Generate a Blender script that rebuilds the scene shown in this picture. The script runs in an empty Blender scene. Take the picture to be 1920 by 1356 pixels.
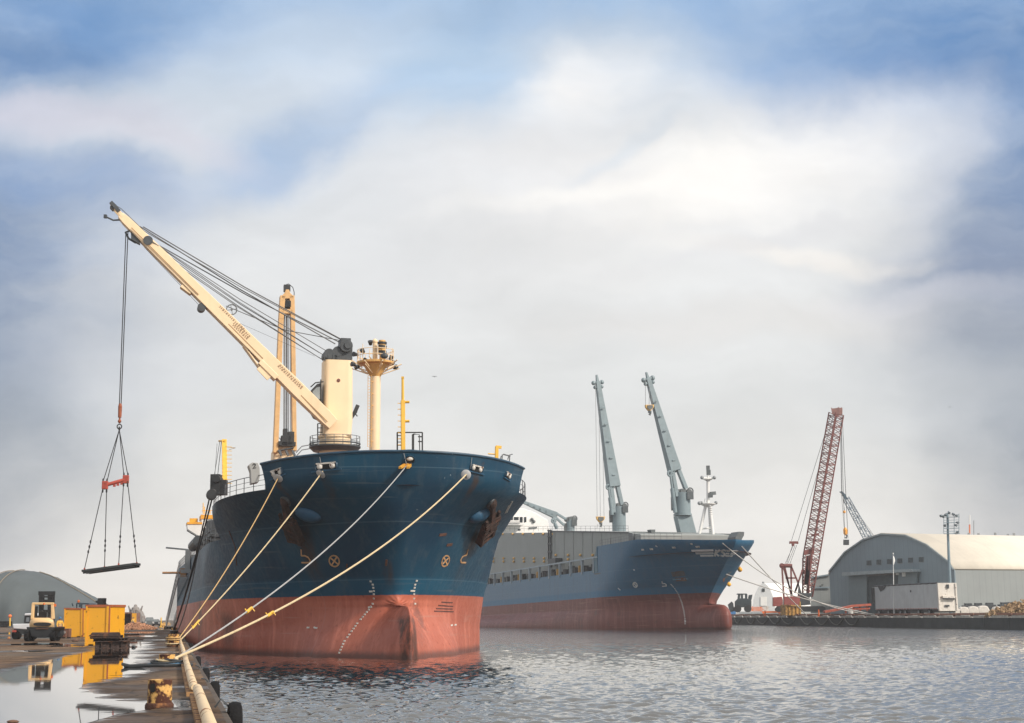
import bpy, bmesh, math, random
import numpy as np
from mathutils import Vector, Matrix
from mathutils.bvhtree import BVHTree
random.seed(7); RNG = np.random.default_rng(7)
rad = math.radians
sc = bpy.context.scene
C = sc.collection
HAZE_D = 0.00022

# ------------------------------------------------------------------ camera
F = 2667.0; PITCH = math.atan(474.0/F); ROLL = 0.010; EYE = 1.65; WATER = -1.10
cp, sp = math.cos(PITCH), math.sin(PITCH); cr, sr = math.cos(ROLL), math.sin(ROLL)
RR = Vector((1, 0, 0)); FW = Vector((0, cp, sp)); UU = Vector((0, -sp, cp))
CAM = Vector((0, 0, EYE))
xa = RR*cr - UU*sr; ya = RR*sr + UU*cr
cd = bpy.data.cameras.new("camera"); cam = bpy.data.objects.new("camera", cd); C.objects.link(cam)
m = Matrix.Identity(4)
for i in range(3):
    m[i][0] = xa[i]; m[i][1] = ya[i]; m[i][2] = -FW[i]; m[i][3] = CAM[i]
cam.matrix_world = m
cd.sensor_width = 36.0; cd.lens = 36.0*F/1920.0; cd.clip_start = 0.1; cd.clip_end = 8000
sc.camera = cam

def ray(px, py):
    ix, iy = px-960.0, 678.0-py
    cx = ix*cr + iy*sr; cy = -ix*sr + iy*cr
    return (RR*cx + UU*cy + FW*F).normalized()
def PY(px, py, Y):
    d = ray(px, py); return CAM + d*(Y/d.y)
def PZ(px, py, z=0.0):
    d = ray(px, py); return CAM + d*((z-EYE)/d.z)
def PP(px, py, p0, nrm):
    d = ray(px, py); return CAM + d*((p0-CAM).dot(nrm)/d.dot(nrm))

# ------------------------------------------------------------------ colour helpers
def s2l(c):
    c = c/255.0
    return c/12.92 if c <= 0.04045 else ((c+0.055)/1.055)**2.4
def rgb(r, g, b): return (s2l(r), s2l(g), s2l(b), 1.0)

# ------------------------------------------------------------------ sun, sky, exposure
SUN_EL, SUN_AZ = rad(36), rad(122)      # azimuth from +Y towards +X
sd = bpy.data.lights.new("sun", 'SUN'); sun = bpy.data.objects.new("sun", sd); C.objects.link(sun)
sd.energy = 3.2; sd.angle = rad(8); sd.color = (1.0, 0.91, 0.80)
sdir = Vector((math.sin(SUN_AZ)*math.cos(SUN_EL), math.cos(SUN_AZ)*math.cos(SUN_EL), math.sin(SUN_EL)))
sun.rotation_euler = (-sdir).to_track_quat('-Z', 'Y').to_euler()
sc.view_settings.view_transform = 'Standard'; sc.view_settings.look = 'None'
sc.view_settings.exposure = 0.36; sc.view_settings.gamma = 1.0
sc.render.engine = 'CYCLES'
sc.cycles.max_bounces = 6; sc.cycles.diffuse_bounces = 3; sc.cycles.glossy_bounces = 4
sc.cycles.volume_bounces = 1; sc.cycles.use_adaptive_sampling = True
sc.cycles.use_denoising = True
sc.cycles.caustics_reflective = False; sc.cycles.caustics_refractive = False

w = bpy.data.worlds.new("World"); sc.world = w; w.use_nodes = True
nt = w.node_tree; nt.nodes.clear()
def N(t, **kw):
    n = nt.nodes.new(t)
    for k, v in kw.items(): setattr(n, k, v)
    return n
def L(a, b): nt.links.new(a, b)
out = N('ShaderNodeOutputWorld'); bg = N('ShaderNodeBackground'); L(bg.outputs[0], out.inputs[0])
tc = N('ShaderNodeTexCoord'); sep = N('ShaderNodeSeparateXYZ'); L(tc.outputs['Generated'], sep.inputs[0])
def wm(op, a, b=None, clamp=False):
    n = N('ShaderNodeMath', operation=op, use_clamp=clamp)
    for i, v in enumerate((a, b)):
        if v is None: continue
        if isinstance(v, (int, float)): n.inputs[i].default_value = v
        else: L(v, n.inputs[i])
    return n.outputs[0]
yy = wm('MAXIMUM', sep.outputs[1], 0.18)
uu = wm('DIVIDE', sep.outputs[0], yy); vv = wm('DIVIDE', sep.outputs[2], yy)
uv = N('ShaderNodeCombineXYZ'); L(uu, uv.inputs[0]); L(vv, uv.inputs[1])
# soft warp of the cloud field
nz = N('ShaderNodeTexNoise'); nz.inputs['Scale'].default_value = 7; nz.inputs['Detail'].default_value = 8; nz.inputs['Roughness'].default_value = .56
L(uv.outputs[0], nz.inputs['Vector'])
wsub = N('ShaderNodeVectorMath', operation='SUBTRACT'); L(nz.outputs['Color'], wsub.inputs[0]); wsub.inputs[1].default_value = (.5, .5, .5)
wsc = N('ShaderNodeVectorMath', operation='MULTIPLY'); L(wsub.outputs[0], wsc.inputs[0]); wsc.inputs[1].default_value = (.13, .085, 0)
wadd = N('ShaderNodeVectorMath', operation='ADD'); L(uv.outputs[0], wadd.inputs[0]); L(wsc.outputs[0], wadd.inputs[1])
ramp = N('ShaderNodeValToRGB'); L(wm('MULTIPLY', vv, 1/1.6), ramp.inputs[0])
stops = [(0.0, rgb(224, 219, 212)), (.07, rgb(217, 215, 211)), (.15, rgb(210, 211, 210)), (.24, rgb(212, 213, 213)), (.34, rgb(202, 208, 215)), (.45, rgb(180, 196, 214)), (.8, rgb(200, 204, 210)), (1.6, rgb(206, 206, 207))]
cr_ = ramp.color_ramp
cr_.elements[0].position, cr_.elements[0].color = stops[0]; cr_.elements[1].position, cr_.elements[1].color = 1.0, stops[-1][1]
for p, c in stops[1:-1]:
    e = cr_.elements.new(p/1.6); e.color = c
col = ramp.outputs[0]
def wmix(f, a, b):
    n = N('ShaderNodeMix', data_type='RGBA'); 
    if isinstance(f, (int, float)): n.inputs[0].default_value = f
    else: L(f, n.inputs[0])
    L(a, n.inputs[6])
    if isinstance(b, tuple): n.inputs[7].default_value = b
    else: L(b, n.inputs[7])
    return n.outputs[2]
# large banks of cloud and open sky, edge ones darkened to imitate lens vignetting: centre, radii, tilt (degrees), colour, strength
banks = [
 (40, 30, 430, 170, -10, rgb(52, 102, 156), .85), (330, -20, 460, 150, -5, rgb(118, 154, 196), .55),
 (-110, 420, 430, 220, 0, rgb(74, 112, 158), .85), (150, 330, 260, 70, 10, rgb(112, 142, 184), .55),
 (520, 290, 200, 75, -22, rgb(132, 160, 196), .6), (640, 215, 190, 60, -35, rgb(150, 174, 204), .6),
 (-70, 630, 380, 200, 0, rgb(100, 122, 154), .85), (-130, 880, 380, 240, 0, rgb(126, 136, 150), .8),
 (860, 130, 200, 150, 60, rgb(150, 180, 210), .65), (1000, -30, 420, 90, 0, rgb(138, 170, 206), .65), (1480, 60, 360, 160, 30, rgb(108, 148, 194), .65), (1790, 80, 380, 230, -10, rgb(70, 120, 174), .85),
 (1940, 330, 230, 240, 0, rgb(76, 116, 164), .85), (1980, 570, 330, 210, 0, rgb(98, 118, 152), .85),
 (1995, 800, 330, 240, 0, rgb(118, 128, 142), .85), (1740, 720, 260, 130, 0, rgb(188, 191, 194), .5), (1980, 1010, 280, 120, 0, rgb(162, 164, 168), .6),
 (1090, 150, 150, 80, -30, rgb(232, 231, 230), .8), (600, 60, 260, 60, -20, rgb(178, 194, 212), .6),
 (90, 195, 300, 50, 5, rgb(196, 196, 208), .85), (300, 255, 210, 40, 14, rgb(202, 202, 211), .8),
 (1250, 330, 560, 190, -8, rgb(228, 225, 221), .8), (1350, 310, 330, 90, -8, rgb(240, 237, 232), .8), (1570, 300, 280, 120, -28, rgb(230, 229, 228), .5), (950, 330, 320, 110, -5, rgb(218, 218, 219), .7),
 (1080, 360, 330, 26, -10, rgb(238, 235, 230), .6), (1500, 470, 260, 26, 6, rgb(238, 232, 224), .6), (1750, 560, 240, 30, -4, rgb(196, 196, 202), .5),
 (1760, 330, 60, 190, 25, rgb(206, 208, 214), .4), (1180, 250, 160, 24, -35, rgb(196, 206, 216), .5), (1420, 440, 300, 22, -12, rgb(206, 206, 208), .5), (700, 480, 420, 100, 0, rgb(210, 211, 212), .6), (1420, 600, 430, 50, 0, rgb(214, 210, 206), .5), (300, 700, 330, 90, 0, rgb(198, 200, 203), .5)]
wmp = N('ShaderNodeMapping'); wmp.inputs['Scale'].default_value = (3.5, 8, 1); wmp.inputs['Rotation'].default_value = (0, 0, rad(-20)); L(wadd.outputs[0], wmp.inputs['Vector'])
wn = N('ShaderNodeTexNoise'); wn.inputs['Scale'].default_value = 2.2; wn.inputs['Detail'].default_value = 8; wn.inputs['Roughness'].default_value = .58; L(wmp.outputs[0], wn.inputs['Vector'])
wisp = N('ShaderNodeMapRange'); L(wn.outputs[0], wisp.inputs['Value'])
for i_, v_ in enumerate((.3, .66, .62, 1.1)): wisp.inputs[i_+1].default_value = v_
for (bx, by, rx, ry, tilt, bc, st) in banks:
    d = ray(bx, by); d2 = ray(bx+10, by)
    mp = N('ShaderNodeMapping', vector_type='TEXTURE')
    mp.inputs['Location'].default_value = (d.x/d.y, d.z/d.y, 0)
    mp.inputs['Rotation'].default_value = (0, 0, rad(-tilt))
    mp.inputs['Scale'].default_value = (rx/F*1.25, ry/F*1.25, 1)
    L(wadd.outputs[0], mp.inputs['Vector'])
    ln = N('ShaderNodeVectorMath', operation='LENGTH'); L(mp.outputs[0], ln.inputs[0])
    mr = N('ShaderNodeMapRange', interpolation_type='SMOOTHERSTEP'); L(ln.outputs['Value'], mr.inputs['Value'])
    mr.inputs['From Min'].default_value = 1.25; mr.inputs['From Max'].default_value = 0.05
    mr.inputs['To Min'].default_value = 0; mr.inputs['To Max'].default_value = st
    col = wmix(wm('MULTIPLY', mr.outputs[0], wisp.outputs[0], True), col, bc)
# fine streaky texture of high cloud
mp = N('ShaderNodeMapping'); mp.inputs['Scale'].default_value = (3.2, 9, 1); mp.inputs['Rotation'].default_value = (0, 0, rad(-12)); L(wadd.outputs[0], mp.inputs['Vector'])
n2 = N('ShaderNodeTexNoise'); n2.inputs['Scale'].default_value = 1.6; n2.inputs['Detail'].default_value = 7; n2.inputs['Roughness'].default_value = .55; L(mp.outputs[0], n2.inputs['Vector'])
mr = N('ShaderNodeMapRange'); L(n2.outputs[0], mr.inputs['Value']); mr.inputs['From Min'].default_value = .3; mr.inputs['From Max'].default_value = .7; mr.inputs['To Min'].default_value = .90; mr.inputs['To Max'].default_value = 1.07
vm = N('ShaderNodeVectorMath', operation='SCALE'); L(col, vm.inputs[0]); L(mr.outputs[0], vm.inputs['Scale'])
sky = N('ShaderNodeTexSky', sky_type='NISHITA'); sky.sun_disc = False; sky.sun_elevation = SUN_EL; sky.sun_rotation = SUN_AZ
sky.dust_density = 4
sks = N('ShaderNodeVectorMath', operation='SCALE'); L(sky.outputs[0], sks.inputs[0]); sks.inputs['Scale'].default_value = 0.08
fin = wmix(0.06, vm.outputs[0], sks.outputs[0])
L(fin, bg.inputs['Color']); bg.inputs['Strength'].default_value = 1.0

# ------------------------------------------------------------------ object helpers
ORG = {}
def tag(o, label, cat, group=None, kind=None):
    if label: o['label'] = label
    if cat: o['category'] = cat
    if group: o['group'] = group
    if kind: o['kind'] = kind
    return o
def thing(name, label, cat, loc=(0, 0, 0), group=None):
    o = bpy.data.objects.new(name, None); C.objects.link(o); o.location = loc; o.empty_display_size = .3
    ORG[o.name] = Vector(loc)
    return tag(o, label, cat, group)
def kids(o): return [c for c in bpy.data.objects if c.parent == o]
def copy_tree(o, loc=None, parent=None, rz=None):
    c = o.copy(); C.objects.link(c)
    if parent is not None: c.parent = parent
    if loc is not None: c.location = loc; ORG[c.name] = Vector(loc)
    if rz is not None: c.rotation_euler.z = rz
    for k in kids(o): copy_tree(k, None, c)
    return c

class MB:
    def __init__(s): s.v = []; s.f = []; s.mi = []; s.cm = 0
    def add(s, vs, fs):
        n = len(s.v); s.v += [tuple(v) for v in vs]
        s.f += [tuple(i+n for i in f) for f in fs]; s.mi += [s.cm]*len(fs)
        return s
    def box(s, c, size, R=None):
        c = Vector(c); hx, hy, hz = (q/2 for q in size)
        vs = [Vector((x, y, z)) for x in (-hx, hx) for y in (-hy, hy) for z in (-hz, hz)]
        if R is not None: vs = [R @ v for v in vs]
        return s.add([c+v for v in vs], [(0, 1, 3, 2), (4, 6, 7, 5), (0, 4, 5, 1), (2, 3, 7, 6), (0, 2, 6, 4), (1, 5, 7, 3)])
    def beam(s, p0, p1, w0, h0, side, w1=None, h1=None):
        "box section bar, w along side, h across"
        p0, p1 = Vector(p0), Vector(p1); w1 = w0 if w1 is None else w1; h1 = h0 if h1 is None else h1
        a = (p1-p0).normalized(); sd_ = Vector(side); sd_ = (sd_-a*sd_.dot(a)).normalized(); up = a.cross(sd_)
        vs = []
        for p, ww, hh in ((p0, w0, h0), (p1, w1, h1)):
            for i, j in ((-1, -1), (1, -1), (1, 1), (-1, 1)): vs.append(p+sd_*(i*ww/2)+up*(j*hh/2))
        return s.add(vs, [(3, 2, 1, 0), (4, 5, 6, 7), (0, 1, 5, 4), (1, 2, 6, 5), (2, 3, 7, 6), (3, 0, 4, 7)])
    def tube(s, pts, r, n=6, caps=True):
        pts = [Vector(p) for p in pts]; k = len(pts)
        rs = r if isinstance(r, (list, tuple)) else [r]*k
        vs = []; u0 = None
        for i, p in enumerate(pts):
            t = (pts[min(i+1, k-1)]-pts[max(i-1, 0)]).normalized()
            if u0 is None: u0 = t.orthogonal().normalized()
            u0 = (u0-t*u0.dot(t)).normalized(); v0 = t.cross(u0)
            for j in range(n):
                a = 2*math.pi*j/n; vs.append(p+(u0*math.cos(a)+v0*math.sin(a))*rs[i])
        fs = [(i*n+j, i*n+(j+1) % n, (i+1)*n+(j+1) % n, (i+1)*n+j) for i in range(k-1) for j in range(n)]
        if caps: fs += [tuple(range(n))[::-1], tuple(range((k-1)*n, k*n))]
        return s.add(vs, fs)
    def cyl(s, p0, p1, r0, r1=None, n=16, caps=True):
        return s.tube([p0, p1], [r0, r0 if r1 is None else r1], n, caps)
    def prism(s, poly, vec):
        n = len(poly); vec = Vector(vec); a = [Vector(p) for p in poly]
        return s.add(a+[p+vec for p in a], [tuple(range(n))[::-1], tuple(range(n, 2*n))]+[(i, (i+1) % n, n+(i+1) % n, n+i) for i in range(n)])
    def lathe(s, prof, c, n=16, R=None):
        c = Vector(c); vs = []
        for r, z in prof:
            for j in range(n):
                a = 2*math.pi*j/n; q = Vector((r*math.cos(a), r*math.sin(a), z))
                vs.append(c+((R @ q) if R is not None else q))
        k = len(prof)
        fs = [(i*n+j, i*n+(j+1) % n, (i+1)*n+(j+1) % n, (i+1)*n+j) for i in range(k-1) for j in range(n)]
        fs += [tuple(range(n))[::-1], tuple(range((k-1)*n, k*n))]
        return s.add(vs, fs)
    def ball(s, c, r, n=12, m_=8, sc_=(1, 1, 1), R=None):
        c = Vector(c); vs = []; 
        for i in range(1, m_):
            th = math.pi*i/m_
            for j in range(n):
                a = 2*math.pi*j/n
                q = Vector((r*sc_[0]*math.sin(th)*math.cos(a), r*sc_[1]*math.sin(th)*math.sin(a), r*sc_[2]*math.cos(th)))
                vs.append(c+((R @ q) if R is not None else q))
        t = Vector((0, 0, r*sc_[2])); b = -t
        vs += [c+((R @ t) if R is not None else t), c+((R @ b) if R is not None else b)]
        k = m_-1
        fs = [(i*n+j, (i+1)*n+j, (i+1)*n+(j+1) % n, i*n+(j+1) % n) for i in range(k-1) for j in range(n)]
        fs += [(k*n, j, (j+1) % n) for j in range(n)]+[(k*n+1, (k-1)*n+(j+1) % n, (k-1)*n+j) for j in range(n)]
        return s.add(vs, fs)
    def torus(s, c, R_, r, ax, n=20, k=8):
        ax = Vector(ax).normalized(); u = ax.orthogonal().normalized(); v = ax.cross(u); c = Vector(c); vs = []
        for i in range(n):
            a = 2*math.pi*i/n; q = u*math.cos(a)+v*math.sin(a)
            for j in range(k):
                b = 2*math.pi*j/k; vs.append(c+q*(R_+r*math.cos(b))+ax*(r*math.sin(b)))
        return s.add(vs, [(i*k+j, ((i+1) % n)*k+j, ((i+1) % n)*k+(j+1) % k, i*k+(j+1) % k) for i in range(n) for j in range(k)])
    def sheet(s, rows):
        n = len(rows[0]); vs = [p for r in rows for p in r]
        return s.add(vs, [(i*n+j, i*n+j+1, (i+1)*n+j+1, (i+1)*n+j) for i in range(len(rows)-1) for j in range(n-1)])
    def build(s, name, mat, parent=None, smooth=None, bevel=0):
        org = ORG.get(parent.name, Vector((0, 0, 0))) if parent is not None else getattr(s, 'org', Vector((0, 0, 0)))
        me = bpy.data.meshes.new(name); me.from_pydata([tuple(Vector(v)-org) for v in s.v], [], s.f)
        me.validate(); 
        for mm in (mat if isinstance(mat, (list, tuple)) else [mat]): me.materials.append(mm)
        if any(s.mi) and len(me.polygons) == len(s.mi): me.polygons.foreach_set('material_index', s.mi)
        if smooth:
            me.polygons.foreach_set('use_smooth', [True]*len(me.polygons)); me.set_sharp_from_angle(angle=rad(smooth))
        me.update()
        o = bpy.data.objects.new(name, me); C.objects.link(o)
        if parent is not None: o.parent = parent
        else: o.location = org
        ORG[o.name] = org
        if bevel:
            b = o.modifiers.new('bevel', 'BEVEL'); b.width = bevel; b.segments = 2; b.limit_method = 'ANGLE'; b.angle_limit = rad(40)
        return o

def basis(ax, up=(0, 0, 1)):
    "matrix whose columns are (side, forward=ax, up)"
    y = Vector(ax).normalized(); z = Vector(up); x = y.cross(z).normalized(); z = x.cross(y)
    return Matrix((x, y, z)).transposed()

# ------------------------------------------------------------------ materials
def mat(name, c, rough=.55, metal=0.0, var=.18, scale=1.5, rust=0.0, rustc=(.10, .035, .015), bump=0.0, streak=0.0, spec=.5, rscale=2.0, stc=(.12, .08, .05), coord='Object', ribs=None):
    m_ = bpy.data.materials.new(name); m_.use_nodes = True; t = m_.node_tree; b = t.nodes['Principled BSDF']
    def n(ty, **kw):
        q = t.nodes.new(ty)
        for k, v in kw.items(): setattr(q, k, v)
        return q
    tc_ = n('ShaderNodeTexCoord').outputs[coord]
    b.inputs['Roughness'].default_value = rough; b.inputs['Metallic'].default_value = metal; b.inputs['Specular IOR Level'].default_value = spec
    nz_ = n('ShaderNodeTexNoise'); nz_.inputs['Scale'].default_value = scale; nz_.inputs['Detail'].default_value = 6; nz_.inputs['Roughness'].default_value = .6
    t.links.new(tc_, nz_.inputs['Vector'])
    mx = n('ShaderNodeMix', data_type='RGBA'); t.links.new(nz_.outputs[0], mx.inputs[0])
    mr_ = n('ShaderNodeMapRange'); t.links.new(nz_.outputs[0], mr_.inputs[0]); mr_.inputs[1].default_value = .3; mr_.inputs[2].default_value = .7
    t.links.new(mr_.outputs[0], mx.inputs[0])
    mx.inputs[6].default_value = (*[q*(1-var) for q in c[:3]], 1); mx.inputs[7].default_value = (*[min(1, q*(1+var)) for q in c[:3]], 1)
    colr = mx.outputs[2]
    if streak:
        mp_ = n('ShaderNodeMapping'); mp_.inputs['Scale'].default_value = (1.6, 1.6, .09); t.links.new(tc_, mp_.inputs[0])
        ns = n('ShaderNodeTexNoise'); ns.inputs['Scale'].default_value = 1.3; ns.inputs['Detail'].default_value = 5; t.links.new(mp_.outputs[0], ns.inputs['Vector'])
        ms = n('ShaderNodeMapRange'); t.links.new(ns.outputs[0], ms.inputs[0]); ms.inputs[1].default_value = .52; ms.inputs[2].default_value = .78; ms.inputs[4].default_value = streak
        x = n('ShaderNodeMix', data_type='RGBA'); t.links.new(ms.outputs[0], x.inputs[0]); t.links.new(colr, x.inputs[6]); x.inputs[7].default_value = (*stc, 1); colr = x.outputs[2]
    if rust:
        nr = n('ShaderNodeTexNoise'); nr.inputs['Scale'].default_value = rscale; nr.inputs['Detail'].default_value = 8; nr.inputs['Roughness'].default_value = .65; t.links.new(tc_, nr.inputs['Vector'])
        ms = n('ShaderNodeMapRange'); t.links.new(nr.outputs[0], ms.inputs[0]); ms.inputs[1].default_value = .62-rust*.3; ms.inputs[2].default_value = .68-rust*.28
        x = n('ShaderNodeMix', data_type='RGBA'); t.links.new(ms.outputs[0], x.inputs[0]); t.links.new(colr, x.inputs[6]); x.inputs[7].default_value = (*rustc, 1); colr = x.outputs[2]
        rr = n('ShaderNodeMapRange'); t.links.new(ms.outputs[0], rr.inputs[0]); rr.inputs[3].default_value = rough; rr.inputs[4].default_value = .9; t.links.new(rr.outputs[0], b.inputs['Roughness'])
    if ribs:
        dv = n('ShaderNodeVectorMath', operation='DOT_PRODUCT'); t.links.new(tc_, dv.inputs[0]); dv.inputs[1].default_value = tuple(q/ribs[1] for q in ribs[0])
        fr = n('ShaderNodeMath', operation='FRACT'); t.links.new(dv.outputs['Value'], fr.inputs[0])
        ms = n('ShaderNodeMapRange'); t.links.new(fr.outputs[0], ms.inputs[0]); ms.inputs[1].default_value = .86; ms.inputs[2].default_value = .90; ms.inputs[4].default_value = ribs[2]
        x = n('ShaderNodeMix', data_type='RGBA'); t.links.new(ms.outputs[0], x.inputs[0]); t.links.new(colr, x.inputs[6]); x.inputs[7].default_value = (*[q*.45 for q in c[:3]], 1); colr = x.outputs[2]
    t.links.new(colr, b.inputs['Base Color'])
    if bump:
        bp = n('ShaderNodeBump'); bp.inputs['Strength'].default_value = bump; bp.inputs['Distance'].default_value = .05
        nb = n('ShaderNodeTexNoise'); nb.inputs['Scale'].default_value = scale*4; nb.inputs['Detail'].default_value = 8; t.links.new(tc_, nb.inputs['Vector'])
        t.links.new(nb.outputs[0], bp.inputs['Height']); t.links.new(bp.outputs[0], b.inputs['Normal'])
    m_['base'] = 1
    return m_

CRANE_Y = mat('crane_cream', (.84, .645, .41), .5, streak=.14, var=.05, scale=.6, stc=(.5, .27, .11))
MAST_Y = mat('mast_ochre', (.72, .42, .14), .5, var=.1, streak=.3, stc=(.4, .18, .06))
BRIGHT_Y = mat('post_yellow', (.78, .45, .05), .5, var=.1)
BLACK = mat('black_steel', (.018, .02, .022), .5, var=.3)
DKGREY = mat('dark_grey_steel', (.045, .052, .058), .5, var=.25)
CABLE = mat('wire_rope', (.035, .036, .04), .5, metal=.3)
GREY = mat('grey_steel', (.23, .25, .26), .5, var=.15)
WHITE = mat('white_paint', (.74, .74, .72), .45, var=.06, streak=.15, stc=(.5, .42, .34))
RAILG = mat('rail_grey', (.12, .13, .14), .5)
RUST = mat('rusty_steel', (.11, .05, .035), .85, var=.4, scale=3, bump=.4)
ORANGE = mat('orange_paint', (.75, .16, .03), .5, var=.1)
REDSTEEL = mat('red_crane_steel', (.17, .048, .040), .55, var=.2, scale=.5)
RED = mat('red_paint', (.42, .07, .045), .5, var=.2, rust=.15)
ROPE = mat('cream_rope', (.58, .46, .28), .9, var=.2, scale=9)
ROPE2 = mat('tan_rope', (.50, .33, .15), .9, var=.2, scale=9)
ROPEG = mat('grey_rope', (.34, .34, .34), .9, var=.2, scale=9)
ROPEW = mat('pale_rope', (.5, .48, .45), .9, var=.15, scale=9)
ROPEB = mat('blue_rope', (.07, .16, .26), .9, var=.3, scale=9)
RUBBER = mat('rubber', (.009, .009, .010), .85, var=.3, scale=4, bump=.3, spec=.2)
GLASS = mat('dark_glass', (.02, .027, .03), .08, spec=.8, var=.1)

# ================================================================== GROUND AND WATER
def EX(Y): return -4.3-.2365*(Y-22)          # quay edge line
QN = Vector((1, .2365, 0)).normalized()       # pointing out over the water
QD = Vector((-.2365, 1, 0)).normalized()      # running along the quay, away

def nodes_of(name):
    m_ = bpy.data.materials.new(name); m_.use_nodes = True; t = m_.node_tree
    def n(ty, **kw):
        q = t.nodes.new(ty)
        for k, v in kw.items(): setattr(q, k, v)
        return q
    def l(a, b): t.links.new(a, b)
    def mth(op, a, b=None, clamp=False):
        q = n('ShaderNodeMath', operation=op, use_clamp=clamp)
        for i, v in enumerate((a, b)):
            if v is None: continue
            if isinstance(v, (int, float)): q.inputs[i].default_value = v
            else: l(v, q.inputs[i])
        return q.outputs[0]
    def noise(vec, s, det=6, ro=.6, sc3=None):
        if sc3:
            mp_ = n('ShaderNodeMapping'); mp_.inputs['Scale'].default_value = sc3; l(vec, mp_.inputs[0]); vec = mp_.outputs[0]
        q = n('ShaderNodeTexNoise'); q.inputs['Scale'].default_value = s; q.inputs['Detail'].default_value = det; q.inputs['Roughness'].default_value = ro; l(vec, q.inputs['Vector']); return q.outputs[0]
    def rng_(v, a, b, c=0.0, d=1.0, smooth=False):
        q = n('ShaderNodeMapRange'); 
        if smooth: q.interpolation_type = 'SMOOTHSTEP'
        l(v, q.inputs[0])
        for i, x in enumerate((a, b, c, d)): q.inputs[i+1].default_value = x
        return q.outputs[0]
    def mix(f, a, b):
        q = n('ShaderNodeMix', data_type='RGBA')
        for i, v in ((0, f), (6, a), (7, b)):
            if isinstance(v, (int, float)): q.inputs[i].default_value = v
            elif isinstance(v, tuple): q.inputs[i].default_value = v if len(v) == 4 else (*v, 1)
            else: l(v, q.inputs[i])
        return q.outputs[2]
    return m_, t, t.nodes['Principled BSDF'], n, l, mth, noise, rng_, mix

# --- quay surface: worn concrete, mud, damp patches
QUAY, t, b, n, l, mth, noise, rng_, mix = nodes_of('quay_concrete')
oc = n('ShaderNodeTexCoord').outputs['Object']
big = noise(oc, .09, 5, .55); mid = noise(oc, .55, 7, .62); fine = noise(oc, 5, 6, .7)
c1 = mix(rng_(mid, .35, .65), (.055, .032, .019), (.30, .185, .11))
c1 = mix(rng_(big, .42, .62), c1, (.23, .175, .125))
c1 = mix(rng_(fine, .40, .68, 0, .75), c1, (.065, .042, .028))
grit = noise(oc, 28, 3, .6); c1 = mix(rng_(grit, .55, .70, 0, .6), c1, (.36, .28, .20))
tyre = noise(oc, .5, 6, .55, (1.6, .10, 1)); c1 = mix(rng_(tyre, .56, .68, 0, .55), c1, (.05, .04, .033))
vo = n('ShaderNodeTexVoronoi', feature='DISTANCE_TO_EDGE'); vo.inputs['Scale'].default_value = .42
va = n('ShaderNodeVectorMath', operation='ADD'); l(oc, va.inputs[0]); nq = n('ShaderNodeTexNoise'); nq.inputs['Scale'].default_value = 1.1; nq.inputs['Detail'].default_value = 5; l(oc, nq.inputs['Vector']); l(nq.outputs['Color'], va.inputs[1]); l(va.outputs[0], vo.inputs['Vector'])
c1 = mix(rng_(vo.outputs['Distance'], .022, .008, 0, .8), c1, (.028, .02, .015))
damp = rng_(noise(oc, .16, 6, .55), .47, .60)
c1 = mix(damp, c1, mix(.72, c1, (.024, .017, .013)))
sx = n('ShaderNodeSeparateXYZ'); l(oc, sx.inputs[0])
jl = mth('ABSOLUTE', mth('SUBTRACT', mth('FRACT', mth('MULTIPLY', sx.outputs[1], 1/9.0)), .5))
c1 = mix(rng_(jl, .4965, .4985, 0, .7), c1, (.03, .024, .02))
l(c1, b.inputs['Base Color']); at = n('ShaderNodeAttribute'); at.attribute_name = 'shore'; sh = mth('ADD', at.outputs['Fac'], mth('MULTIPLY', mth('SUBTRACT', noise(oc, 1.4, 7, .65, (.45, 1.6, 1)), .5), 1.5))
film = rng_(sh, .22, -.02, 0, 1, True); marg = rng_(sh, 1.5, .1, 0, 1, True)
c1 = mix(mth('MULTIPLY', marg, .62), c1, (.026, .019, .015)); c1 = mix(mth('MULTIPLY', film, .8), c1, (.02, .016, .014)); l(c1, b.inputs['Base Color'])
wetfar = rng_(noise(oc, .16, 6, .55), .60, .66)
rgh = mth('SUBTRACT', rng_(damp, 0, 1, .9, .5), mth('MULTIPLY', marg, .22)); rgh = mth('MULTIPLY', rgh, mth('SUBTRACT', 1.0, mth('MULTIPLY', mth('MAXIMUM', film, wetfar), .93))); l(rgh, b.inputs['Roughness'])
wetm = mth('MAXIMUM', film, wetfar); l(rng_(wetm, 0, 1, .08, .6), b.inputs['Specular IOR Level'])
bp = n('ShaderNodeBump'); bp.inputs['Distance'].default_value = .03; l(rng_(wetm, 0, 1, .6, .0), bp.inputs['Strength'])
l(mth('ADD', mid, mth('MULTIPLY', fine, .5)), bp.inputs['Height']); l(bp.outputs[0], b.inputs['Normal'])

# coping beam along the water side
WALLM = mat('quay_wall_concrete', (.075, .058, .045), .85, var=.35, scale=1.2, bump=.4)
mb = MB(); y = 10.0
while y < 300:
    y2 = y+4.2
    a = Vector((EX(y), y, -.2)); c = Vector((EX(y2), y2, -.2))
    mb.beam(a-QN*.02, c-QN*.02, .34, .30+random.uniform(-.015, .015), (0, 0, 1), )
    y = y2+.03
# beam() takes w along "side": here vertical
cop = mb.build('quay_coping', WALLM, bevel=.02); tag(cop, 'dark worn concrete coping along the edge of the near quay, above the tyres', 'coping')

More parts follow.
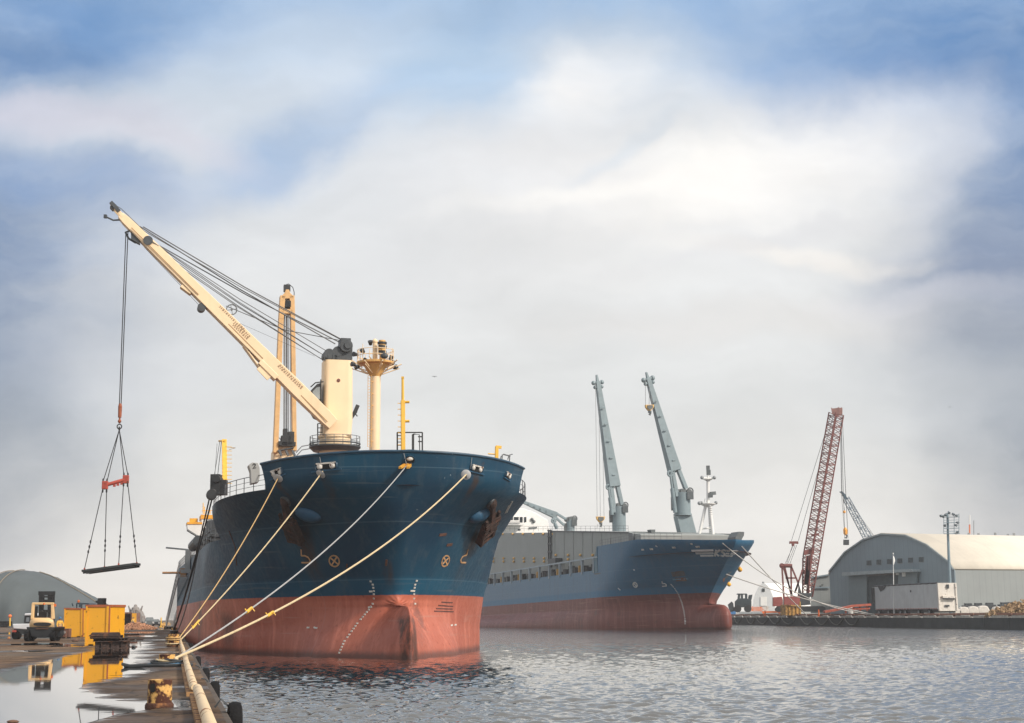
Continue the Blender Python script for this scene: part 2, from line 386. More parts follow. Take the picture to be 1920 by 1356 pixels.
# --- puddle of rain water on the quay
PUD, t, b, n, l, mth, noise, rng_, mix = nodes_of('puddle_water')
b.inputs['Base Color'].default_value = (.02, .018, .016, 1); b.inputs['Roughness'].default_value = .025; b.inputs['IOR'].default_value = 1.33; b.inputs['Specular IOR Level'].default_value = .62
oc = n('ShaderNodeTexCoord').outputs['Object']
bp = n('ShaderNodeBump'); bp.inputs['Strength'].default_value = .03; bp.inputs['Distance'].default_value = .02; l(noise(oc, 1.2, 2), bp.inputs['Height']); l(bp.outputs[0], b.inputs['Normal'])
gl = n('ShaderNodeBsdfGlossy'); gl.inputs['Color'].default_value = (.97, .96, .95, 1); gl.inputs['Roughness'].default_value = .02; l(bp.outputs[0], gl.inputs['Normal'])
ms = n('ShaderNodeMixShader'); ms.inputs[0].default_value = .8; l(b.outputs[0], ms.inputs[1]); l(gl.outputs[0], ms.inputs[2]); l(ms.outputs[0], t.nodes['Material Output'].inputs['Surface'])
k = 340/1459.0
outl = [(-700, 1040), (-200, 985), (0, 958), (60, 942), (120, 925), (230, 893), (350, 868), (450, 842), (600, 810), (720, 786), (770, 770), (880, 748), (1010, 735), (1040, 712), (1100, 700), (1190, 706), (1130, 718), (1230, 726), (1120, 745), (1190, 752), (1075, 778), (1060, 795), (1180, 806), (1060, 832), (1140, 846), (1075, 872), (1165, 890), (1090, 904), (1170, 925), (1150, 948), (1000, 968), (880, 1000), (780, 1028), (660, 1052), (640, 1075), (720, 1098), (870, 1135), (760, 1150), (1000, 1180), (1140, 1190), (1300, 1184), (1470, 1190), (1480, 1232), (1350, 1222), (1200, 1246), (1100, 1262), (950, 1285), (860, 1312), (800, 1326), (690, 1358), (560, 1450), (-500, 1520)]
pts = [PZ(x*k, 1040+y*k, .004) for x, y in outl]
edge = []
for i, p in enumerate(pts):
    q = pts[(i+1) % len(pts)]; L_ = (q-p).length; s_ = max(1, min(14, int(L_/.35)))
    nrm = Vector((-(q-p).y, (q-p).x, 0)).normalized()
    for j in range(s_):
        tt = j/s_; a = p.lerp(q, tt)
        edge.append(a+nrm*random.gauss(0, min(.25, .07*L_))*(0.0 if j == 0 else 1))
# quay sheet, fine near the puddle so that its damp margin can follow the shore
gy = np.concatenate([np.arange(4, 16, 2.), np.arange(16, 45, .22), np.arange(45, 125, .7), np.array([125, 140, 170, 240, 480, 900.])]); go = np.concatenate([np.array([0, .2, .4]), np.arange(.6, 9, .22), np.arange(9, 27, .7), np.array([27, 30, 40, 60, 120, 480.])])
GY, GO = np.meshgrid(gy, go, indexing='ij'); GX_ = EX(GY)-GO
ev = np.array([(e.x, e.y) for e in edge]); sy = np.clip(.28, 0, 1); P_ = np.stack([GX_.ravel(), GY.ravel()*sy], -1); E0 = ev*np.array([1, sy]); E1 = np.roll(E0, -1, 0); dmin = np.full(len(P_), 1e9); ins = np.zeros(len(P_), bool)
for (e0, e1) in zip(E0, E1):
    dv_ = e1-e0; tt = np.clip(((P_-e0)@dv_)/max(1e-9, dv_@dv_), 0, 1); dmin = np.minimum(dmin, np.hypot(*(P_-e0-tt[:, None]*dv_).T))
    cr2 = ((e0[1] > P_[:, 1]) != (e1[1] > P_[:, 1])) & (P_[:, 0] < (e1[0]-e0[0])*(P_[:, 1]-e0[1])/(e1[1]-e0[1]+1e-12)+e0[0]); ins ^= cr2
ny, no = GY.shape; idq = np.arange(ny*no).reshape(ny, no)
me = bpy.data.meshes.new('quay'); fq = np.stack([idq[:-1, :-1], idq[1:, :-1], idq[1:, 1:], idq[:-1, 1:]], -1).reshape(-1, 4); nv = ny*no
wall_i = [nv+i for i in range(ny)]
me.from_pydata([(x, y, 0) for x, y in zip(GX_.ravel(), GY.ravel())]+[(EX(y), y, -5) for y in gy], [], [tuple(q) for q in fq.tolist()]+[(int(idq[i, 0]), int(idq[i+1, 0]), wall_i[i+1], wall_i[i])[::-1] for i in range(ny-1)])
at_ = me.attributes.new('shore', 'FLOAT', 'POINT'); at_.data.foreach_set('value', np.concatenate([np.where(ins, -dmin, dmin), np.full(ny, 5.)]).astype(np.float32))
me.materials.append(QUAY); quay = bpy.data.objects.new('quay', me); C.objects.link(quay); tag(quay, None, None, kind='structure')
mb = MB(); mb.add(edge, [tuple(range(len(edge)))])
pud = mb.build('puddle', PUD); tag(pud, None, None, kind='structure')
# small puddles farther along the quay
mb = MB()
for (cx_, cy_, a_, b_) in [(30, 1188, 60, 2.2), (20, 1196, 70, 1.6), (75, 1208, 60, 2.4), (60, 1221, 40, 1.2), (262, 1186, 34, 1.6), (285, 1180, 22, 1.0), (268, 1193, 26, 1.2), (290, 1176, 20, .8), (120, 1212, 34, 1.0)]:
    pl = []
    for j in range(26):
        an = 2*math.pi*j/26; rr = 1+.28*math.sin(3*an+cx_)+random.uniform(-.14, .14)
        pl.append(PZ(cx_+a_*math.cos(an)*rr, cy_+b_*math.sin(an)*rr, .004))
    mb.add(pl, [tuple(range(26))])
p2_ = mb.build('puddle', PUD); tag(p2_, None, None, kind='structure')

# --- harbour water: real waves near, finer ripple in the shading
WAT, t, b, n, l, mth, noise, rng_, mix = nodes_of('harbour_water')
b.inputs['Base Color'].default_value = (.012, .015, .015, 1); b.inputs['Roughness'].default_value = .04; b.inputs['IOR'].default_value = 1.33; b.inputs['Specular IOR Level'].default_value = .6
oc = n('ShaderNodeTexCoord').outputs['Object']
bp = n('ShaderNodeBump'); bp.inputs['Strength'].default_value = .8; sxy = n('ShaderNodeSeparateXYZ'); l(oc, sxy.inputs[0]); l(rng_(sxy.outputs[1], 60, 200, .030, .10), bp.inputs['Distance'])
h = mth('ADD', noise(oc, 4.2, 4, .6, (.7, 1, 1)), mth('MULTIPLY', noise(oc, 1.5, 3, .5, (.6, 1, 1)), 1.6))
l(h, bp.inputs['Height']); l(bp.outputs[0], b.inputs['Normal'])
gl = n('ShaderNodeBsdfGlossy'); gl.inputs['Color'].default_value = (1, .955, .89, 1); gl.inputs['Roughness'].default_value = .03; l(bp.outputs[0], gl.inputs['Normal'])
ms = n('ShaderNodeMixShader'); fz = n('ShaderNodeFresnel'); fz.inputs['IOR'].default_value = 3.1; l(bp.outputs[0], fz.inputs['Normal']); l(fz.outputs[0], ms.inputs[0]); l(b.outputs[0], ms.inputs[1]); l(gl.outputs[0], ms.inputs[2]); l(ms.outputs[0], t.nodes['Material Output'].inputs['Surface'])
fpx = F*1024/1920; HW = EYE-WATER
rows = []; Y = 13.0
while Y < 900:
    rows.append(Y); Y += min(40, max(.05, .16*Y*Y/(fpx*HW)))
rows = np.array(rows); cols = np.linspace(-.62, .62, 1100)
YY, TT = np.meshgrid(rows, cols, indexing='ij'); XX = TT*YY
sp_ = np.maximum(.16*YY*YY/(fpx*HW), 1.24*YY/1100)
Z = np.zeros_like(XX)
for i in range(46):
    lam = .24*(5**(i/45.0))*RNG.uniform(.9, 1.1)
    th = rad(-75)+RNG.normal(0, .55); kx, ky = math.cos(th)*2*math.pi/lam, math.sin(th)*2*math.pi/lam
    amp = .0076*lam**.9
    wgt = np.clip((lam/sp_-.7)/1.0, 0, 1)
    ph = RNG.uniform(0, 2*math.pi)
    Z += amp*wgt*np.sin(kx*XX+ky*YY+ph)
gust = .75+.45*np.sin(XX*.045+1.3)*np.sin(YY*.03+.4)+.2*np.sin(XX*.13+YY*.05)
Z = WATER+Z*np.clip(gust, .45, 1.4)
nr, nc = XX.shape
verts = np.stack([XX, YY, Z], -1).reshape(-1, 3)
idx = np.arange(nr*nc).reshape(nr, nc)
quads = np.stack([idx[:-1, :-1], idx[:-1, 1:], idx[1:, 1:], idx[1:, :-1]], -1).reshape(-1, 4)
me = bpy.data.meshes.new('water'); me.vertices.add(len(verts)); me.vertices.foreach_set('co', verts.ravel())
me.loops.add(quads.size); me.loops.foreach_set('vertex_index', quads.ravel())
me.polygons.add(len(quads)); me.polygons.foreach_set('loop_start', np.arange(0, quads.size, 4)); me.polygons.foreach_set('loop_total', np.full(len(quads), 4))
me.update(calc_edges=True); me.polygons.foreach_set('use_smooth', np.ones(len(quads), bool)); me.materials.append(WAT)
water = bpy.data.objects.new('water', me); C.objects.link(water); tag(water, None, None, kind='structure')

# ================================================================== QUAY FURNITURE
KERB = mat('kerb_rail_paint', (.70, .53, .32), .55, var=.06, scale=2, rust=.22, rscale=1.6, rustc=(.26, .12, .05))
# painted steel rail along the edge, in lengths
def kerb_rail(y0, y1, off, zc, label):
    p0 = Vector((EX(y0), y0, zc))-QN*off; p1 = Vector((EX(y1), y1, zc))-QN*off
    base = Vector((p0.x, p0.y, 0)); t_ = thing('kerb_rail', label, 'kerb rail', base, 'rail lengths along the quay edge')
    mb = MB(); mb.tube([p0, p0+(p1-p0)*.015, p1-(p1-p0)*.015, p1], [.06, .097, .097, .06], 12); mb.build('rail', KERB, t_, smooth=50)
    mb = MB(); q = p0-Vector((0, 0, zc-.05)); r_ = p1-Vector((0, 0, zc-.05)); mb.beam(q-QN*.04, r_-QN*.04, .22, .09, QN); mb.build('base_plate', mat('kerb_base', (.40, .22, .09), .8, var=.4, rust=.35), t_)
    for u in (.12, .5, .88):
        p = p0.lerp(p1, u); mb = MB(); mb.beam(p-Vector((0, 0, zc-.01)), p-Vector((0, 0, .05)), .16, .2, QN); mb.build('foot', RUST, t_)
for a in [(14, 30.5, .34, .2, 'cream pipe rail on the quay edge beside the nearest bollard'),
          (31, 52, .40, .19, 'cream pipe rail on the quay edge under the two lowest mooring ropes'),
          (52.6, 78, .38, .19, 'rusty cream pipe rail on the quay edge just past the roped bollard'),
          (79, 118, .38, .19, 'farthest cream pipe rail on the quay edge, leading to the red hull')]: kerb_rail(*a)

BOLL = mat('bollard_paint', (.74, .43, .13), .65, var=.2, scale=3, rust=.57, rscale=5, rustc=(.075, .025, .014), bump=.35)
BOLL2 = mat('bollard_rust', (.075, .03, .018), .9, var=.4, scale=4, rust=.15, rustc=(.25, .11, .04), bump=.4)
HOLE = mat('black_hole', (.006, .006, .006), .9, var=.1)
def bollard(px, py, lab, wd=.46, ht=.50, hole=True, cap=False):
    g = PZ(px, py, 0); g.y += wd/2
    t_ = thing('bollard', lab, 'bollard', g, 'mooring bollards on the quay edge')
    mb = MB(); mb.lathe([(wd*.53, 0), (wd*.53, .06), (wd*.495, .07), (wd*.485, ht-.03), (wd*.5, ht), (wd*.46, ht+.005), (wd*.2, ht+.012)], g, 26)
    bo = mb.build('post', BOLL, t_, smooth=35)
    mb = MB(); mb.lathe([(wd*.58, 0), (wd*.58, .035), (wd*.535, .075), (wd*.52, .08)], g, 26); mb.build('base_ring', BOLL2, t_, smooth=35)
    if hole:
        c0 = g+Vector((-wd*.17, -wd*.505, ht*.72))
        mb = MB(); poly = [c0+Vector((dx*wd, abs(dx)*-.02, dz*ht)) for dx, dz in ((-.10, .13), (.05, .17), (.10, .12), (.09, -.06), (.12, -.12), (.02, -.17), (-.08, -.15), (-.12, -.02))]
        mb.prism(poly, (0, .1, 0)); mb.build('rust_hole', HOLE, t_)
    return g
B1 = bollard(293, 1327, 'rusted cream bollard with a hole in its side, nearest of all')
B2 = bollard(309, 1250, 'rusty cream bollard with blue and tan rope coiled round its foot', .55, .40, False)
B3 = bollard(322, 1213, 'rusty bollard wrapped by two tan mooring ropes past the coil of rope', .66, .70, False)
B4 = bollard(325, 1191, 'far rusty bollard beside the ship where the dark spring lines end', .62, .7, False)

def tyre(y, z, lab, R_=.36, r=.13):
    c = Vector((EX(y), y, z))+QN*(.14+r*.9)
    mb = MB(); mb.org = c
    prof = [(R_-r*1.15, -r*.85), (R_-r*.2, -r), (R_+r*.55, -r*.8), (R_+r*.72, -r*.3), (R_+r*.72, r*.3), (R_+r*.55, r*.8), (R_-r*.2, r), (R_-r*1.15, r*.85), (R_-r*.9, 0)]
    u, v = QD, Vector((0, 0, 1)); vs = []
    nn = 30
    for i in range(nn):
        a = 2*math.pi*i/nn; q = u*math.cos(a)+v*math.sin(a)
        for rr, zz in prof: vs.append(c+q*rr+QN*zz)
    kk = len(prof)
    mb.add(vs, [(i*kk+j, ((i+1) % nn)*kk+j, ((i+1) % nn)*kk+(j+1) % kk, i*kk+(j+1) % kk) for i in range(nn) for j in range(kk)])
    o = mb.build('tyre_fender', RUBBER, smooth=40); tag(o, lab, 'tyre', 'tyre fenders on the quay wall')
    mb = MB(); mb.tube([c+Vector((0, 0, R_))-QN*.1, c+Vector((0, 0, R_+.15))-QN*.25, Vector((EX(y), y, .06))-QN*.1], .02, 5); mb.build('hanging_chain', DKGREY, o)
for y, z, lab in [(26.2, -.30, 'black tyre hung on the quay wall at the bottom edge, nearest of the fenders'), (38.5, -.46, 'black tyre on the quay wall next to the rail, second nearest of the fenders'),
                  (49, -.48, 'black tyre on the quay wall right under the lowest mooring rope'), (64, -.48, 'small dark tyre on the quay wall past the lowest mooring rope'), (88, -.35, 'farthest dark tyre between the quay wall and the red hull')]: tyre(y, z, lab)

# coil of rope round the second bollard
mb = MB()
for kx, (mm, hh, r0) in enumerate([(0, .05, .42), (1, .10, .36), (0, .15, .47), (1, .06, .58), (0, .2, .36)]):
    mb.cm = mm; pts = []
    for j in range(40):
        a = 2*math.pi*j/36+kx; rr = r0+.03*math.sin(3*a+kx); pts.append(B2+Vector((rr*math.cos(a)*1.15, rr*math.sin(a), hh+.03*math.sin(2*a+kx))))
    mb.tube(pts, .035, 6)
mb.cm = 0
mb.tube([B2+Vector(q) for q in ((-.5, -.2, .04), (-.9, -.5, .04), (-1.25, -.75, .05), (-1.35, -.8, .12), (-1.1, -.72, .05), (-.6, -.6, .06), (.1, -.62, .05), (.6, -.5, .05), (.9, -.1, .05))], .055, 6)
mb.org = B2; o = mb.build('rope_coil', [mat('dirty_rope', (.035, .04, .045), .9, var=.4), ROPEB]); tag(o, 'dark and blue rope coiled on the ground round a rusty bollard', 'rope')

# scraps of timber and stones lying about
DEB = mat('timber_scrap', (.16, .09, .06), .85, var=.4, scale=5)
for px, py, s_, lab in [(24, 1356, .14, 'dark stone at the bottom left corner by the water'), (262, 1200, .35, 'reddish wood scrap on the quay between puddle and beams'), (240, 1201, .5, 'pale broken plank lying behind the rusty beams'),
                        (141, 1203, .4, 'small brown scrap of wood before the yellow bins')]:
    g = PZ(px, py, 0); mb = MB(); mb.org = g
    mb.ball(g+Vector((0, 0, s_*.16)), s_, 7, 5, (random.uniform(.6, 1.2), .4, .22)); o = mb.build('wood_scrap' if 'stone' not in lab else 'stone', DEB); tag(o, lab, 'scrap' if 'stone' not in lab else 'stone')
g = PZ(250.5, 1214.5, 0); mb = MB(); mb.org = g; mb.ball(g+Vector((0, 0, .06)), .1, 10, 7, (1.3, 1, .7)); o = mb.build('float_ball', DKGREY, smooth=60); tag(o, 'small dark ball lying in the far end of the puddle', 'ball')

# ================================================================== NEAR CARGO SHIP
UPV = Vector((0, 0, 1))
class Ship:
    def __init__(s, px, py, phi):
        s.o = PZ(px, py, WATER); s.d = Vector((-math.sin(phi), math.cos(phi), 0)); s.n = Vector((math.cos(phi), math.sin(phi), 0))
    def W(s, a, b, z): return s.o+s.d*a+s.n*b+UPV*z
    def P(s, px, py, a): return PP(px, py, s.o+s.d*a, s.d)           # on the cross section at station a
    def B(s, px, py, b): return PP(px, py, s.o+s.n*b, s.n)           # on the buttock plane at offset b
    def loc(s, p): q = p-s.o; return q.dot(s.d), q.dot(s.n), q.z
def lerp(z, xs, ys): return float(np.interp(z, xs, ys))

A = Ship(770, 1236, rad(15.2))
LEN1 = 110.0
def stem1(z):
    if z < 3.4: return 2.5*(1-(1-(max(0, z)/3.4)**4)**.25)
    if z < 4.15: return 4.68-2.2*math.exp(-(z-3.4)/.12)
    return lerp(z, [4.15, 6, 8.9, 11.7, 13.4], [4.68, 3.9, 2.4, .9, .4])
def half1(s, z):
    s0 = 4.68 if z < 4.15 else stem1(z)
    Le = lerp(z, [0, 2, 4.15, 6, 8.9, 11.7, 13.4], [29, 29, 27.2, 25.5, 24.2, 16.4, 13.8])
    p = lerp(z, [0, 2, 4.15, 6, 8.9, 11.7, 13.4], [.83, .82, .79, .735, .64, .39, .48])
    Bm = lerp(z, [0, 8.9, 13.4], [11.5, 11.5, 11.6])
    t = min(1, max(0, (s-s0)/Le)); h = Bm*(1-(1-t)**2)**p
    if z < 3.4:
        q = 1-(1-min(1, s/2.5))**4; zt = 3.4*q**.25 if q > 0 else 0
        if zt > 0:
            bw = (.50*math.sqrt(min(1, s/.6))+.50*min(7.5, max(0, s-.3)))*(1-.9*min(1, max(0, (s-8)/12)))*max(0, 1-(max(0, z)/zt)**1.35)**.74
            h = (h**2.6+bw**2.6)**(1/2.6)
    ds = s-s0
    if 0 < ds < 14: rn = (1.3 if z > 4.14 else .5); h = math.sqrt(h*h+2*rn*ds*math.exp(-ds/2.2))
    if 3.4 <= z < 4.15: dn = max(0, s-stem1(z)); h = math.sqrt(h*h+.22*dn*math.exp(-dn/1.1)*max(0, (4.15-z)/.75))
    if s > LEN1-22: h *= 1-.34*((s-LEN1+22)/22)**2*max(0, 1.25-z/16)
    return h
def grid_hull(ship, stem, half, zl, zb1, zb2, s1, s2, length, nA=26, nB=10, nC=46, trim=0.0, sheer=None):
    "lofted shell; forecastle above zb1 only forward of s2, bulwark above zb2 only forward of s1"
    rows = []
    for side in (-1, 1):
        grid = []
        for z in zl:
            st = stem(z); ss = [st+(s1-st)*(i/nA)**1.8 for i in range(nA+1)]+[s1+(s2-s1)*i/nB for i in range(1, nB+1)]+[s2+(length-s2)*(i/nC)**1.25 for i in range(1, nC+1)]
            r_ = []
            for i, s in enumerate(ss):
                zz = z+(sheer(s, z) if sheer else 0)
                r_.append(ship.W(s, side*(half(s, z) if i else 0.0), zz-(s*trim)))
            grid.append(r_)
        rows.append(grid)
    vs, fs = [], []; nz, ns = len(zl), nA+nB+nC+1
    for g in rows:
        for r_ in g: vs += r_
    for k in range(2):
        o = k*nz*ns
        for i in range(nz-1):
            for j in range(ns-1):
                if zl[i] >= zb2-1e-6 and j >= nA: continue
                if zl[i] >= zb1-1e-6 and j >= nA+nB: continue
                q = (o+i*ns+j, o+i*ns+j+1, o+(i+1)*ns+j+1, o+(i+1)*ns+j)
                fs.append(q if k == 0 else q[::-1])
    # transom
    for i in range(nz-1):
        if zl[i+1] > zb1+1e-6: break
        a, b_ = i*ns+ns-1, (i+1)*ns+ns-1; fs.append((a, b_, b_+nz*ns, a+nz*ns))
    return vs, fs
zl1 = [-1.5, -.5, 0, .4, .8, 1.2, 1.6, 2, 2.3, 2.55, 2.75, 2.9, 3.03, 3.15, 3.25, 3.33, 3.4, 3.46, 3.55, 3.68, 3.85, 4.15, 4.5, 5, 5.6, 6.3, 7, 7.6, 8.2, 8.9, 9.6, 10.3, 11, 11.7, 12.3, 12.9, 13.4]

def hull_paint(name, dirv, zline, blue, blue2, red, red2, seams, length_seam=9.0, weed=True, slope=0.0, lit_fade=None, stains=()):
    m_, t, b, n, l, mth, noise, rng_, mix = nodes_of(name)
    oc = n('ShaderNodeTexCoord').outputs['Object']
    sx = n('ShaderNodeSeparateXYZ'); l(oc, sx.inputs[0]); z = sx.outputs[2]
    dt = n('ShaderNodeVectorMath', operation='DOT_PRODUCT'); l(oc, dt.inputs[0]); dt.inputs[1].default_value = tuple(dirv); s = dt.outputs['Value']
    if slope: z = mth('ADD', z, mth('MULTIPLY', s, slope))
    big = noise(oc, .16, 5, .55); strk = noise(oc, .9, 6, .6, (1.3, 1.3, .11)); fine = noise(oc, 3.2, 6, .65)
    bl = mix(rng_(big, .35, .65), blue, blue2)
    if lit_fade: bl = mix(rng_(s, lit_fade[0], lit_fade[1], 0, 1, True), bl, lit_fade[2])
    bl = mix(rng_(z, zline+1.0, zline+1.3, .55, 0), bl, tuple(q*1.5 for q in blue2))
    bl = mix(rng_(strk, .52, .75, 0, .34), bl, (.10, .12, .13)); bl = mix(rng_(noise(oc, .5, 7, .65), .67, .73, 0, .55), bl, (.075, .04, .025)); bl = mix(rng_(fine, .66, .76, 0, .35), bl, (.14, .15, .15)); scr = noise(oc, 1.0, 4, .5, (.12, .12, 3.5)); bl = mix(rng_(scr, .64, .70, 0, .3), bl, (.13, .15, .16))
    rd = mix(rng_(big, .35, .65), red, red2)
    rd = mix(rng_(strk, .5, .72, 0, .5), rd, tuple(min(1, q*1.5+.05) for q in red2)); rd = mix(rng_(fine, .58, .72, 0, .4), rd, (.10, .035, .03)); rd = mix(rng_(noise(oc, .28, 7, .68), .60, .66, 0, .55), rd, (.085, .05, .045)); rd = mix(rng_(scr, .60, .68, 0, .35), rd, (.42, .22, .17))
    rd = mix(rng_(mth('ADD', z, mth('MULTIPLY', fine, .5)), .85, .35, 0, .75, True), rd, (.06, .03, .025))      # wet, weedy band at the water
    zz = mth('ADD', z, mth('MULTIPLY', mth('SUBTRACT', fine, .5), .05))
    cc = mix(rng_(zz, zline-.012, zline+.012), rd, bl)
    # plate seams
    sm = None
    for q in seams:
        e = rng_(mth('ABSOLUTE', mth('SUBTRACT', z, q)), .02, .06, .45, 0); sm = e if sm is None else mth('MAXIMUM', sm, e)
    fr = mth('ABSOLUTE', mth('SUBTRACT', mth('FRACT', mth('MULTIPLY', s, 1/length_seam)), .5))
    sm = mth('MAXIMUM', sm, rng_(fr, .4945, .4985, 0, .3))
    cc = mix(sm, cc, mix(.25, cc, (.25, .38, .45)))
    if weed:
        da = n('ShaderNodeVectorMath', operation='DOT_PRODUCT'); l(oc, da.inputs[0]); da.inputs[1].default_value = (dirv[1], -dirv[0], 0); bb = mth('ABSOLUTE', mth('ADD', da.outputs['Value'], mth('MULTIPLY', mth('SUBTRACT', fine, .5), .25)))
        wz = rng_(mth('ADD', z, mth('MULTIPLY', fine, .9)), 3.25, 2.9); wb = rng_(bb, .62, .46); wf = rng_(s, 2.3, 1.6)
        wd = mth('MULTIPLY', mth('MULTIPLY', wz, wb), mth('MULTIPLY', wf, rng_(noise(oc, 2.0, 7, .7, (1, 1, .35)), .36, .52)))
        cc = mix(mth('MULTIPLY', wd, .85), cc, (.055, .026, .018))
    for (sv, sdir, rad_, ln_) in stains:
        dv = n('ShaderNodeVectorMath', operation='SUBTRACT'); l(oc, dv.inputs[0]); dv.inputs[1].default_value = tuple(sv)
        lt = n('ShaderNodeVectorMath', operation='DOT_PRODUCT'); l(dv.outputs[0], lt.inputs[0]); lt.inputs[1].default_value = tuple(sdir)
        dz = n('ShaderNodeSeparateXYZ'); l(dv.outputs[0], dz.inputs[0]); fwd = n('ShaderNodeVectorMath', operation='LENGTH'); l(dv.outputs[0], fwd.inputs[0])
        mk = mth('MULTIPLY', rng_(mth('ABSOLUTE', lt.outputs['Value']), rad_, rad_*.25, 0, 1, True), mth('MULTIPLY', rng_(dz.outputs[2], .3, -.4), rng_(fwd.outputs['Value'], ln_, ln_*.3, 0, 1, True)))
        cc = mix(mth('MULTIPLY', mk, rng_(strk, .40, .60, .25, .85)), cc, (.050, .030, .022))
    l(cc, b.inputs['Base Color']); b.inputs['Roughness'].default_value = .48; b.inputs['Specular IOR Level'].default_value = .28
    l(rng_(fine, .3, .7, .36, .58), b.inputs['Roughness'])
    bp = n('ShaderNodeBump'); bp.inputs['Strength'].default_value = .7; bp.inputs['Distance'].default_value = .06
    l(mth('ADD', mth('ADD', noise(oc, .42, 3, .5), mth('MULTIPLY', mth('SINE', mth('MULTIPLY', s, 2*math.pi/.8)), .035)), mth('MULTIPLY', sm, .25)), bp.inputs['Height']); l(bp.outputs[0], b.inputs['Normal'])
    return m_
NAVY = mat('navy_paint', (.008, .045, .085), .45, var=.2, streak=.2, stc=(.06, .05, .05))
LBLUE = mat('bolster_blue', (.010, .075, .150), .5, var=.2)
POCKET = mat('fairlead_paint', (.62, .58, .52), .5, var=.25, rust=.25, rscale=4)
MARK = mat('mark_paint', (.62, .36, .17), .6, var=.15)
MARKW = mat('mark_white', (.68, .66, .60), .6, var=.15)
ANCH = mat('anchor_rust', (.036, .017, .012), .85, var=.45, scale=3, bump=.4, rust=.25, rustc=(.085, .032, .018))

ship = thing('cargo_ship', 'navy and red cargo ship moored bow on, with cream cranes and a bulbous bow', 'ship', A.o)
def sheer1(s, z): return -(.5*min(1, max(0, s/5.6))+.15*min(1, max(0, (s-5.6)/14)))*min(1, max(0, (z-9.0)/2.7))-.35*min(1, max(0, (s-8)/8))*min(1, max(0, (z-7)/1.9))*(1 if z < 9 else max(0, 1-(z-8.9)/1.5))
vs, fs = grid_hull(A, stem1, half1, zl1, 8.9, 11.7, 5.6, 19.5, LEN1, sheer=sheer1)
BV1 = BVHTree.FromPolygons([Vector(v) for v in vs], fs)
def stain_at(px, py, r_, ln_):
    p, i, j, k_ = BV1.ray_cast(CAM, ray(px, py)); nn = i if i.dot(ray(px, py)) < 0 else -i; return (p-A.o, UPV.cross(nn).normalized(), r_, ln_)
HULL1 = hull_paint('hull_navy_red', A.d, 4.12, (.0030, .033, .070), (.0045, .060, .110), (.37, .092, .054), (.47, .14, .085), [5.15, 8.9, 12.35], stains=[stain_at(560, 985, 1.3, 6.0), stain_at(905, 985, 1.2, 6.0), stain_at(522, 897, .35, 3.0), stain_at(612, 883, .5, 3.0), stain_at(893, 890, .4, 3.0), stain_at(726, 1054, .5, 2.5), stain_at(375, 1128, 4.0, 5.0), stain_at(425, 1150, 2.5, 4.0)])
mb = MB(); mb.add(vs, fs); hull = mb.build('hull', HULL1, ship)
bm = bmesh.new(); bm.from_mesh(hull.data); bmesh.ops.remove_doubles(bm, verts=bm.verts, dist=.004); bm.to_mesh(hull.data); bm.free()
hull.data.polygons.foreach_set('use_smooth', [True]*len(hull.data.polygons)); hull.data.set_sharp_from_angle(angle=rad(50))
def hit(bv, px, py, off=0.0):
    for k_ in range(16):
        d = ray(px, py+k_); p, nn, i, dist = bv.ray_cast(CAM, d)
        if p is not None: break
    if p is None: return None, None
    if nn.dot(d) > 0: nn = -nn
    return p+nn*off, nn
# decks
DECK = mat('deck_paint', (.16, .06, .045), .7, var=.3)
mb = MB(); ss = np.linspace(stem1(11.7)+.05, 19.5, 24); mb.sheet([[A.W(s, -max(.01, half1(s, 11.3)-.15), 11.3+sheer1(s, 11.7)), A.W(s, max(.01, half1(s, 11.3)-.15), 11.3+sheer1(s, 11.7))] for s in ss]); mb.sheet([[A.W(19.45, q*(half1(19.4, z)-.06), z+sheer1(19.4, z)) for q in (-1, 1)] for z in (8.9, 10, 11, 11.65)])
ss = np.linspace(19.5, LEN1, 30); mb.sheet([[A.W(s, -half1(s, 8.3)+.15, 8.3), A.W(s, half1(s, 8.3)-.15, 8.3)] for s in ss]); mb.build('deck', DECK, ship)
# bulwark cap rail and its cut-down ends
mb = MB(); pts = [A.W(s, -half1(s, 13.4), 13.4+sheer1(s, 13.4)) for s in [stem1(13.4)+(5.6-stem1(13.4))*(i/26)**1.8 for i in range(26, 0, -1)]]
pts += [A.W(stem1(13.4), 0, 13.4)]+[A.W(s, half1(s, 13.4), 13.4+sheer1(s, 13.4)) for s in [stem1(13.4)+(5.6-stem1(13.4))*(i/26)**1.8 for i in range(1, 27)]]
mb.tube(pts, .09, 6); mb.build('bulwark_cap', NAVY, ship, smooth=60)
# hatch coamings and covers so the deck is not empty
mb = MB()
for a0, a1 in ((24, 34), (43, 55), (58, 70), (75, 80)):
    c_ = A.W((a0+a1)/2, 0, 9.9); mb.box(c_, (17, a1-a0, 2.6), basis(A.d))
mb.build('hatch', mat('hatch_paint', (.30, .12, .07), .6, var=.25, rust=.15), ship, bevel=.08)

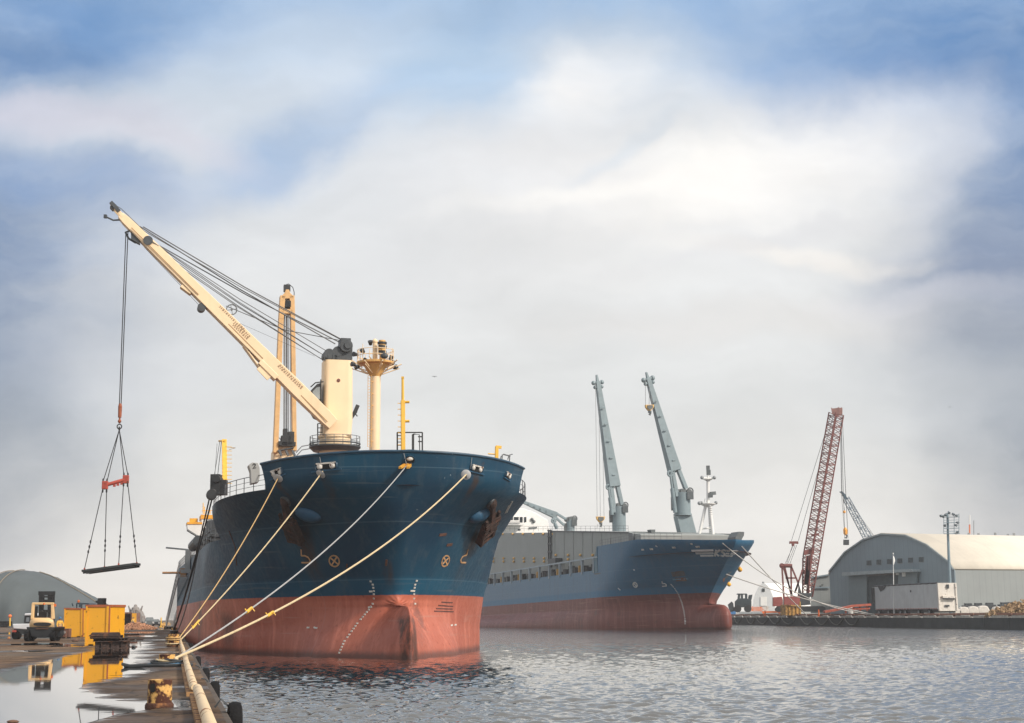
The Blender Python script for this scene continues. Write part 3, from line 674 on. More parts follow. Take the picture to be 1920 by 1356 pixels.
# ---- fairleads, each let into the shell
def fairlead(px, py, wpx, hpx, tilt=0, rnd=False):
    p, nn = hit(BV1, px, py); tx = UPV.cross(nn).normalized(); ty = nn.cross(tx).normalized()
    if tx.dot(RR) < 0: tx = -tx
    sc_ = (p-CAM).length/F; w_, h_ = wpx*sc_/2, hpx*sc_/2
    q = math.radians(tilt); ax, ay = tx*math.cos(q)+ty*math.sin(q), ty*math.cos(q)-tx*math.sin(q)
    def ov(k, o_, n_=24):
        r_ = []
        for i in range(n_):
            a = 2*math.pi*i/n_; e = .5 if not rnd else 1.0
            cx_, sy_ = math.cos(a), math.sin(a); fx = math.copysign(abs(cx_)**e, cx_); fy = math.copysign(abs(sy_)**e, sy_)
            r_.append(p+ax*(w_*k*fx)+ay*(h_*k*fy)+nn*o_)
        return r_
    root = MB(); o1, o2, o3 = ov(1.22, .03), ov(1.10, .16), ov(.98, .07)
    vs_ = o1+o2+o3; n_ = 24; f_ = [(i, (i+1) % n_, n_+(i+1) % n_, n_+i) for i in range(n_)]+[(n_+i, n_+(i+1) % n_, 2*n_+(i+1) % n_, 2*n_+i) for i in range(n_)]
    root.add(vs_, f_); fr = root.build('fairlead', NAVY, ship, smooth=40)
    q_ = MB(); q_.add(ov(1.0, .05), [tuple(range(24))]); q_.build('opening', HOLE, fr)
    if not rnd:
        q_ = MB()
        for sgn in (-1, 1):
            c_ = p+ax*(w_*.66*sgn)+nn*.08; q_.ball(c_, 1, 12, 8, (w_*.32, .12, h_*.95), basis(nn, ay))
        q_.beam(p-ax*w_+ay*h_*.9+nn*.1, p+ax*w_+ay*h_*.9+nn*.1, .12, .1, nn); q_.build('roller', POCKET, fr, smooth=60)
        q_ = MB(); q_.beam(p-ax*w_*1.55-ay*h_*1.45+nn*.06, p+ax*w_*1.55-ay*h_*1.25+nn*.06, .12, .07, nn); q_.build('chafe_bar', LBLUE, fr)
    else:
        q_ = MB(); q_.ball(p+ay*h_*.3+nn*.06, 1, 12, 8, (w_*.8, .1, h_*.55), basis(nn, ay)); q_.build('roller', POCKET, fr, smooth=60)
    return p, nn
fairlead(520, 886.5, 27, 12, 10); fairlead(612, 874, 38, 12, 3); fairlead(768, 862.5, 17, 15, 0, True); fairlead(893, 879, 26, 11, -9); fairlead(951, 892, 17, 10, -14)

# ---- anchors in their bolsters
def anchor(top, bot, bol, bol_r, rot):
    p0, n0 = hit(BV1, *top); p1, n1_ = hit(BV1, *bot); pb, nb = hit(BV1, *bol)
    sc_ = (pb-CAM).length/F; tx = UPV.cross(nb).normalized(); ty = nb.cross(tx)
    if tx.dot(RR) < 0: tx = -tx
    q = math.radians(rot); ax = tx*math.cos(q)+ty*math.sin(q); ay = ty*math.cos(q)-tx*math.sin(q)
    R = Matrix((ax, nb, ay)).transposed()
    q_ = MB(); q_.ball(pb, 1, 24, 14, (bol_r[0]*sc_, .5, bol_r[1]*sc_), R); q_.build('anchor_bolster', LBLUE, ship, smooth=80)
    nn = (n0+n1_).normalized(); a = (p1-p0).normalized(); sd_ = a.cross(nn).normalized(); ln = (p1-p0).length
    P = lambda u, v, o_: p0+a*(ln*u)+sd_*(ln*v)+nn*o_
    q_ = MB(); q_.beam(P(-.05, 0, .15), P(.62, 0, .62), .32, .36, sd_, .46, .46)
    q_.beam(P(.5, -.18, .55), P(.5, .18, .55), .42, .4, a)                    # shoulder
    q_.prism([P(.36, -.17, .25), P(.36, .17, .25), P(.98, .17, .2), P(1.02, .12, .2), P(1.02, -.12, .2), P(.98, -.17, .2)], nn*.45)
    for v in (-.13, .13): q_.beam(P(.24, v*1.1, .5), P(1.0, v, .66), .2, .2, sd_, .3, .24)
    for u in (.42, .60, .78, .96): q_.beam(P(u, -.17, .68), P(u, .17, .68), .14, .18, a)
    q_.ball(P(-.06, 0, .12), .32, 10, 7, (1, .8, 1.3))
    q_.build('anchor', ANCH, ship, bevel=.03)
    q_ = MB()
    q_.ball(p0-a*.15+nn*.02, 1, 14, 8, (.42, .18, .5), Matrix((sd_, nn, a)).transposed()); q_.build('hawse_lip', DKGREY, ship, smooth=60)
anchor((537, 942), (564, 1008), (578, 964), (27, 17), -28)
anchor((920, 946), (900, 1004), (899, 965), (25, 15), 42)

# ---- painted marks
def mark(name, strokes, m_, r=.05, bv=None, parent=None, off=.035, close=False):
    bv = bv or BV1; q_ = MB(); ok = False
    for st in strokes:
        pts = []
        for i in range(len(st)-1):
            for u in np.linspace(0, 1, 5)[:-1]: pts.append((st[i][0]+(st[i+1][0]-st[i][0])*u, st[i][1]+(st[i+1][1]-st[i][1])*u))
        pts.append(st[-1]); w_ = []
        for x, y in pts:
            p, nn = hit(bv, x, y, off)
            if p is not None: w_.append((p, nn))
        for (a, na), (b_, nb) in zip(w_, w_[1:]):
            if (b_-a).length > 1.5: continue
            t1 = (b_-a).normalized().cross(na).normalized()*r; e = (b_-a).normalized()*r*.4
            q_.add([a-t1-e, b_-t1+e, b_+t1+e, a+t1-e, a-t1-e-na*.03, b_-t1+e-nb*.03, b_+t1+e-nb*.03, a+t1-e-na*.03], [(0, 1, 2, 3), (0, 4, 5, 1), (1, 5, 6, 2), (2, 6, 7, 3), (3, 7, 4, 0)]); ok = True
    return q_.build(name, m_, parent or ship) if ok else None
def circ(cx_, cy_, rx, ry, tilt=0, n_=20):
    q = math.radians(tilt); r_ = []
    for i in range(n_+1):
        a = 2*math.pi*i/n_; x, y = rx*math.cos(a), ry*math.sin(a); r_.append((cx_+x*math.cos(q)-y*math.sin(q), cy_+x*math.sin(q)+y*math.cos(q)))
    return r_
mark('bow_symbol', [[(565, 1031), (565.5, 1042), (572, 1042), (578, 1045), (582, 1051), (581.5, 1054), (579, 1055), (566, 1055)]], MARK)
mark('bow_symbol', [[(877, 1031), (874.5, 1041), (870, 1042), (866, 1045), (863.5, 1050), (864, 1054), (866, 1055), (873, 1055)]], MARK)
mark('thruster_symbol', [circ(627, 1052, 9.2, 10.5, -25), [(620, 1046), (634, 1058)], [(632, 1044), (622, 1060)]], MARK)
mark('thruster_symbol', [circ(835, 1052, 6.5, 10.5, 22), [(830, 1057), (840, 1047)], [(832, 1045), (838.5, 1060)]], MARK)
dots = []
def run(pl, step=6):
    for (x0, y0), (x1, y1) in zip(pl, pl[1:]):
        L_ = math.hypot(x1-x0, y1-y0); 
        for i in range(int(L_/step)):
            u = i*step/L_; x, y = x0+(x1-x0)*u, y0+(y1-y0)*u; dots.append([(x-1.0, y), (x+1.2, y+.3)])
run([(695, 1090), (699, 1096), (701, 1108), (701, 1122), (699, 1132), (692, 1143), (670, 1169), (655, 1190), (646, 1202), (633, 1231)]); run([(781, 1089), (778, 1096), (776, 1108), (776, 1122), (778, 1132), (780, 1138)])
for st_ in dots+[[(693, 1109), (698, 1109)], [(770, 1108), (775, 1108)], [(691, 1139), (697, 1138)], [(576, 1177), (580, 1177)], [(589, 1176.5), (591, 1177.5), (595, 1178)], [(845, 1173), (848, 1172)], [(852, 1172), (855, 1171.5)]]: mark('draft_mark', [st_], MARKW, .055)
mark('ship_name', [[(957.5, 944), (950, 961)], [(953.5, 948), (947, 962)], [(960, 941), (954, 953)]], MARKW, .05)
# bow rust runs and scrapes
mark('rust_run', [[(651, 1058), (650, 1064)]], RUST, .06); mark('rust_run', [[(725, 1050), (724, 1060)]], RUST, .07)
for st_ in ([(824, 1003), (836, 1002)], [(838, 1022), (847, 1021)]): mark('rust_run', [st_], RUST, .10)
for st_ in ([(828, 1129), (848, 1130)], [(822, 1135), (849, 1137)], [(818, 1141), (848, 1142)], [(814, 1146), (850, 1147)], [(868, 1195), (900, 1192)], [(350, 1181), (423, 1182)]): mark('hull_scrape', [st_], mat('scrape_dark_red', (.10, .04, .035), .8, var=.4), .035)
mark('rust_run', [[(430, 996), (441, 1025), (444, 1060)]], RUST, .05)

# ---- rails of the forecastle and main deck
def rail(name, base, h=1.05, r=.03, m_=RAILG, parent=ship, bars=3, post=1):
    q_ = MB()
    for k_ in range(bars): q_.tube([p+UPV*(h*(k_+1)/bars) for p in base], r if k_ == bars-1 else r*.6, 5)
    for p in base[::post]: q_.tube([p, p+UPV*h], r, 5)
    return q_.build(name, m_, parent)
for sgn in (-1, 1):
    rail('forecastle_rail', [A.W(s, sgn*(half1(s, 11.7)-.1), 11.68+sheer1(s, 11.7)) for s in np.linspace(5.8, 19.3, 11)])
    rail('deck_rail', [A.W(s, sgn*(half1(s, 8.9)-.1), 8.55) for s in np.linspace(19.8, 98, 36)], .95)
# ventilator / locker at the end of the bulwark
p = A.P(477, 888, 6.6); q_ = MB(); q_.prism([A.P(x, y, 6.6) for x, y in ((466, 872), (473, 867), (484, 868), (487, 878), (487.5, 893), (485, 904), (471, 907), (470, 884))], A.d*1.2); q_.build('deck_locker', mat('locker_grey', (.34, .34, .33), .5, var=.1), ship, bevel=.03)
q_ = MB(); q_.tube([A.P(x, y, 6.58) for x, y in ((474, 872), (476, 869.5), (479, 870.5), (478.5, 873.5), (474.5, 878), (480, 877))], .035, 5); q_.build('deck_number', BLACK, ship)
# winch and roller at the forward shoulder, where the spring lines leave
p = A.P(405, 912, 13.6); q_ = MB(); q_.box(p+Vector((0, 0, .1)), (.7, .8, 1.5)); q_.box(p+Vector((.55, 0, -.1)), (.5, .6, 1.1)); q_.cyl(p+A.d*-.5+Vector((-.3, 0, -.6)), p+A.d*.5+Vector((-.3, 0, -.6)), .38, n=14); q_.cyl(p+Vector((.1, -.6, .5)), p+Vector((.1, .6, .5)), .3, n=12); q_.build('mooring_winch', BLACK, ship, bevel=.03)

# ---- foremast with its light platform
FM = 15.0
b0, b1 = A.P(702, 850, FM), A.P(704, 705, FM); q_ = MB(); b0.z -= 2
q_.cyl(b0, b1, .40, n=20); mast = q_.build('foremast', CRANE_Y, ship, smooth=60)
q_ = MB(); c_ = A.P(704, 683, FM); q_.lathe([(.40, -.98), (.95, -.05), (1.42, .0), (1.45, .14), (1.38, .16)], c_, 24); q_.build('mast_platform', MAST_Y, mast, smooth=40)
q_ = MB()
for j in range(14):
    a = 2*math.pi*j/14; p = c_+Vector((1.38*math.cos(a), 1.38*math.sin(a), .15)); q_.tube([p, p+UPV*(1.0+.25*math.sin(j*2.3))], .03, 5)
for hh in (.5, .95): q_.torus(c_+UPV*(hh+.1), 1.38, .028, UPV, 24, 5)
for j in range(9):
    a = 2*math.pi*j/9+.2; u = Vector((math.cos(a), math.sin(a), 0)); q_.tube([c_+u*1.1-UPV*.35, c_+u*2.0+UPV*(.05+.12*math.sin(j*1.7))], .05, 5); q_.tube([c_+u*.6-UPV*.75, c_+u*1.85-UPV*.28], .04, 5)
for x, y in ((686, 690), (692, 668), (700, 655), (716, 668), (676, 672), (727, 690)): q_.tube([c_+(A.P(x, y, FM)-c_)*.2, A.P(x, y, FM)], .05, 5)
q_.build('platform_rail', CRANE_Y, mast)
q_ = MB()
for (x, y), (tx, ty) in zip(((668, 668), (671, 690), (681, 660), (686, 676), (696, 646), (733, 671), (741, 689), (735, 681), (664, 686)), ((-.6, 0), (-.8, -.3), (-.5, .6), (-.4, 0), (0, .8), (.5, .6), (.9, .3), (.9, 0), (-.9, .1))):
    p = A.P(x, y, FM)+Vector((0, random.uniform(-.8, .3), 0)); v = Vector((tx, -.6, ty)).normalized(); q_.cyl(p-v*.16, p+v*.16, .12, .2, 10)
q_.build('floodlight', BLACK, mast)
q_ = MB(); p = A.P(703, 655, FM); q_.cyl(p-UPV*1.5, p+UPV*.55, .18, n=12); q_.ball(p+UPV*.6, .22, 10, 7); q_.build('light_post', CRANE_Y, mast, smooth=60)
q_ = MB(); p = A.P(713.5, 654, FM)+A.d*-.7
for k_, (rr, z0, z1) in enumerate(((.20, -1.0, -.55), (.34, -.55, -.3), (.30, -.3, -.12), (.36, -.12, .1), (.28, .1, .22), (.36, .22, .38), (.26, .38, .52))):
    q_.cm = k_ % 2; q_.cyl(p+UPV*z0, p+UPV*z1, rr, n=16)
q_.build('mast_lantern', [MAST_Y, BLACK], mast, smooth=40)
q_ = MB(); p = A.P(714, 674, FM)-A.d*1.5; q_.ball(p, .3, 12, 8, (1, .7, .75)); q_.build('ship_horn', DKGREY, mast, smooth=80)
q_ = MB(); l0, l1 = A.P(693, 838, FM-.6), A.P(693.5, 704, FM-.6)
for o_ in (-.14, .14): q_.tube([l0+A.n*o_, l1+A.n*o_], .025, 5)
for i in range(26): p = l0.lerp(l1, i/25); q_.tube([p-A.n*.14, p+A.n*.14], .02, 4)
for i in range(6): p = l0.lerp(l1, (i+.5)/6); q_.tube([p+A.n*.14, p+A.n*.3+A.d*.4], .04, 4)
q_.build('ladder', MAST_Y, mast)

# ---- jackstaff and lookout cage at the stem, davits
q_ = MB(); p0, p1, p2 = A.P(756, 862, 3.0), A.P(755.3, 751, 3.0), A.P(755, 708, 3.0); q_.beam(p0, p1, .26, .26, A.n); q_.tube([p1, p2], [.1, .08], 8); q_.box(p2, (.18, .18, .12))
for i in range(8): p = p1.lerp(A.P(756, 840, 3.0), (i+.5)/8); q_.tube([p-A.n*.12, p-A.n*.36], .03, 4)
for y in (754, 790): p = A.P(759, y, 3.0); q_.cyl(p, p+A.n*.3-A.d*.1, .09, n=8)
q_.build('jackstaff', BRIGHT_Y, ship)
q_ = MB()
for x in (745, 792): q_.tube([A.P(x, 852, 3.4), A.P(x, 811, 3.4)], .055, 5); q_.tube([A.P(x, 852, 4.8), A.P(x, 813, 4.8)], .035, 5)
for y in (811, 819, 828): q_.tube([A.P(745, y, 3.4), A.P(792, y, 3.4)] if y == 811 else [A.P(784, y, 3.4), A.P(792, y, 3.4)], .045, 5)
for y in (817, 823, 829, 835): q_.tube([A.P(745, y, 3.4), A.P(752, y, 3.4)], .03, 5)
for x in (773.5, 775.5): q_.tube([A.P(x, 846, 3.4), A.P(x, 815, 3.4), A.P(x+3, 814, 3.4)], .05, 5)
q_.tube([A.P(775, 814, 3.4), A.P(786, 815, 3.4), A.P(787, 846, 3.4)], .035, 5)
q_.build('lookout_cage', BLACK, ship)
q_ = MB(); p0, p1 = A.B(421.5, 921, -11.0), A.B(420.5, 826, -11.0); q_.beam(p0, p1, .34, .34, A.n)
for i in range(10): p = A.B(423, 838+i*7.6, -11.0); q_.tube([p, p+A.n*.45], .03, 4)
q_.tube([A.B(421, 827, -11.0), A.B(411, 827, -11.0)], .08, 6); q_.tube([A.B(423, 838, -11.0), A.B(441, 840, -11.0), A.B(430, 843, -11.0)], .025, 4); q_.build('davit', BRIGHT_Y, ship)
q_ = MB(); q_.tube([A.B(412, 828, -11.0), A.B(399, 910, -11.0)], .025, 4); q_.tube([A.B(415, 829, -11.0), A.B(407, 902, -11.0)], .03, 4); q_.tube([A.B(407, 832, -11.0), A.B(402, 905, -11.0)], .018, 4); q_.build('davit_wires', CABLE, ship)
q_ = MB(); p = A.P(931, 848, 7.0); q_.beam(A.P(931, 866, 7), A.P(931.5, 837, 7), .22, .22, A.n); q_.beam(A.P(930, 838, 7), A.P(940, 839, 7), .2, .16, UPV); q_.tube([A.P(915, 851, 7), A.P(930, 852, 7)], .05, 5); q_.build('davit', BRIGHT_Y, ship)
q_ = MB()
for x in (941, 955): q_.tube([A.P(x, 868, 7.5), A.P(x+1, 853, 7.5), A.P(x+6, 852, 7.5)], .045, 5); q_.tube([A.P(x-3, 862, 7.5), A.P(x-1, 855, 7.5)], .04, 5)
q_.tube([A.P(943, 852, 7.5), A.P(957, 855, 7.5)], .05, 5); q_.build('vent_pipe', RAILG, ship)

# ---- deck crane over the hatches, jib swung out over the quay
CS = 38.5
def CPt(x, y, o_=0.0): return A.P(x, y, CS)+A.d*o_
def rrect(c_, w_, d_, rr, n_=6):
    r_ = []
    for sx_, sy_, a0 in ((1, 1, 0), (-1, 1, 90), (-1, -1, 180), (1, -1, 270)):
        for i in range(n_+1):
            a = rad(a0+90*i/n_); r_.append(c_+A.n*(sx_*(w_/2-rr)+rr*math.cos(a))+A.d*(sy_*(d_/2-rr)+rr*math.sin(a)))
    return r_
q_ = MB(); bt, tp = CPt(629, 822), CPt(632, 679); bt2 = bt.copy(); bt2.z -= 9
w_t = (CPt(658.5, 700)-CPt(605, 700)).length
q_.cyl(bt2, CPt(628, 820), w_t*.54, n=32); q_.cyl(CPt(628, 822), CPt(628, 817.5), w_t*.58, n=32)
q_.prism(rrect(CPt(628.5, 819), w_t*1.02, 2.6, .5), CPt(631, 790)-CPt(628.5, 819)); 
a_ = rrect(CPt(631, 790), w_t*1.02, 2.6, .5); b_ = rrect(tp, w_t, 2.5, .5); nn_ = len(a_)
q_.add(a_+b_, [(i, (i+1) % nn_, nn_+(i+1) % nn_, nn_+i) for i in range(nn_)]+[tuple(range(nn_, 2*nn_))])
crane = q_.build('deck_crane', CRANE_Y, ship, smooth=35)
q_ = MB(); c_ = CPt(631, 717.5, -1.27); q_.cyl(c_-A.d*.05, c_+A.d*.05, .16, n=14); q_.cyl(c_-A.d*.01, c_-A.d*.07, .10, n=12); q_.build('porthole', mat('rust_porthole', (.16, .06, .04), .6), crane)
q_ = MB(); q_.tube(rrect(CPt(628, 833), 4.6, 4.6, 2.28), .07, 6); q_.lathe([(2.0, -.35), (2.3, -.05), (2.36, .0), (2.36, .12), (2.2, .14)], CPt(628, 840), 32); q_.build('crane_walkway', DKGREY, crane, smooth=30)
q_ = MB(); ring = [CPt(628, 839)+A.n*(2.3*math.cos(a))+A.d*(2.3*math.sin(a)) for a in np.linspace(0, 2*math.pi, 19)]
for hh in (.45, .95): q_.tube([p+UPV*hh for p in ring], .03, 5)
for p in ring[:-1]: q_.tube([p, p+UPV*.95], .03, 5)
q_.build('walkway_rail', RAILG, crane)
# winch head on top
q_ = MB(); q_.box((CPt(612, 671)+CPt(632, 671))/2, ((CPt(633, 671)-CPt(604, 671)).length, 1.7, (CPt(620, 662)-CPt(620, 679)).length), basis(A.d)); q_.box(CPt(647, 664), ((CPt(659, 664)-CPt(636, 664)).length, 1.6, (CPt(647, 645)-CPt(647, 681)).length), basis(A.d))
q_.cyl(CPt(646, 652, -1.15), CPt(646, 652, 1.15), (CPt(646, 640)-CPt(646, 652)).length, n=22); q_.cyl(CPt(615, 667, -1.0), CPt(615, 667, 1.0), .5, n=18); q_.cyl(CPt(631, 662, -.9), CPt(631, 662, .9), .48, n=16); q_.box(CPt(646, 641), (.95, 1.7, .4), basis(A.d)); q_.cyl(CPt(649, 652, -1.3), CPt(649, 652, -1.1), .34, n=18)
for x in (606, 613, 622, 630): q_.tube([CPt(x, 681, -1.05), CPt(x, 668, -1.0)], .06, 5)
q_.build('winch_head', DKGREY, crane, smooth=35, bevel=.03)
# jib
JB = [(624.5, 797), (440, 620), (209, 386)]
CPj = lambda x, y, o_=0.0: A.P(x, y, CS-1.98)+A.d*o_
hinge, tip = CPj(624, 797), CPj(207, 386); ax = (tip-hinge).normalized(); upj = A.d.cross(ax).normalized()
if upj.z < 0: upj = -upj
jl = (tip-hinge).length
def J(u, v, o_=0.0): return hinge+ax*(jl*u)+upj*v+A.d*o_
q_ = MB(); st_ = [(0, .55, .50), (.04, .62, .55), (.16, .66, .62), (.30, .60, .62), (.55, .54, .58), (.80, .46, .5), (.93, .38, .42), (.955, .30, .38)]
sec = [[J(u, -h_, -w_), J(u, h_, -w_), J(u, h_, w_), J(u, -h_, w_)] for u, h_, w_ in st_]
vs_ = [p for r_ in sec for p in r_]; f_ = [(i*4+j, i*4+(j+1) % 4, i*4+4+(j+1) % 4, i*4+4+j) for i in range(len(sec)-1) for j in range(4)]+[(3, 2, 1, 0), tuple(range(len(vs_)-4, len(vs_)))]
q_.add(vs_, f_)
for s_ in (-1, 1): q_.beam(J(.945, .05, s_*.36), J(1.0, .12, s_*.3), .1, .34, A.d)
q_.beam(J(.235, -.62, 0), J(.31, -.62, 0), 1.3, .5, A.d); q_.beam(J(.30, -1.0, 0), J(.385, -.6, 0), 1.0, .14, A.d); q_.beam(J(.25, -1.05, -.5), J(.30, -1.0, -.5), .1, .7, A.d)
q_.beam(J(.62, -.56, 0), J(.66, -.72, 0), .9, .3, A.d)
jib = q_.build('jib', CRANE_Y, crane, bevel=.04)
q_ = MB()          # stiffening seam, tip frame, sheaves and small fittings
for u0, u1, v in ((.02, .29, -.26), (.31, .545, -.28), (.6, .9, -.25)): q_.beam(J(u0, v, -.63), J(u1, v+.06, -.56), .02, .09, A.d)
q_.build('jib_stiffener', mat('jib_seam', (.36, .22, .10), .6), jib)
q_ = MB()
q_.cyl(J(.835, .05, -.62), J(.835, .05, .62), .42, n=20); q_.build('jib_sheave', DKGREY, jib, smooth=40); q_ = MB(); q_.cyl(J(.565, -.82, -.5), J(.565, -.82, .5), .36, n=16); q_.build('jib_sheave', DKGREY, jib, smooth=40); q_ = MB(); q_.beam(J(.99, .1, -.42), J(.99, .1, .42), .35, .5, ax); q_.beam(J(.965, .12, -.4), J(1.005, .18, -.4), .3, .3, A.d)
q_.tube([J(.90, -.35), J(.905, -.75), J(.885, -.95), J(.86, -.8), J(.868, -.35)], .10, 6); q_.prism([J(.86, -.4, -.3), J(.895, -.38, -.3), J(.875, -.9, -.3), J(.845, -.62, -.3)], A.d*.6)
q_.tube([J(.945, -.25), J(.96, -.75), J(.985, -1.0)], .08, 5); q_.box(J(.985, -1.0), (.25, .3, .3)); q_.tube([J(1.0, .3), J(.97, .5), J(.87, .52)], .035, 5)
q_.build('jib_tip', DKGREY, jib, smooth=40)
q_ = MB(); c_ = J(.495, 1.02); q_.torus(c_, .46, .05, A.d, 22, 6)
for a in (.6, 2.17): v_ = ax*math.cos(a)+upj*math.sin(a); q_.tube([c_-v_*.46, c_+v_*.46], .03, 5)
q_.cyl(c_-A.d*.1, c_+A.d*.1, .1, n=10); q_.tube([J(.5, .5), c_-upj*.4], .06, 5); q_.build('guide_wheel', RAILG, jib)
q_ = MB()
random.seed(3); LETB = mat('lettering_brown', (.42, .29, .17), .7)
for (u0, u1, v0, rows_) in ((.462, .525, .40, 1), (.39, .455, .36, 3), (.42, .44, .46, 1), (.155, .262, .42, 2)):
    for r_ in range(rows_):
        u = u0; q_ = MB()
        while u < u1:
            w_ = random.choice((.0045, .006, .003)); v = v0-r_*.17; q_.beam(J(u, v, -.655), J(u+w_, v, -.655), .03, .11 if rows_ < 3 else .07, A.d); u += w_+.0035
        q_.build('jib_lettering', LETB, jib)
random.seed(11)
# cab at the foot of the jib
q_ = MB(); q_.prism([CPt(x, y, -1.25) for x, y in ((599, 722), (591, 724), (580.5, 735), (580, 770), (588, 784), (601, 790))], A.d*1.7); cab = q_.build('cab', BLACK, crane, bevel=.05)
q_ = MB(); q_.prism([CPt(x, y, -1.29) for x, y in ((597, 729), (590, 731), (583, 738), (583, 756), (597, 752))], A.d*.06); q_.build('cab_window', mat('cab_glass', (.25, .28, .29), .1), cab)
q_ = MB()
q_.tube([CPt(579, 730, -1.3), CPt(588, 722, -1.3), CPt(603, 720, -1.3)], .06, 5); q_.tube([CPt(598, 716, -1.3), CPt(598, 790, -1.3)], .06, 5); q_.tube([CPt(592, 798, -1.35), CPt(592, 832, -1.35)], .06, 5); q_.tube([CPt(600, 798, -1.35), CPt(600, 816, -1.35)], .05, 5)
for y in (798, 806, 814): q_.tube([CPt(592, y, -1.35), CPt(601, y, -1.35)], .04, 5)
q_.build('cab_ladder', BLACK, crane)
q_ = MB(); q_.beam(CPt(657, 785), CPt(667, 771), .3, .35, A.d); q_.beam(CPt(664, 776), CPt(671, 760), .34, .34, A.d); q_.tube([CPt(658, 780), CPt(660, 786), CPt(663, 780)], .06, 5); q_.tube([CPt(665, 774), CPt(670, 781)], .06, 5); q_.build('floodlight', BLACK, crane)
# luffing and hoisting wires
q_ = MB()
wires = [((268, 428), (640, 639)), ((283, 449), (640, 641)), ((262, 426), (628, 646)), ((285, 452), (606, 664)), ((285, 456), (612, 661)), ((283, 461), (605, 672)), ((286, 462), (606, 676)), ((424, 573), (640, 638)), ((300, 466), (600, 660)), ((255, 424), (640, 637))]
for i, (a, b2) in enumerate(wires):
    o_ = (-.5, .5, -.25, .3, -.55, .55, -.1, .2, .4, .1)[i]; p0, p1 = CPj(*a, o_), CPt(*b2, o_); pm = (p0+p1)/2-UPV*(.25 if i != 7 else .6); q_.tube([p0, (p0+pm*3)/4, pm, (p1+pm*3)/4, p1], .052 if i < 3 else .036, 5)
q_.tube([CPj(277, 452), J(.51, .56)], .025, 4); q_.tube([J(.83, -.52), J(.57, -.78)], .02, 4); q_.tube([CPj(435, 600), CPt(590, 668)], .015, 4)
q_.build('luffing_wires', CABLE, crane)
HT = CPj(238, 434)
hk = PP(221.5, 760, HT, Vector((0, 1, 0))); hook_top = Vector((HT.x, HT.y, hk.z))
q_ = MB(); 
for o_ in (-.09, .09): q_.tube([HT+A.n*o_, hook_top+A.n*o_*.8], .045, 5)
q_.build('hoist_wire', CABLE, crane)
def HP(y): h_ = PP(220, y, HT, Vector((0, 1, 0))); return Vector((HT.x, HT.y, h_.z))
q_ = MB(); q_.cyl(HP(757), HP(762), .12, .16, n=10); q_.cyl(HP(762), HP(783), .17, .15, n=12); q_.cyl(HP(783), HP(794), .08, n=8); q_.ball(HP(790), .16, 10, 7); hookb = q_.build('hook_block', mat('hook_red', (.30, .08, .03), .6, rust=.3, rscale=4), crane, smooth=40)

# ---- second crane, jib parked upright, seen end on
C2 = 74.0
def C2p(x, y, o_=0.0): return A.P(x, y, C2)+A.d*o_
q_ = MB(); q_.prism([C2p(x, y) for x, y in ((512, 862), (513, 845), (520, 832), (551, 831), (553, 858))], A.d*3)
crane2 = q_.build('deck_crane', CRANE_Y, ship, bevel=.06)
q_ = MB()
def seg(a, b2, w0, w1): q_.beam(C2p(*a), C2p(*b2), w0, 1.2, A.n, w1)
seg((516, 850), (526.5, 600), .55, .55); seg((526.5, 600), (529.5, 556), .55, .6); seg((551.5, 846), (548.5, 600), .5, .5); seg((548.5, 600), (546.5, 556), .5, .6)
q_.prism([C2p(x, y, -.6) for x, y in ((527, 562), (527, 557), (533, 551), (535, 545), (541, 545), (543, 551), (549, 557), (549.5, 562))], A.d*1.2); q_.prism([C2p(x, y, -.6) for x, y in ((528, 590), (548, 590), (548, 582), (528, 581))], A.d*1.2)
j2 = q_.build('jib', mat('crane_tan', (.66, .40, .17), .5, var=.12, streak=.3, stc=(.35, .17, .07)), crane2, bevel=.04)
q_ = MB(); q_.beam(C2p(538, 547), C2p(538, 535), .75, .7, A.n); q_.tube([C2p(537, 533.5), C2p(541, 532.5), C2p(549, 539), C2p(551.5, 548), C2p(551, 604)], .05, 5); q_.box(C2p(537.5, 571.5), (1.15, 1.0, .75)); q_.build('jib_head', BLACK, j2)
q_ = MB(); q_.prism([C2p(x, y, .3) for x, y in ((530, 566), (547, 566), (547, 580), (530, 580))], A.d*.1); q_.build('head_plate', mat('pale_plate', (.5, .52, .52), .5), j2)
q_ = MB()
for x0, x1, r_ in ((532.5, 532, .06), (534, 533.5, .04), (536.5, 536, .07), (538.3, 538, .07), (541.5, 541, .05), (545, 544.5, .04)): q_.tube([C2p(x0, 575), C2p(x1, 825)], r_, 5)
q_.build('hoist_wire', mat('greased_wire', (.22, .24, .26), .45, metal=.2, var=.2), crane2)
q_ = MB()
for x, y, ww, hh in ((535, 828, 1.1, 1.2), (544.5, 823, .7, 1.5), (534, 815, .5, 1.2), (529, 833, 1.0, .5), (540, 834, 1.6, .5)): q_.box(C2p(x, y, -.4), (ww, .9, hh), basis(A.d))
q_.torus(C2p(521, 826), .33, .05, A.d, 14, 5); q_.build('winch', BLACK, crane2, bevel=.04)
q_ = MB()
for x in (522, 535, 547): q_.beam(C2p(x, 846, -.7), C2p(x+4, 856, -.9), .25, .2, A.n)
q_.tube([C2p(519, 847, -.7), C2p(549, 841, -.7)], .1, 5); q_.build('jib_rest', DKGREY, crane2)
q_ = MB()
for y in (843, 850): q_.tube([C2p(555, y+6), C2p(566, y-6), C2p(600, y-12)], .06, 4)
q_.build('stay_rail', RAILG, crane2)

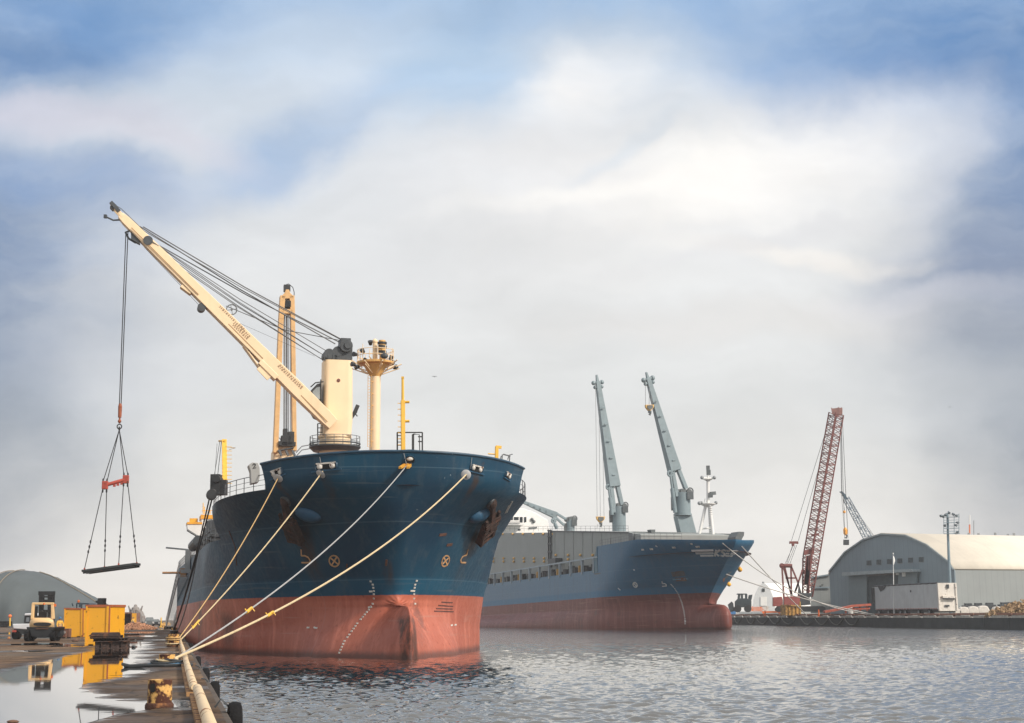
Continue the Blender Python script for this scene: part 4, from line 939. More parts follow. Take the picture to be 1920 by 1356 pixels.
# ---- bridge and accommodation far aft
SB = 90.0
q_ = MB(); q_.box(A.W(SB+6, 1, 10.9), (15, 11, 5.2), basis(A.d)); house = q_.build('deckhouse', WHITE, ship, bevel=.08)
q_ = MB(); zb = A.P(360, 990, SB).z
q_.prism([A.P(x, y, SB) for x, y in ((351, 980), (379, 980), (379, 1010), (352, 992))], A.d*3); q_.prism([A.P(x, y, SB) for x, y in ((378, 973), (409, 972), (409, 1004), (378, 1004))], A.d*4); q_.build('bridge_wing', WHITE, house)
q_ = MB(); q_.prism([A.P(x, y, SB-.1) for x, y in ((351, 979), (379, 979), (379, 983), (351, 983))], A.d*3.4); q_.prism([A.P(x, y, SB-.1) for x, y in ((377, 965), (409, 966), (409, 973), (377, 973))], A.d*4.4); q_.build('orange_band', mat('band_orange', (.78, .36, .03), .5), house)
q_ = MB(); q_.prism([A.P(x, y, SB-.15) for x, y in ((391, 975), (405, 975), (405, 981), (391, 981))], A.d*.2); q_.build('bridge_window', GLASS, house)
q_ = MB()
for x, y0, y1 in ((381, 964, 943), (383.5, 964, 950), (394, 964, 958)): q_.tube([A.P(x, y0, SB+2), A.P(x, y1, SB+2)], .06, 5)
q_.tube([A.P(378, 958, SB+2), A.P(404, 957, SB+2)], .04, 5); q_.box(A.P(363, 976, SB+1), (.9, .6, .5)); q_.build('signal_mast', BRIGHT_Y, house)
q_ = MB(); q_.tube([A.P(351, 994, SB), A.P(374, 1008, SB)], .14, 5); q_.build('wing_strut', DKGREY, house)
# gear along the near side of the main deck: fender frames, winch, rails
for a_, z0, hh in ((24, 8.6, 1.7), (27, 8.6, 1.3), (31, 8.6, 2.1), (36, 8.6, 1.8), (43, 8.6, 1.5)): q_ = MB(); q_.box(A.W(a_, -10.9, z0+hh/2), (.9, 1.3, hh), basis(A.d)); q_.box(A.W(a_, -10.9, z0+hh*.3), (1.2, 1.6, .3), basis(A.d)); q_.build('deck_machinery', DKGREY, ship, bevel=.05)
q_ = MB(); q_.cyl(A.W(38, -11.6, 9.4), A.W(48, -11.6, 9.4), .5, n=12); q_.build('deck_pipe', DKGREY, ship)
q_ = MB(); b5 = A.B(353, 1052, -11.75)
q_.box(b5, (.5, .6, 2.2)); q_.tube([b5+UPV*1.1, b5+UPV*1.3-A.n*2.2], .09, 5); q_.box(b5-UPV*1.0+A.n*.5, (2.2, 1.0, .35)); q_.box(b5+A.n*.9, (1.1, .8, 1.2)); q_.build('pilot_davit', GREY, ship)
b6 = A.B(345, 1074, -11.8); q_ = MB(); q_.tube([b6-A.n*2.2, b6+A.n*.8], .12, 5); q_.box(b6, (.6, .7, .9)); q_.box(b6+A.n*.7-UPV*.2, (.6, .6, 1.4)); q_.build('boat_davit', mat('davit_rust', (.3, .15, .06), .6), ship)

# ---- gangway ladder from the deck down to the quay
gt, gb = A.B(345, 1080, -11.9), PZ(318, 1176, .25); 
gang = thing('gangway', 'grey aluminium gangway ladder hanging down the near ship side to the quay', 'gangway', Vector((gb.x, gb.y, 0)))
ALU = mat('gangway_alloy', (.36, .36, .36), .45, metal=.3, var=.25)
dv = (gt-gb); sd_ = Vector((1, 0, 0))
q_ = MB()
for s_ in (-.55, .55): q_.beam(gb+sd_*s_, gt+sd_*s_, .10, .4, sd_)
for i in range(60): p = gb.lerp(gt, i/59); q_.beam(p-sd_*.5, p+sd_*.5, .35, .05, QD)
q_.build('steps', ALU, gang)
for s_ in (-.6, .6):
    q_ = MB()
    for hh in (.55, 1.1): q_.tube([gb+sd_*s_+UPV*hh, gt+sd_*s_+UPV*hh], .04, 5)
    for i in range(19): p = gb.lerp(gt, i/18)+sd_*s_; q_.tube([p, p+UPV*1.1], .035, 5)
    q_.build('handrail', ALU, gang)
q_ = MB(); q_.cyl(gb-sd_*.8-UPV*.05, gb+sd_*.8-UPV*.05, .2, n=12); q_.build('roller', RUBBER, gang)

# ================================================================== FAR CARGO SHIP
B = Ship(1366, 1180, rad(18.0)); LEN2 = 150.0; TR = .0150
def stem2(z):
    zz = min(1, max(0, abs(z-1.0)/2.75))
    if z < 3.75: return 3.0*(1-(1-zz**2.4)**(1/2.4))
    if z < 4.6: return 6.88-3.9*math.exp(-(z-3.75)/.08)
    return lerp(z, [4.6, 6.5, 13.5], [6.9, 5.0, -3.8])
def half2(s, z):
    s0 = 6.88 if z < 4.6 else stem2(z)
    Le = lerp(z, [0, 3, 6, 10, 13.5], [30, 29.6, 27, 22, 19]); p = lerp(z, [0, 3, 6, 10, 13.5], [1.0, .97, .90, .86, .88])
    Bm = lerp(z, [0, 6, 13.5], [10.5, 10.5, 10.6])
    t = min(1, max(0, (s-s0)/Le)); h = Bm*(1-(1-t)**2)**p
    if z < 3.75:
        q = 1-(1-min(1, s/3.0))**2.4; zt = 2.75*q**(1/2.4) if q > 0 else 0
        if zt > 0:
            bw = (1.5*math.sqrt(1-(1-min(1, s/3.0))**2)+.10*s)*math.sqrt(max(0, 1-((z-1)/zt)**2)); h = (h**3+bw**3)**(1/3.)
    if s > LEN2-20: h *= 1-.25*((s-LEN2+20)/20)**2
    return h
zl2 = [-1.5, -.6, 0, .5, 1, 1.5, 2, 2.5, 2.9, 3.2, 3.45, 3.6, 3.75, 3.85, 4.0, 4.25, 4.6, 5.1, 5.7, 6.4, 7.2, 8, 8.8, 9.7, 10.7, 11.4, 12.2, 13.0, 13.6, 14.0]
def sheer2(s, z): return .35+1.0*min(1, max(0, (s+2.2)/14))*max(0, min(1, (z-8)/5.5))*(1 if s < 31.01 else 0)+(-.0 if s < 31 else 0)
HULL2 = hull_paint('hull_blue_red', B.d, 6.1, (.004, .080, .165), (.007, .10, .20), (.15, .042, .032), (.20, .058, .044), [8.6, 10.5], 12, weed=False, slope=TR, lit_fade=(14, 40, (.105, .20, .30)))  # same blue paint, coloured lighter aft to imitate light on the vertical side
ship2 = thing('cargo_ship', 'blue grey cargo ship with white winged letters on its bow, moored behind the navy ship', 'ship', B.o)
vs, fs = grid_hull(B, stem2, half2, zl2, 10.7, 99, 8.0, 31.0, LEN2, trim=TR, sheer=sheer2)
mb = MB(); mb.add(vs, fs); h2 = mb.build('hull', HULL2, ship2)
bm = bmesh.new(); bm.from_mesh(h2.data); bmesh.ops.remove_doubles(bm, verts=bm.verts, dist=.004); bm.to_mesh(h2.data); bm.free()
h2.data.polygons.foreach_set('use_smooth', [True]*len(h2.data.polygons)); h2.data.set_sharp_from_angle(angle=rad(50))
BV2 = BVHTree.FromPolygons([Vector(v) for v in vs], fs)
def W2(s, b_, z): return B.W(s, b_, z-s*TR)
# deck and the sloping end of the forecastle side
mb = MB(); mb.sheet([[W2(s, -half2(s, 10.7)+.05, 10.4), W2(s, half2(s, 10.7)-.05, 10.4)] for s in np.linspace(31, LEN2, 14)]); mb.sheet([[W2(s, -half2(max(s, stem2(13)+.1), 13)+.1, 12.6), W2(s, half2(max(s, stem2(13)+.1), 13)-.1, 12.6)] for s in np.linspace(-2.5, 31, 14)])
mb.sheet([[W2(31, b_, z) for b_ in (-10.4, 10.4)] for z in (10.5, 13.6)]); mb.build('deck', DECK, ship2)
SIDE2 = mat('hull_side_blue', (.04, .12, .17), .45, var=.15)
mb = MB()
for sg in (-1, 1): mb.prism([W2(31, sg*10.62, 10.7), W2(34.2, sg*10.58, 10.7), W2(31, sg*10.72, 15.3)], B.n*(-sg*.12))
mb.build('forecastle_end', SIDE2, ship2)
# pierced bulwark: posts carrying a long beam
FRM = mat('ship_frame_blue', (.30, .36, .40), .5, var=.12); FRY = mat('ship_frame_yellow', (.62, .36, .10), .5)
q_ = MB(); q_.beam(W2(31, -10.55, 13.4), W2(128, -10.45, 13.2), .35, .3, B.n)
y_ = MB(); i = 0; s_ = 33.0
while s_ < 128:
    q_.beam(W2(s_, -10.5, 10.6), W2(s_, -10.5, 13.4), .45, .4, B.n)
    y_.beam(W2(s_+.55, -10.3, 10.6), W2(s_+.55, -10.3, 13.2), .3, .3, B.n)
    if i % 2: y_.beam(W2(s_+3.4, -9.8, 10.6), W2(s_+3.4, -9.8, 12.4), .4, .3, B.n)
    s_ += 6.2; i += 1
q_.build('bulwark_frame', FRM, ship2); y_.build('lashing_post', FRY, ship2)
for i in range(60):
    q_ = MB(); s_ = 33+i*1.6+random.uniform(-.4, .4); q_.box(W2(s_, -9.0+random.uniform(-.3, .3), 10.5+random.uniform(.6, 1.1)), (1, random.uniform(.5, 1.3), random.uniform(1, 2.2)), basis(B.d)); q_.build('deck_gear', DKGREY, ship2)
# high hatch coaming walls
COAM = mat('coaming_grey', (.27, .29, .28), .55, var=.08, scale=.3, streak=.18, stc=(.16, .16, .15))
q_ = MB(); q_.prism([B.B(x, y, -8.6) for x, y in ((1030, 995), (1178, 998), (1201, 1002), (1201, 1075), (1030, 1110))], B.n*17)
c1_ = q_.build('hatch_wall', COAM, ship2, bevel=.1)
q_ = MB(); q_.prism([B.B(x, y, -8.3) for x, y in ((885, 1000), (1029.6, 998.5), (1029.6, 1110), (885, 1130))], B.n*16.4); q_.build('hatch_wall', COAM, ship2, bevel=.1)
q_ = MB()
for x in (1028.5, 1032.5): q_.beam(B.B(x, 993, -8.75), B.B(x, 1065, -8.75), .25, .2, B.n)
for y in (995, 1006, 1020, 1035, 1050, 1060): q_.beam(B.B(1027, y, -8.85), B.B(1034, y, -8.85), .2, .25, B.n)
q_.beam(B.B(1030, 996, -8.7), B.B(1178, 998.5, -8.7), .2, .2, B.n); q_.build('ladder', DKGREY, c1_)
for i in range(9):
    x = 1040+i*17.5; q_ = MB(); q_.beam(B.B(x, 997.5, -8.64), B.B(x, 1062, -8.64), .14, .08, B.d); q_.build('wall_stiffener', COAM, c1_)
q_ = MB(); pr = [B.B(x, 996+ (x-885)*.004, -8.2) for x in np.linspace(885, 1178, 34)]
for hh in (.55, 1.05): q_.tube([p+UPV*hh for p in pr], .035, 4)
for p in pr: q_.tube([p, p+UPV*1.05], .035, 4)
q_.build('hatch_rail', RAILG, ship2)
q_ = MB(); pr = [W2(s, -half2(s, 13.9)+.15, 14.0+sheer2(s, 14.0)) for s in np.linspace(3, 30, 22)]
for hh in (.5, 1.0): q_.tube([p+UPV*hh for p in pr], .035, 4)
for p in pr: q_.tube([p, p+UPV*1.0], .035, 4)
q_.build('forecastle_rail', RAILG, ship2)
FITY = mat('fitting_yellow', (.75, .45, .14), .5)
fit = [(923+i*19, 1001.5, -8.5) for i in range(7)]+[(925+i*19, y, -8.5) for i in range(6) for y in (1047, 1053)]+[(x, 1041, -8.8) for x in (1042, 1065, 1088, 1111)]+[(x, 1049, -8.8) for x in (1042, 1065)]
for x, y, o_ in fit: q_ = MB(); c_ = B.B(x, y, o_); q_.ball(c_, .27, 8, 6); q_.build('wall_fitting', FITY, ship2)
q_ = MB(); q_.box((B.B(1043, 1052, -9.1)), (2, 4.5, 1.0), basis(B.d)); q_.build('deck_locker', DKGREY, ship2)
q_ = MB(); q_.prism([B.P(x, y, 20) for x, y in ((1195, 1003), (1386, 1003), (1386, 1024), (1195, 1026))], B.d*9); q_.build('hatch_cover', COAM, ship2)
HCD = mat('hatch_dark', (.10, .115, .12), .5, var=.2)
q_ = MB()
q_.prism([B.P(x, y, 19.6) for x, y in ((1190, 997), (1378, 1001), (1378, 1009), (1190, 1003))], B.d*9); q_.prism([B.P(x, y, 19) for x, y in ((1219.5, 993), (1229, 993), (1228, 1001), (1219, 1010), (1216, 1010), (1222, 1000))], B.d*1.5); q_.prism([B.P(x, y, 6) for x, y in ((1386, 997), (1395.5, 997.5), (1395, 1004), (1391, 1011), (1391, 1017), (1380, 1017), (1379, 1007))], B.d*3)
q_.prism([B.B(x, y, -8.9) for x, y in ((1178, 999), (1186, 1000), (1188, 1008), (1187, 1020), (1179, 1020))], B.n*1.2)
q_.beam(B.P(1201, 1005.5, 19.5), B.P(1280, 1006.5, 19.5), .15, .5, B.d); q_.build('hatch_gear', HCD, ship2)
# bridge front, mostly behind the near ship
BW = mat('superstructure_white', (.80, .79, .77), .4, var=.05)
q_ = MB(); Bz = 112
q_.prism([B.P(x, y, Bz) for x, y in ((900, 1010), (1034, 1010), (1027, 975), (1005, 962), (993, 957), (900, 950))], B.d*8); q_.prism([B.P(x, y, Bz-2) for x, y in ((900, 968), (988, 968), (990, 957), (984, 954), (968, 953), (960, 950), (900, 950))], B.d*8)
q_.prism([B.P(x, y, Bz-2.4) for x, y in ((900, 985), (984, 985), (987, 968), (900, 968))], B.d*6)
br = q_.build('bridge', BW, ship2, bevel=.1)
q_ = MB()
for x0, x1 in ((935, 944), (946, 952), (954, 962), (964, 972.5), (975, 980), (983, 987)): q_ = MB(); q_.prism([B.P(x, y, Bz-2.5) for x, y in ((x0, 969.5), (x1, 969.5), (x1, 975 if x0 < 974 else 979.5), (x0, 975 if x0 < 974 else 979.5))], B.d*.1); q_.build('bridge_window', GLASS, br)
q_ = MB(); q_.prism([B.P(x, y, Bz-.1) for x, y in ((971, 992), (976, 992), (976, 995), (971, 995))], B.d*.05); q_.build('bridge_window', GLASS, br)
q_ = MB()
for y in (979, 982): q_.tube([B.P(905, y, Bz-2.7), B.P(975, y, Bz-2.7)], .08, 4)
q_.build('bridge_rail', RAILG, br)
q_ = MB(); q_.beam(B.P(992, 990, Bz-.2), B.P(1007, 989, Bz-.2), .3, .2, UPV); q_.ball(B.P(997.5, 974, Bz-.2), .4, 8, 6); q_.ball(B.P(1001, 978, Bz-.2), .4, 8, 6); q_.build('bridge_fitting', HCD, br)
# three hydraulic deck cranes
CRG = mat('crane_blue_grey', (.20, .26, .285), .5, var=.12, streak=.25, stc=(.14, .14, .13), scale=.6)
HOOKY = mat('hook_yellow', (.70, .42, .12), .5, var=.2)
def far_crane(sta, col, jib, ram, cables, hookp, up=None, ring=None, extra=None):
    T = lambda x, y, o_=0.0: B.P(x, y, sta)+B.d*o_
    wd = (T(col[1][0], col[1][1])-T(col[0][0], col[0][1])).length
    q_ = MB()
    if ring:      # cranked pedestal
        q_.add([T(x, y, o_) for (x, y) in ring for o_ in (-.9, .9)], [(0, 1, 3, 2), (2, 3, 5, 4), (4, 5, 7, 6), (6, 7, 1, 0), (0, 2, 4, 6), (1, 7, 5, 3)])
    b0 = (T(*col[3])+T(*col[2]))/2; t0 = (T(*col[0])+T(*col[1]))/2
    q_.cyl(b0-UPV*(0 if ring else 3), t0, wd*.5, n=20); q_.cyl(b0, b0+UPV*.35, wd*.56, n=20)
    root = q_.build('deck_crane', CRG, ship2, smooth=40)
    q_ = MB(); (xl, yl), (xr, yr), (xt, yt), (f1, f2) = jib
    rootc = T((xl+xr)/2, (yl+yr)/2); tp = T(xt, yt); a = (tp-rootc).normalized(); sdv = B.d.cross(a).normalized(); wb = (T(xr, yr)-T(xl, yl)).length
    q_.beam(rootc, rootc.lerp(tp, .94), wb, wb*.9, sdv, wb*.38, wb*.35)
    q_.beam(rootc.lerp(tp, .93), tp, wb*.26, wb*.3, sdv, wb*.14, wb*.2)
    for f in (f1, f2):
        q_.beam(T(*f, -.5), rootc+(sdv*(wb*.3 if f is f2 else -wb*.3) if sdv.dot(RR) > 0 else sdv*(-wb*.3 if f is f2 else wb*.3))-B.d*.3, wb*.33, wb*.4, sdv)
    for u in (.1, .25, .4, .55, .7): q_.beam(rootc.lerp(tp, u)-sdv*wb*.15-B.d*wb*.45, rootc.lerp(tp, u)+sdv*wb*.15-B.d*wb*.45, .3, .18, a)
    hd = rootc.lerp(tp, .93); q_.cyl(hd-sdv*1.0, hd+sdv*1.0, .32, n=10)
    for v in (-1.0, 1.0): q_.ball(hd+sdv*v, .5, 8, 6)
    hd2 = rootc.lerp(tp, .89)
    for v in (-.8, .8): q_.ball(hd2+sdv*v, .42, 8, 6)
    jb = q_.build('jib', CRG, root, bevel=.05)
    if ram:
        q_ = MB(); p0, p1 = T(*ram[0], -.8), T(*ram[1], -.8); pm = p0.lerp(p1, .38); q_.cyl(p1, pm, .42, n=10); q_.cyl(pm, p0, .24, n=8); q_.torus(p0, .5, .22, B.d, 12, 6); q_.beam(p0, rootc, .5, .8, B.d); q_.build('jib_ram', CRG, root)
    q_ = MB(); tc_ = t0+UPV*.1
    for dx in (-.35, 0, .35): q_.cyl(tc_+RR*dx*wd-B.d*.8, tc_+RR*dx*wd+B.d*.8, .55+.15*(dx == 0), n=10)
    q_.torus(tc_+RR*wd*.5+UPV*.2, .6, .14, B.d, 12, 5); q_.box(tc_+RR*wd*.3-UPV*.8-B.d*wd*.45, (1.2, .6, 1.4)); q_.box(tc_-RR*wd*.55-UPV*2.2, (.9, 1.0, 2.6)); q_.build('crane_winch', HCD, root)
    if cables:
        q_ = MB()
        for (a0, a1) in cables: q_.tube([T(*a0, -.5), T(*a1, -.5)], .06, 4)
        q_.build('hoist_wire', mat('far_wire', (.22, .23, .24), .6), root)
        hx, hy = hookp; q_ = MB()
        q_.prism([T(x, y, -.7) for x, y in ((hx-8, hy), (hx+8, hy), (hx+7, hy+5), (hx+2, hy+11), (hx-2, hy+11), (hx-7, hy+5))], B.d*.6); hb = q_.build('hook_block', HOOKY, root)
        q_ = MB(); q_.prism([T(x, y, -.85) for x, y in ((hx-5, hy+1), (hx+5, hy+1), (hx+5, hy+6), (hx+1, hy+9.5), (hx-1, hy+9.5), (hx-5, hy+6))], B.d*.1); q_.tube([T(hx, hy+11, -.6), T(hx, hy+15, -.6)], .35, 6); q_.tube([T(hx, hy+14, -.6), T(hx+1.6, hy+16, -.6), T(hx+.6, hy+19, -.6), T(hx-1.5, hy+17, -.6)], .18, 6)
        q_.build('hook', HCD, hb)
    return root
far_crane(38, ((1265, 924), (1293, 924), (1294, 967), (1266, 967)), ((1255, 884), (1274.5, 881), (1211.5, 698), ((1267, 932), (1284, 917))), ((1253.5, 889), (1263, 962)), (((1208, 712), (1208.5, 762)), ((1216, 727), (1215, 762)), ((1219, 740), (1221, 762))), (1216, 760), ring=((1266, 968), (1294, 968), (1303, 1003), (1274, 1003)))
far_crane(72, ((1148, 950), (1172, 950), (1173, 1000), (1149, 1000)), ((1140.5, 914), (1160.5, 911), (1118.5, 703), ((1150, 962), (1164, 948))), ((1138.5, 914), (1145, 966)), (((1115, 719), (1118, 969)), ((1121, 735), (1124, 969)), ((1127, 742), (1131, 969))), (1124.5, 969))
far_crane(98, ((1062, 975), (1077, 975), (1077, 1000), (1062, 1000)), ((1039, 972), (1044, 961), (968, 936), ((1056, 985), (1060, 974))), ((1036, 977), (1042, 992)), None, None)
q_ = MB()
for a0, a1 in (((1121, 983), (1117, 1000)), ((1127, 983), (1131, 1000))): q_.tube([B.P(*a0, 72), B.P(*a1, 72)], .07, 4)
q_.build('hook_sling', WHITE, ship2)
# white foremast on legs
M2 = 19.0; T = lambda x, y, o_=0.0: B.P(x, y, M2)+B.d*o_
q_ = MB(); q_.tube([T(1309, 1012), T(1323, 948)], .28, 8); q_.tube([T(1341, 1012, 1.5), T(1335, 948, 1)], .34, 8); q_.tube([T(1331, 1012, -1.5), T(1327, 948, -.8)], .3, 8); q_.tube([T(1313, 992), T(1332, 990)], .15, 6); q_.tube([T(1327.5, 948), T(1327.5, 900)], .3, 10); q_.tube([T(1327, 900), T(1327.5, 888)], .18, 8)
fm2 = q_.build('foremast', WHITE, ship2, smooth=50)
q_ = MB(); q_.lathe([(.4, -.6), (1.4, -.1), (1.45, .05), (.3, .1)], T(1327, 945), 14); q_.tube([T(1309, 944), T(1342, 945)], .12, 6); q_.build('crosstree', WHITE, fm2, smooth=40); q_ = MB(); q_.lathe([(.3, -.3), (.9, 0), (.3, .08)], T(1327, 899), 12)
q_.tube([T(1314, 896), T(1339, 897)], .12, 6); q_.build('crosstree', WHITE, fm2, smooth=40)
q_ = MB()
for x, y, r_ in ((1310, 944, .35), (1314, 943, .3), (1341, 943, .32), (1315, 896, .34), (1338, 896, .34)): q_.ball(T(x, y, -.3), r_, 8, 6)
q_.build('mast_light', GREY, fm2)
q_ = MB(); q_.box(T(1328.5, 886), (.7, .6, .9)); q_.box(T(1327.5, 878), (.6, .5, .9)); q_.tube([T(1328, 890), T(1327.5, 875)], .12, 6); q_.beam(T(1330, 926, -.4), T(1339.5, 925, -.4), .6, .5, UPV); q_.box(T(1330.5, 929, -.3), (.8, .8, .8)); q_.build('radar_scanner', HCD, fm2)
q_ = MB()
for i in range(16): p = T(1326.5, 1010-i*4, -1.2); q_.tube([p-RR*.3, p+RR*.3], .05, 4)
q_.tube([T(1322, 935), T(1319, 948)], .06, 4); q_.build('mast_ladder', GREY, fm2)
# writing and marks on the far bow
MW2 = mat('bow_letter_white', (.80, .80, .78), .5, var=.08)
def m2(name, st, r=.12, m_=MW2): return mark(name, st, m_, r, BV2, ship2, .03)
m2('bow_emblem', [[(1297.5, 1032.8), (1337, 1032)], [(1305, 1037.6), (1337, 1037)], [(1313.5, 1042.2), (1336.5, 1041.8)]], .19)
m2('bow_emblem', [[(1363, 1033), (1383, 1034)], [(1362, 1038), (1378.5, 1038.6)], [(1361, 1042.3), (1373, 1042.8)]], .19)
m2('bow_letter', [[(1343, 1031.8), (1340, 1042.6)], [(1349.5, 1031.8), (1341.5, 1037.2), (1347.5, 1042.6)]], .18)
m2('bow_letter', [[(1360.5, 1033), (1357, 1031.8), (1354, 1033), (1354.5, 1036), (1358.5, 1038), (1358.5, 1041), (1355.5, 1042.8), (1352, 1041.6)]], .18)
dots = []; run([(1259, 1096), (1266, 1104), (1273, 1115), (1279, 1130), (1283, 1146), (1285, 1160), (1285.5, 1173)], 3.2); 
for st_ in [[(a[0]-.4, a[1]), (a[0]+1.2, a[1])] for a, b_ in dots]+[[(1284, 1165), (1286, 1165)]]: m2('draft_mark', [st_], .08)

m2('bow_symbol', [[(1241.5, 1090.5), (1242, 1094.5), (1247, 1094.5), (1249.5, 1096.5), (1249, 1099), (1242, 1099.5)]], .10)
m2('thruster_symbol', [circ(1191, 1096.8, 3.6, 4.6, -30, 14), [(1188.5, 1094), (1193.5, 1099.5)]], .13); m2('hull_symbol', [[(1159, 1103), (1162, 1106), (1163, 1106)], [(1188, 1068.5), (1190, 1069)]], .10)
m2('fairlead', [[(1219, 1030), (1224, 1029.7)], [(1203, 1031), (1207, 1030.7)], [(1261, 1027), (1266, 1026.7)], [(1305, 1025.5), (1311, 1025)], [(1295, 1020), (1298, 1020)]], .16, POCKET)
q_ = MB()
for (cx_, cy_, w_, h_, m_) in ((1271, 1076, 13, 5, HCD),):
    pts = [hit(BV2, cx_+a*w_, cy_+b_*h_+a*-1.0, .03)[0] for a, b_ in ((-1, -.9), (.85, -1), (1.1, .9), (-.75, 1))]
    q_.add(pts, [(0, 1, 2, 3)])
q_.build('anchor_pocket', mat('pocket_dark', (.05, .055, .06), .7, rust=.3), ship2)
m2('anchor', [[(1268, 1087), (1285, 1086)]], .35, mat('anchor_brown', (.14, .06, .035), .8, var=.4)); m2('anchor', [[(1262, 1086.5), (1290, 1085.5)]], .12, mat('bolster_edge', (.10, .24, .34), .5))
m2('anchor_recess', [[(1362, 1079), (1369, 1074.5)], [(1359, 1084.5), (1366, 1079)]], .42, HCD); m2('rust_run', [[(1357, 1085), (1357.5, 1090)]], .2, mat('rust_orange', (.35, .14, .06), .8))
m2('hull_scrape', [[(1060, 1126), (1125, 1124)], [(1080, 1130), (1115, 1127)], [(1030, 1133), (1064, 1131)]], .28, mat('scrape_grey', (.26, .25, .25), .7, var=.3)); m2('hull_scrape', [[(912, 1141), (950, 1139)], [(962, 1140), (985, 1137)]], .16, mat('scrape_dark', (.07, .05, .05), .7, var=.4)); m2('rubbing_seam', [[(910, 1130), (1000, 1122), (1066, 1116)], [(1035, 1119), (1085, 1111)], [(1104, 1078), (1126, 1075)]], .13, HCD)
# winch clutter on the forecastle
q_ = MB(); q_.box(B.P(1301, 1010, 20), (1.6, 1, 1.0)); q_.ball(B.P(1300, 1008, 20), .5, 8, 6); q_.box(B.P(1290, 1012, 20), (1.8, 1, .5)); q_.build('mooring_winch', mat('winch_orange', (.5, .28, .12), .6, var=.3), ship2)

# ================================================================== FAR YARD
def QX2(Y): return 49.8-.160*(Y-316)
Q2D = Vector((-.160, 1, 0)).normalized(); Q2N = Vector((Q2D.y, -Q2D.x, 0))      # Q2N points inland
def g2(X, Y):
    d = (Vector((X, Y, 0))-Vector((QX2(316), 316, 0))).dot(Q2N); return .70+.80*min(1, max(0, d/45.0))
def at2(px, Y, up=0.0):
    d = ray(px, 1148); X = d.x/d.y*Y; return Vector((X, Y, g2(X, Y)+up))
YARD = mat('far_yard_concrete', (.30, .295, .27), .85, var=.2, scale=.15)
mb = MB(); rows = []
for y in (40, 120, 200, 260, 320, 420, 700, 900):
    rows.append([Vector((QX2(y), y, 0))+Q2N*q+UPV*(.70+.80*min(1, q/45)) for q in (0, 10, 22, 34, 45, 90, 200, 480)])
mb.sheet(rows); o = mb.build('quay', YARD); tag(o, None, None, kind='structure')
TIMB = mat('quay_timber', (.030, .035, .038), .8, var=.4, scale=.4, streak=.4, stc=(.055, .055, .05), bump=.3)
mb = MB(); y = 60.0
while y < 520:
    l_ = random.uniform(5.5, 7.5); mb.beam(Vector((QX2(y), y, -1.2))-Q2N*(.2+random.uniform(-.03, .03)), Vector((QX2(y+l_), y+l_, -1.2))-Q2N*.2, .4, 3.4, Q2N); y += l_+.02
fw = thing('quay_wall', 'dark timber quay wall with a brown kerb running along the far quay', 'quay wall', Vector((QX2(200), 200, -1)))
o = mb.build('facing', TIMB, fw)
mb = MB(); y = 62.0; i = 0
mb2 = MB()
while y < 500:
    a = Vector((QX2(y), y, .72))+Q2N*.3; c_ = Vector((QX2(y+5.2), y+5.2, .72))+Q2N*.3
    mb2.beam(a+UPV*.30, c_+UPV*.30, .35, .30, Q2N); mb.box(a+UPV*.09-Q2N*.0, (.5, 1.6, .26), basis(Q2D)); 
    y += 5.5
o = mb2.build('kerb', mat('kerb_brown', (.26, .13, .09), .8, var=.4), fw)
mb3 = MB(); y = 62.0
while y < 500:
    a = Vector((QX2(y), y, .66))-Q2N*.42; c_ = Vector((QX2(y+4.4), y+4.4, .66))-Q2N*.42; mb3.beam(a, c_, .08, .34, Q2N); y += 5.5
o = mb3.build('kerb_edging', mat('kerb_pale', (.42, .40, .36), .8, var=.3), fw)
o = mb.build('kerb_block', RUST, fw)
# festoons of chain
CHN = mat('festoon_chain', (.17, .165, .155), .8, var=.3)
def qface(px): 
    k_ = (px-960)/F; Y = (49.8+.160*316)/(k_+.160); return Vector((QX2(Y), Y, 0))-Q2N*.5
for i, (x0, x1) in enumerate(((1369, 1381), (1391, 1408), (1410, 1432), (1434, 1455), (1456, 1484), (1492, 1516), (1518, 1543), (1544, 1571), (1573, 1600))):
    a, c_ = qface(x0), qface(x1); pts = []
    for j in range(11): u = j/10; pts.append(a.lerp(c_, u)+UPV*(.45-1.25*(1-(2*u-1)**2)))
    mb = MB(); mb.org = a; mb.tube(pts, .085, 5); o = mb.build('fender_chain', CHN); tag(o, 'chain loop on the far quay wall, %s to the right of the red bulb' % ('first', 'second', 'third', 'fourth', 'fifth', 'sixth', 'seventh', 'eighth', 'ninth')[i], 'chain', 'chain loops along the far quay wall')

# ---- fabric roofed warehouse
c0 = at2(1789, 276); gd = Vector((-.45, .893, 0)).normalized(); sdn = Vector((.893, .45, 0)).normalized()
wh = thing('warehouse', 'large grey warehouse with a curved cream roof and open door behind the white trailer', 'warehouse', c0)
GP = lambda x, y, o_=0.0: PP(x, y, c0, sdn)+sdn*o_
GRW = mat('cladding_grey', (.19, .245, .28), .55, var=.07, scale=.2, streak=.2, stc=(.15, .18, .19), ribs=((-.45, .893, 0), 1.3, .2)); GRW2 = mat('side_cladding_grey', (.235, .255, .255), .55, var=.07, scale=.2, streak=.25, stc=(.3, .32, .32), ribs=((.893, .45, 0), 1.6, .16)); ROOF = mat('cream_roof_membrane', (.85, .77, .64), .5, var=.07, scale=.25, streak=.14, stc=(.6, .5, .38), ribs=((.893, .45, 0), 5.0, .06))
prof = [(1555, 1078), (1556, 1072), (1585, 1036), (1618, 1013), (1654, 1001.5), (1699, 1004), (1739, 1022), (1779, 1053), (1789, 1068)]
ppl = [GP(*q) for q in prof]; lb = Vector((ppl[0].x, ppl[0].y, c0.z-.5)); rb = Vector((ppl[-1].x, ppl[-1].y, c0.z-.5))
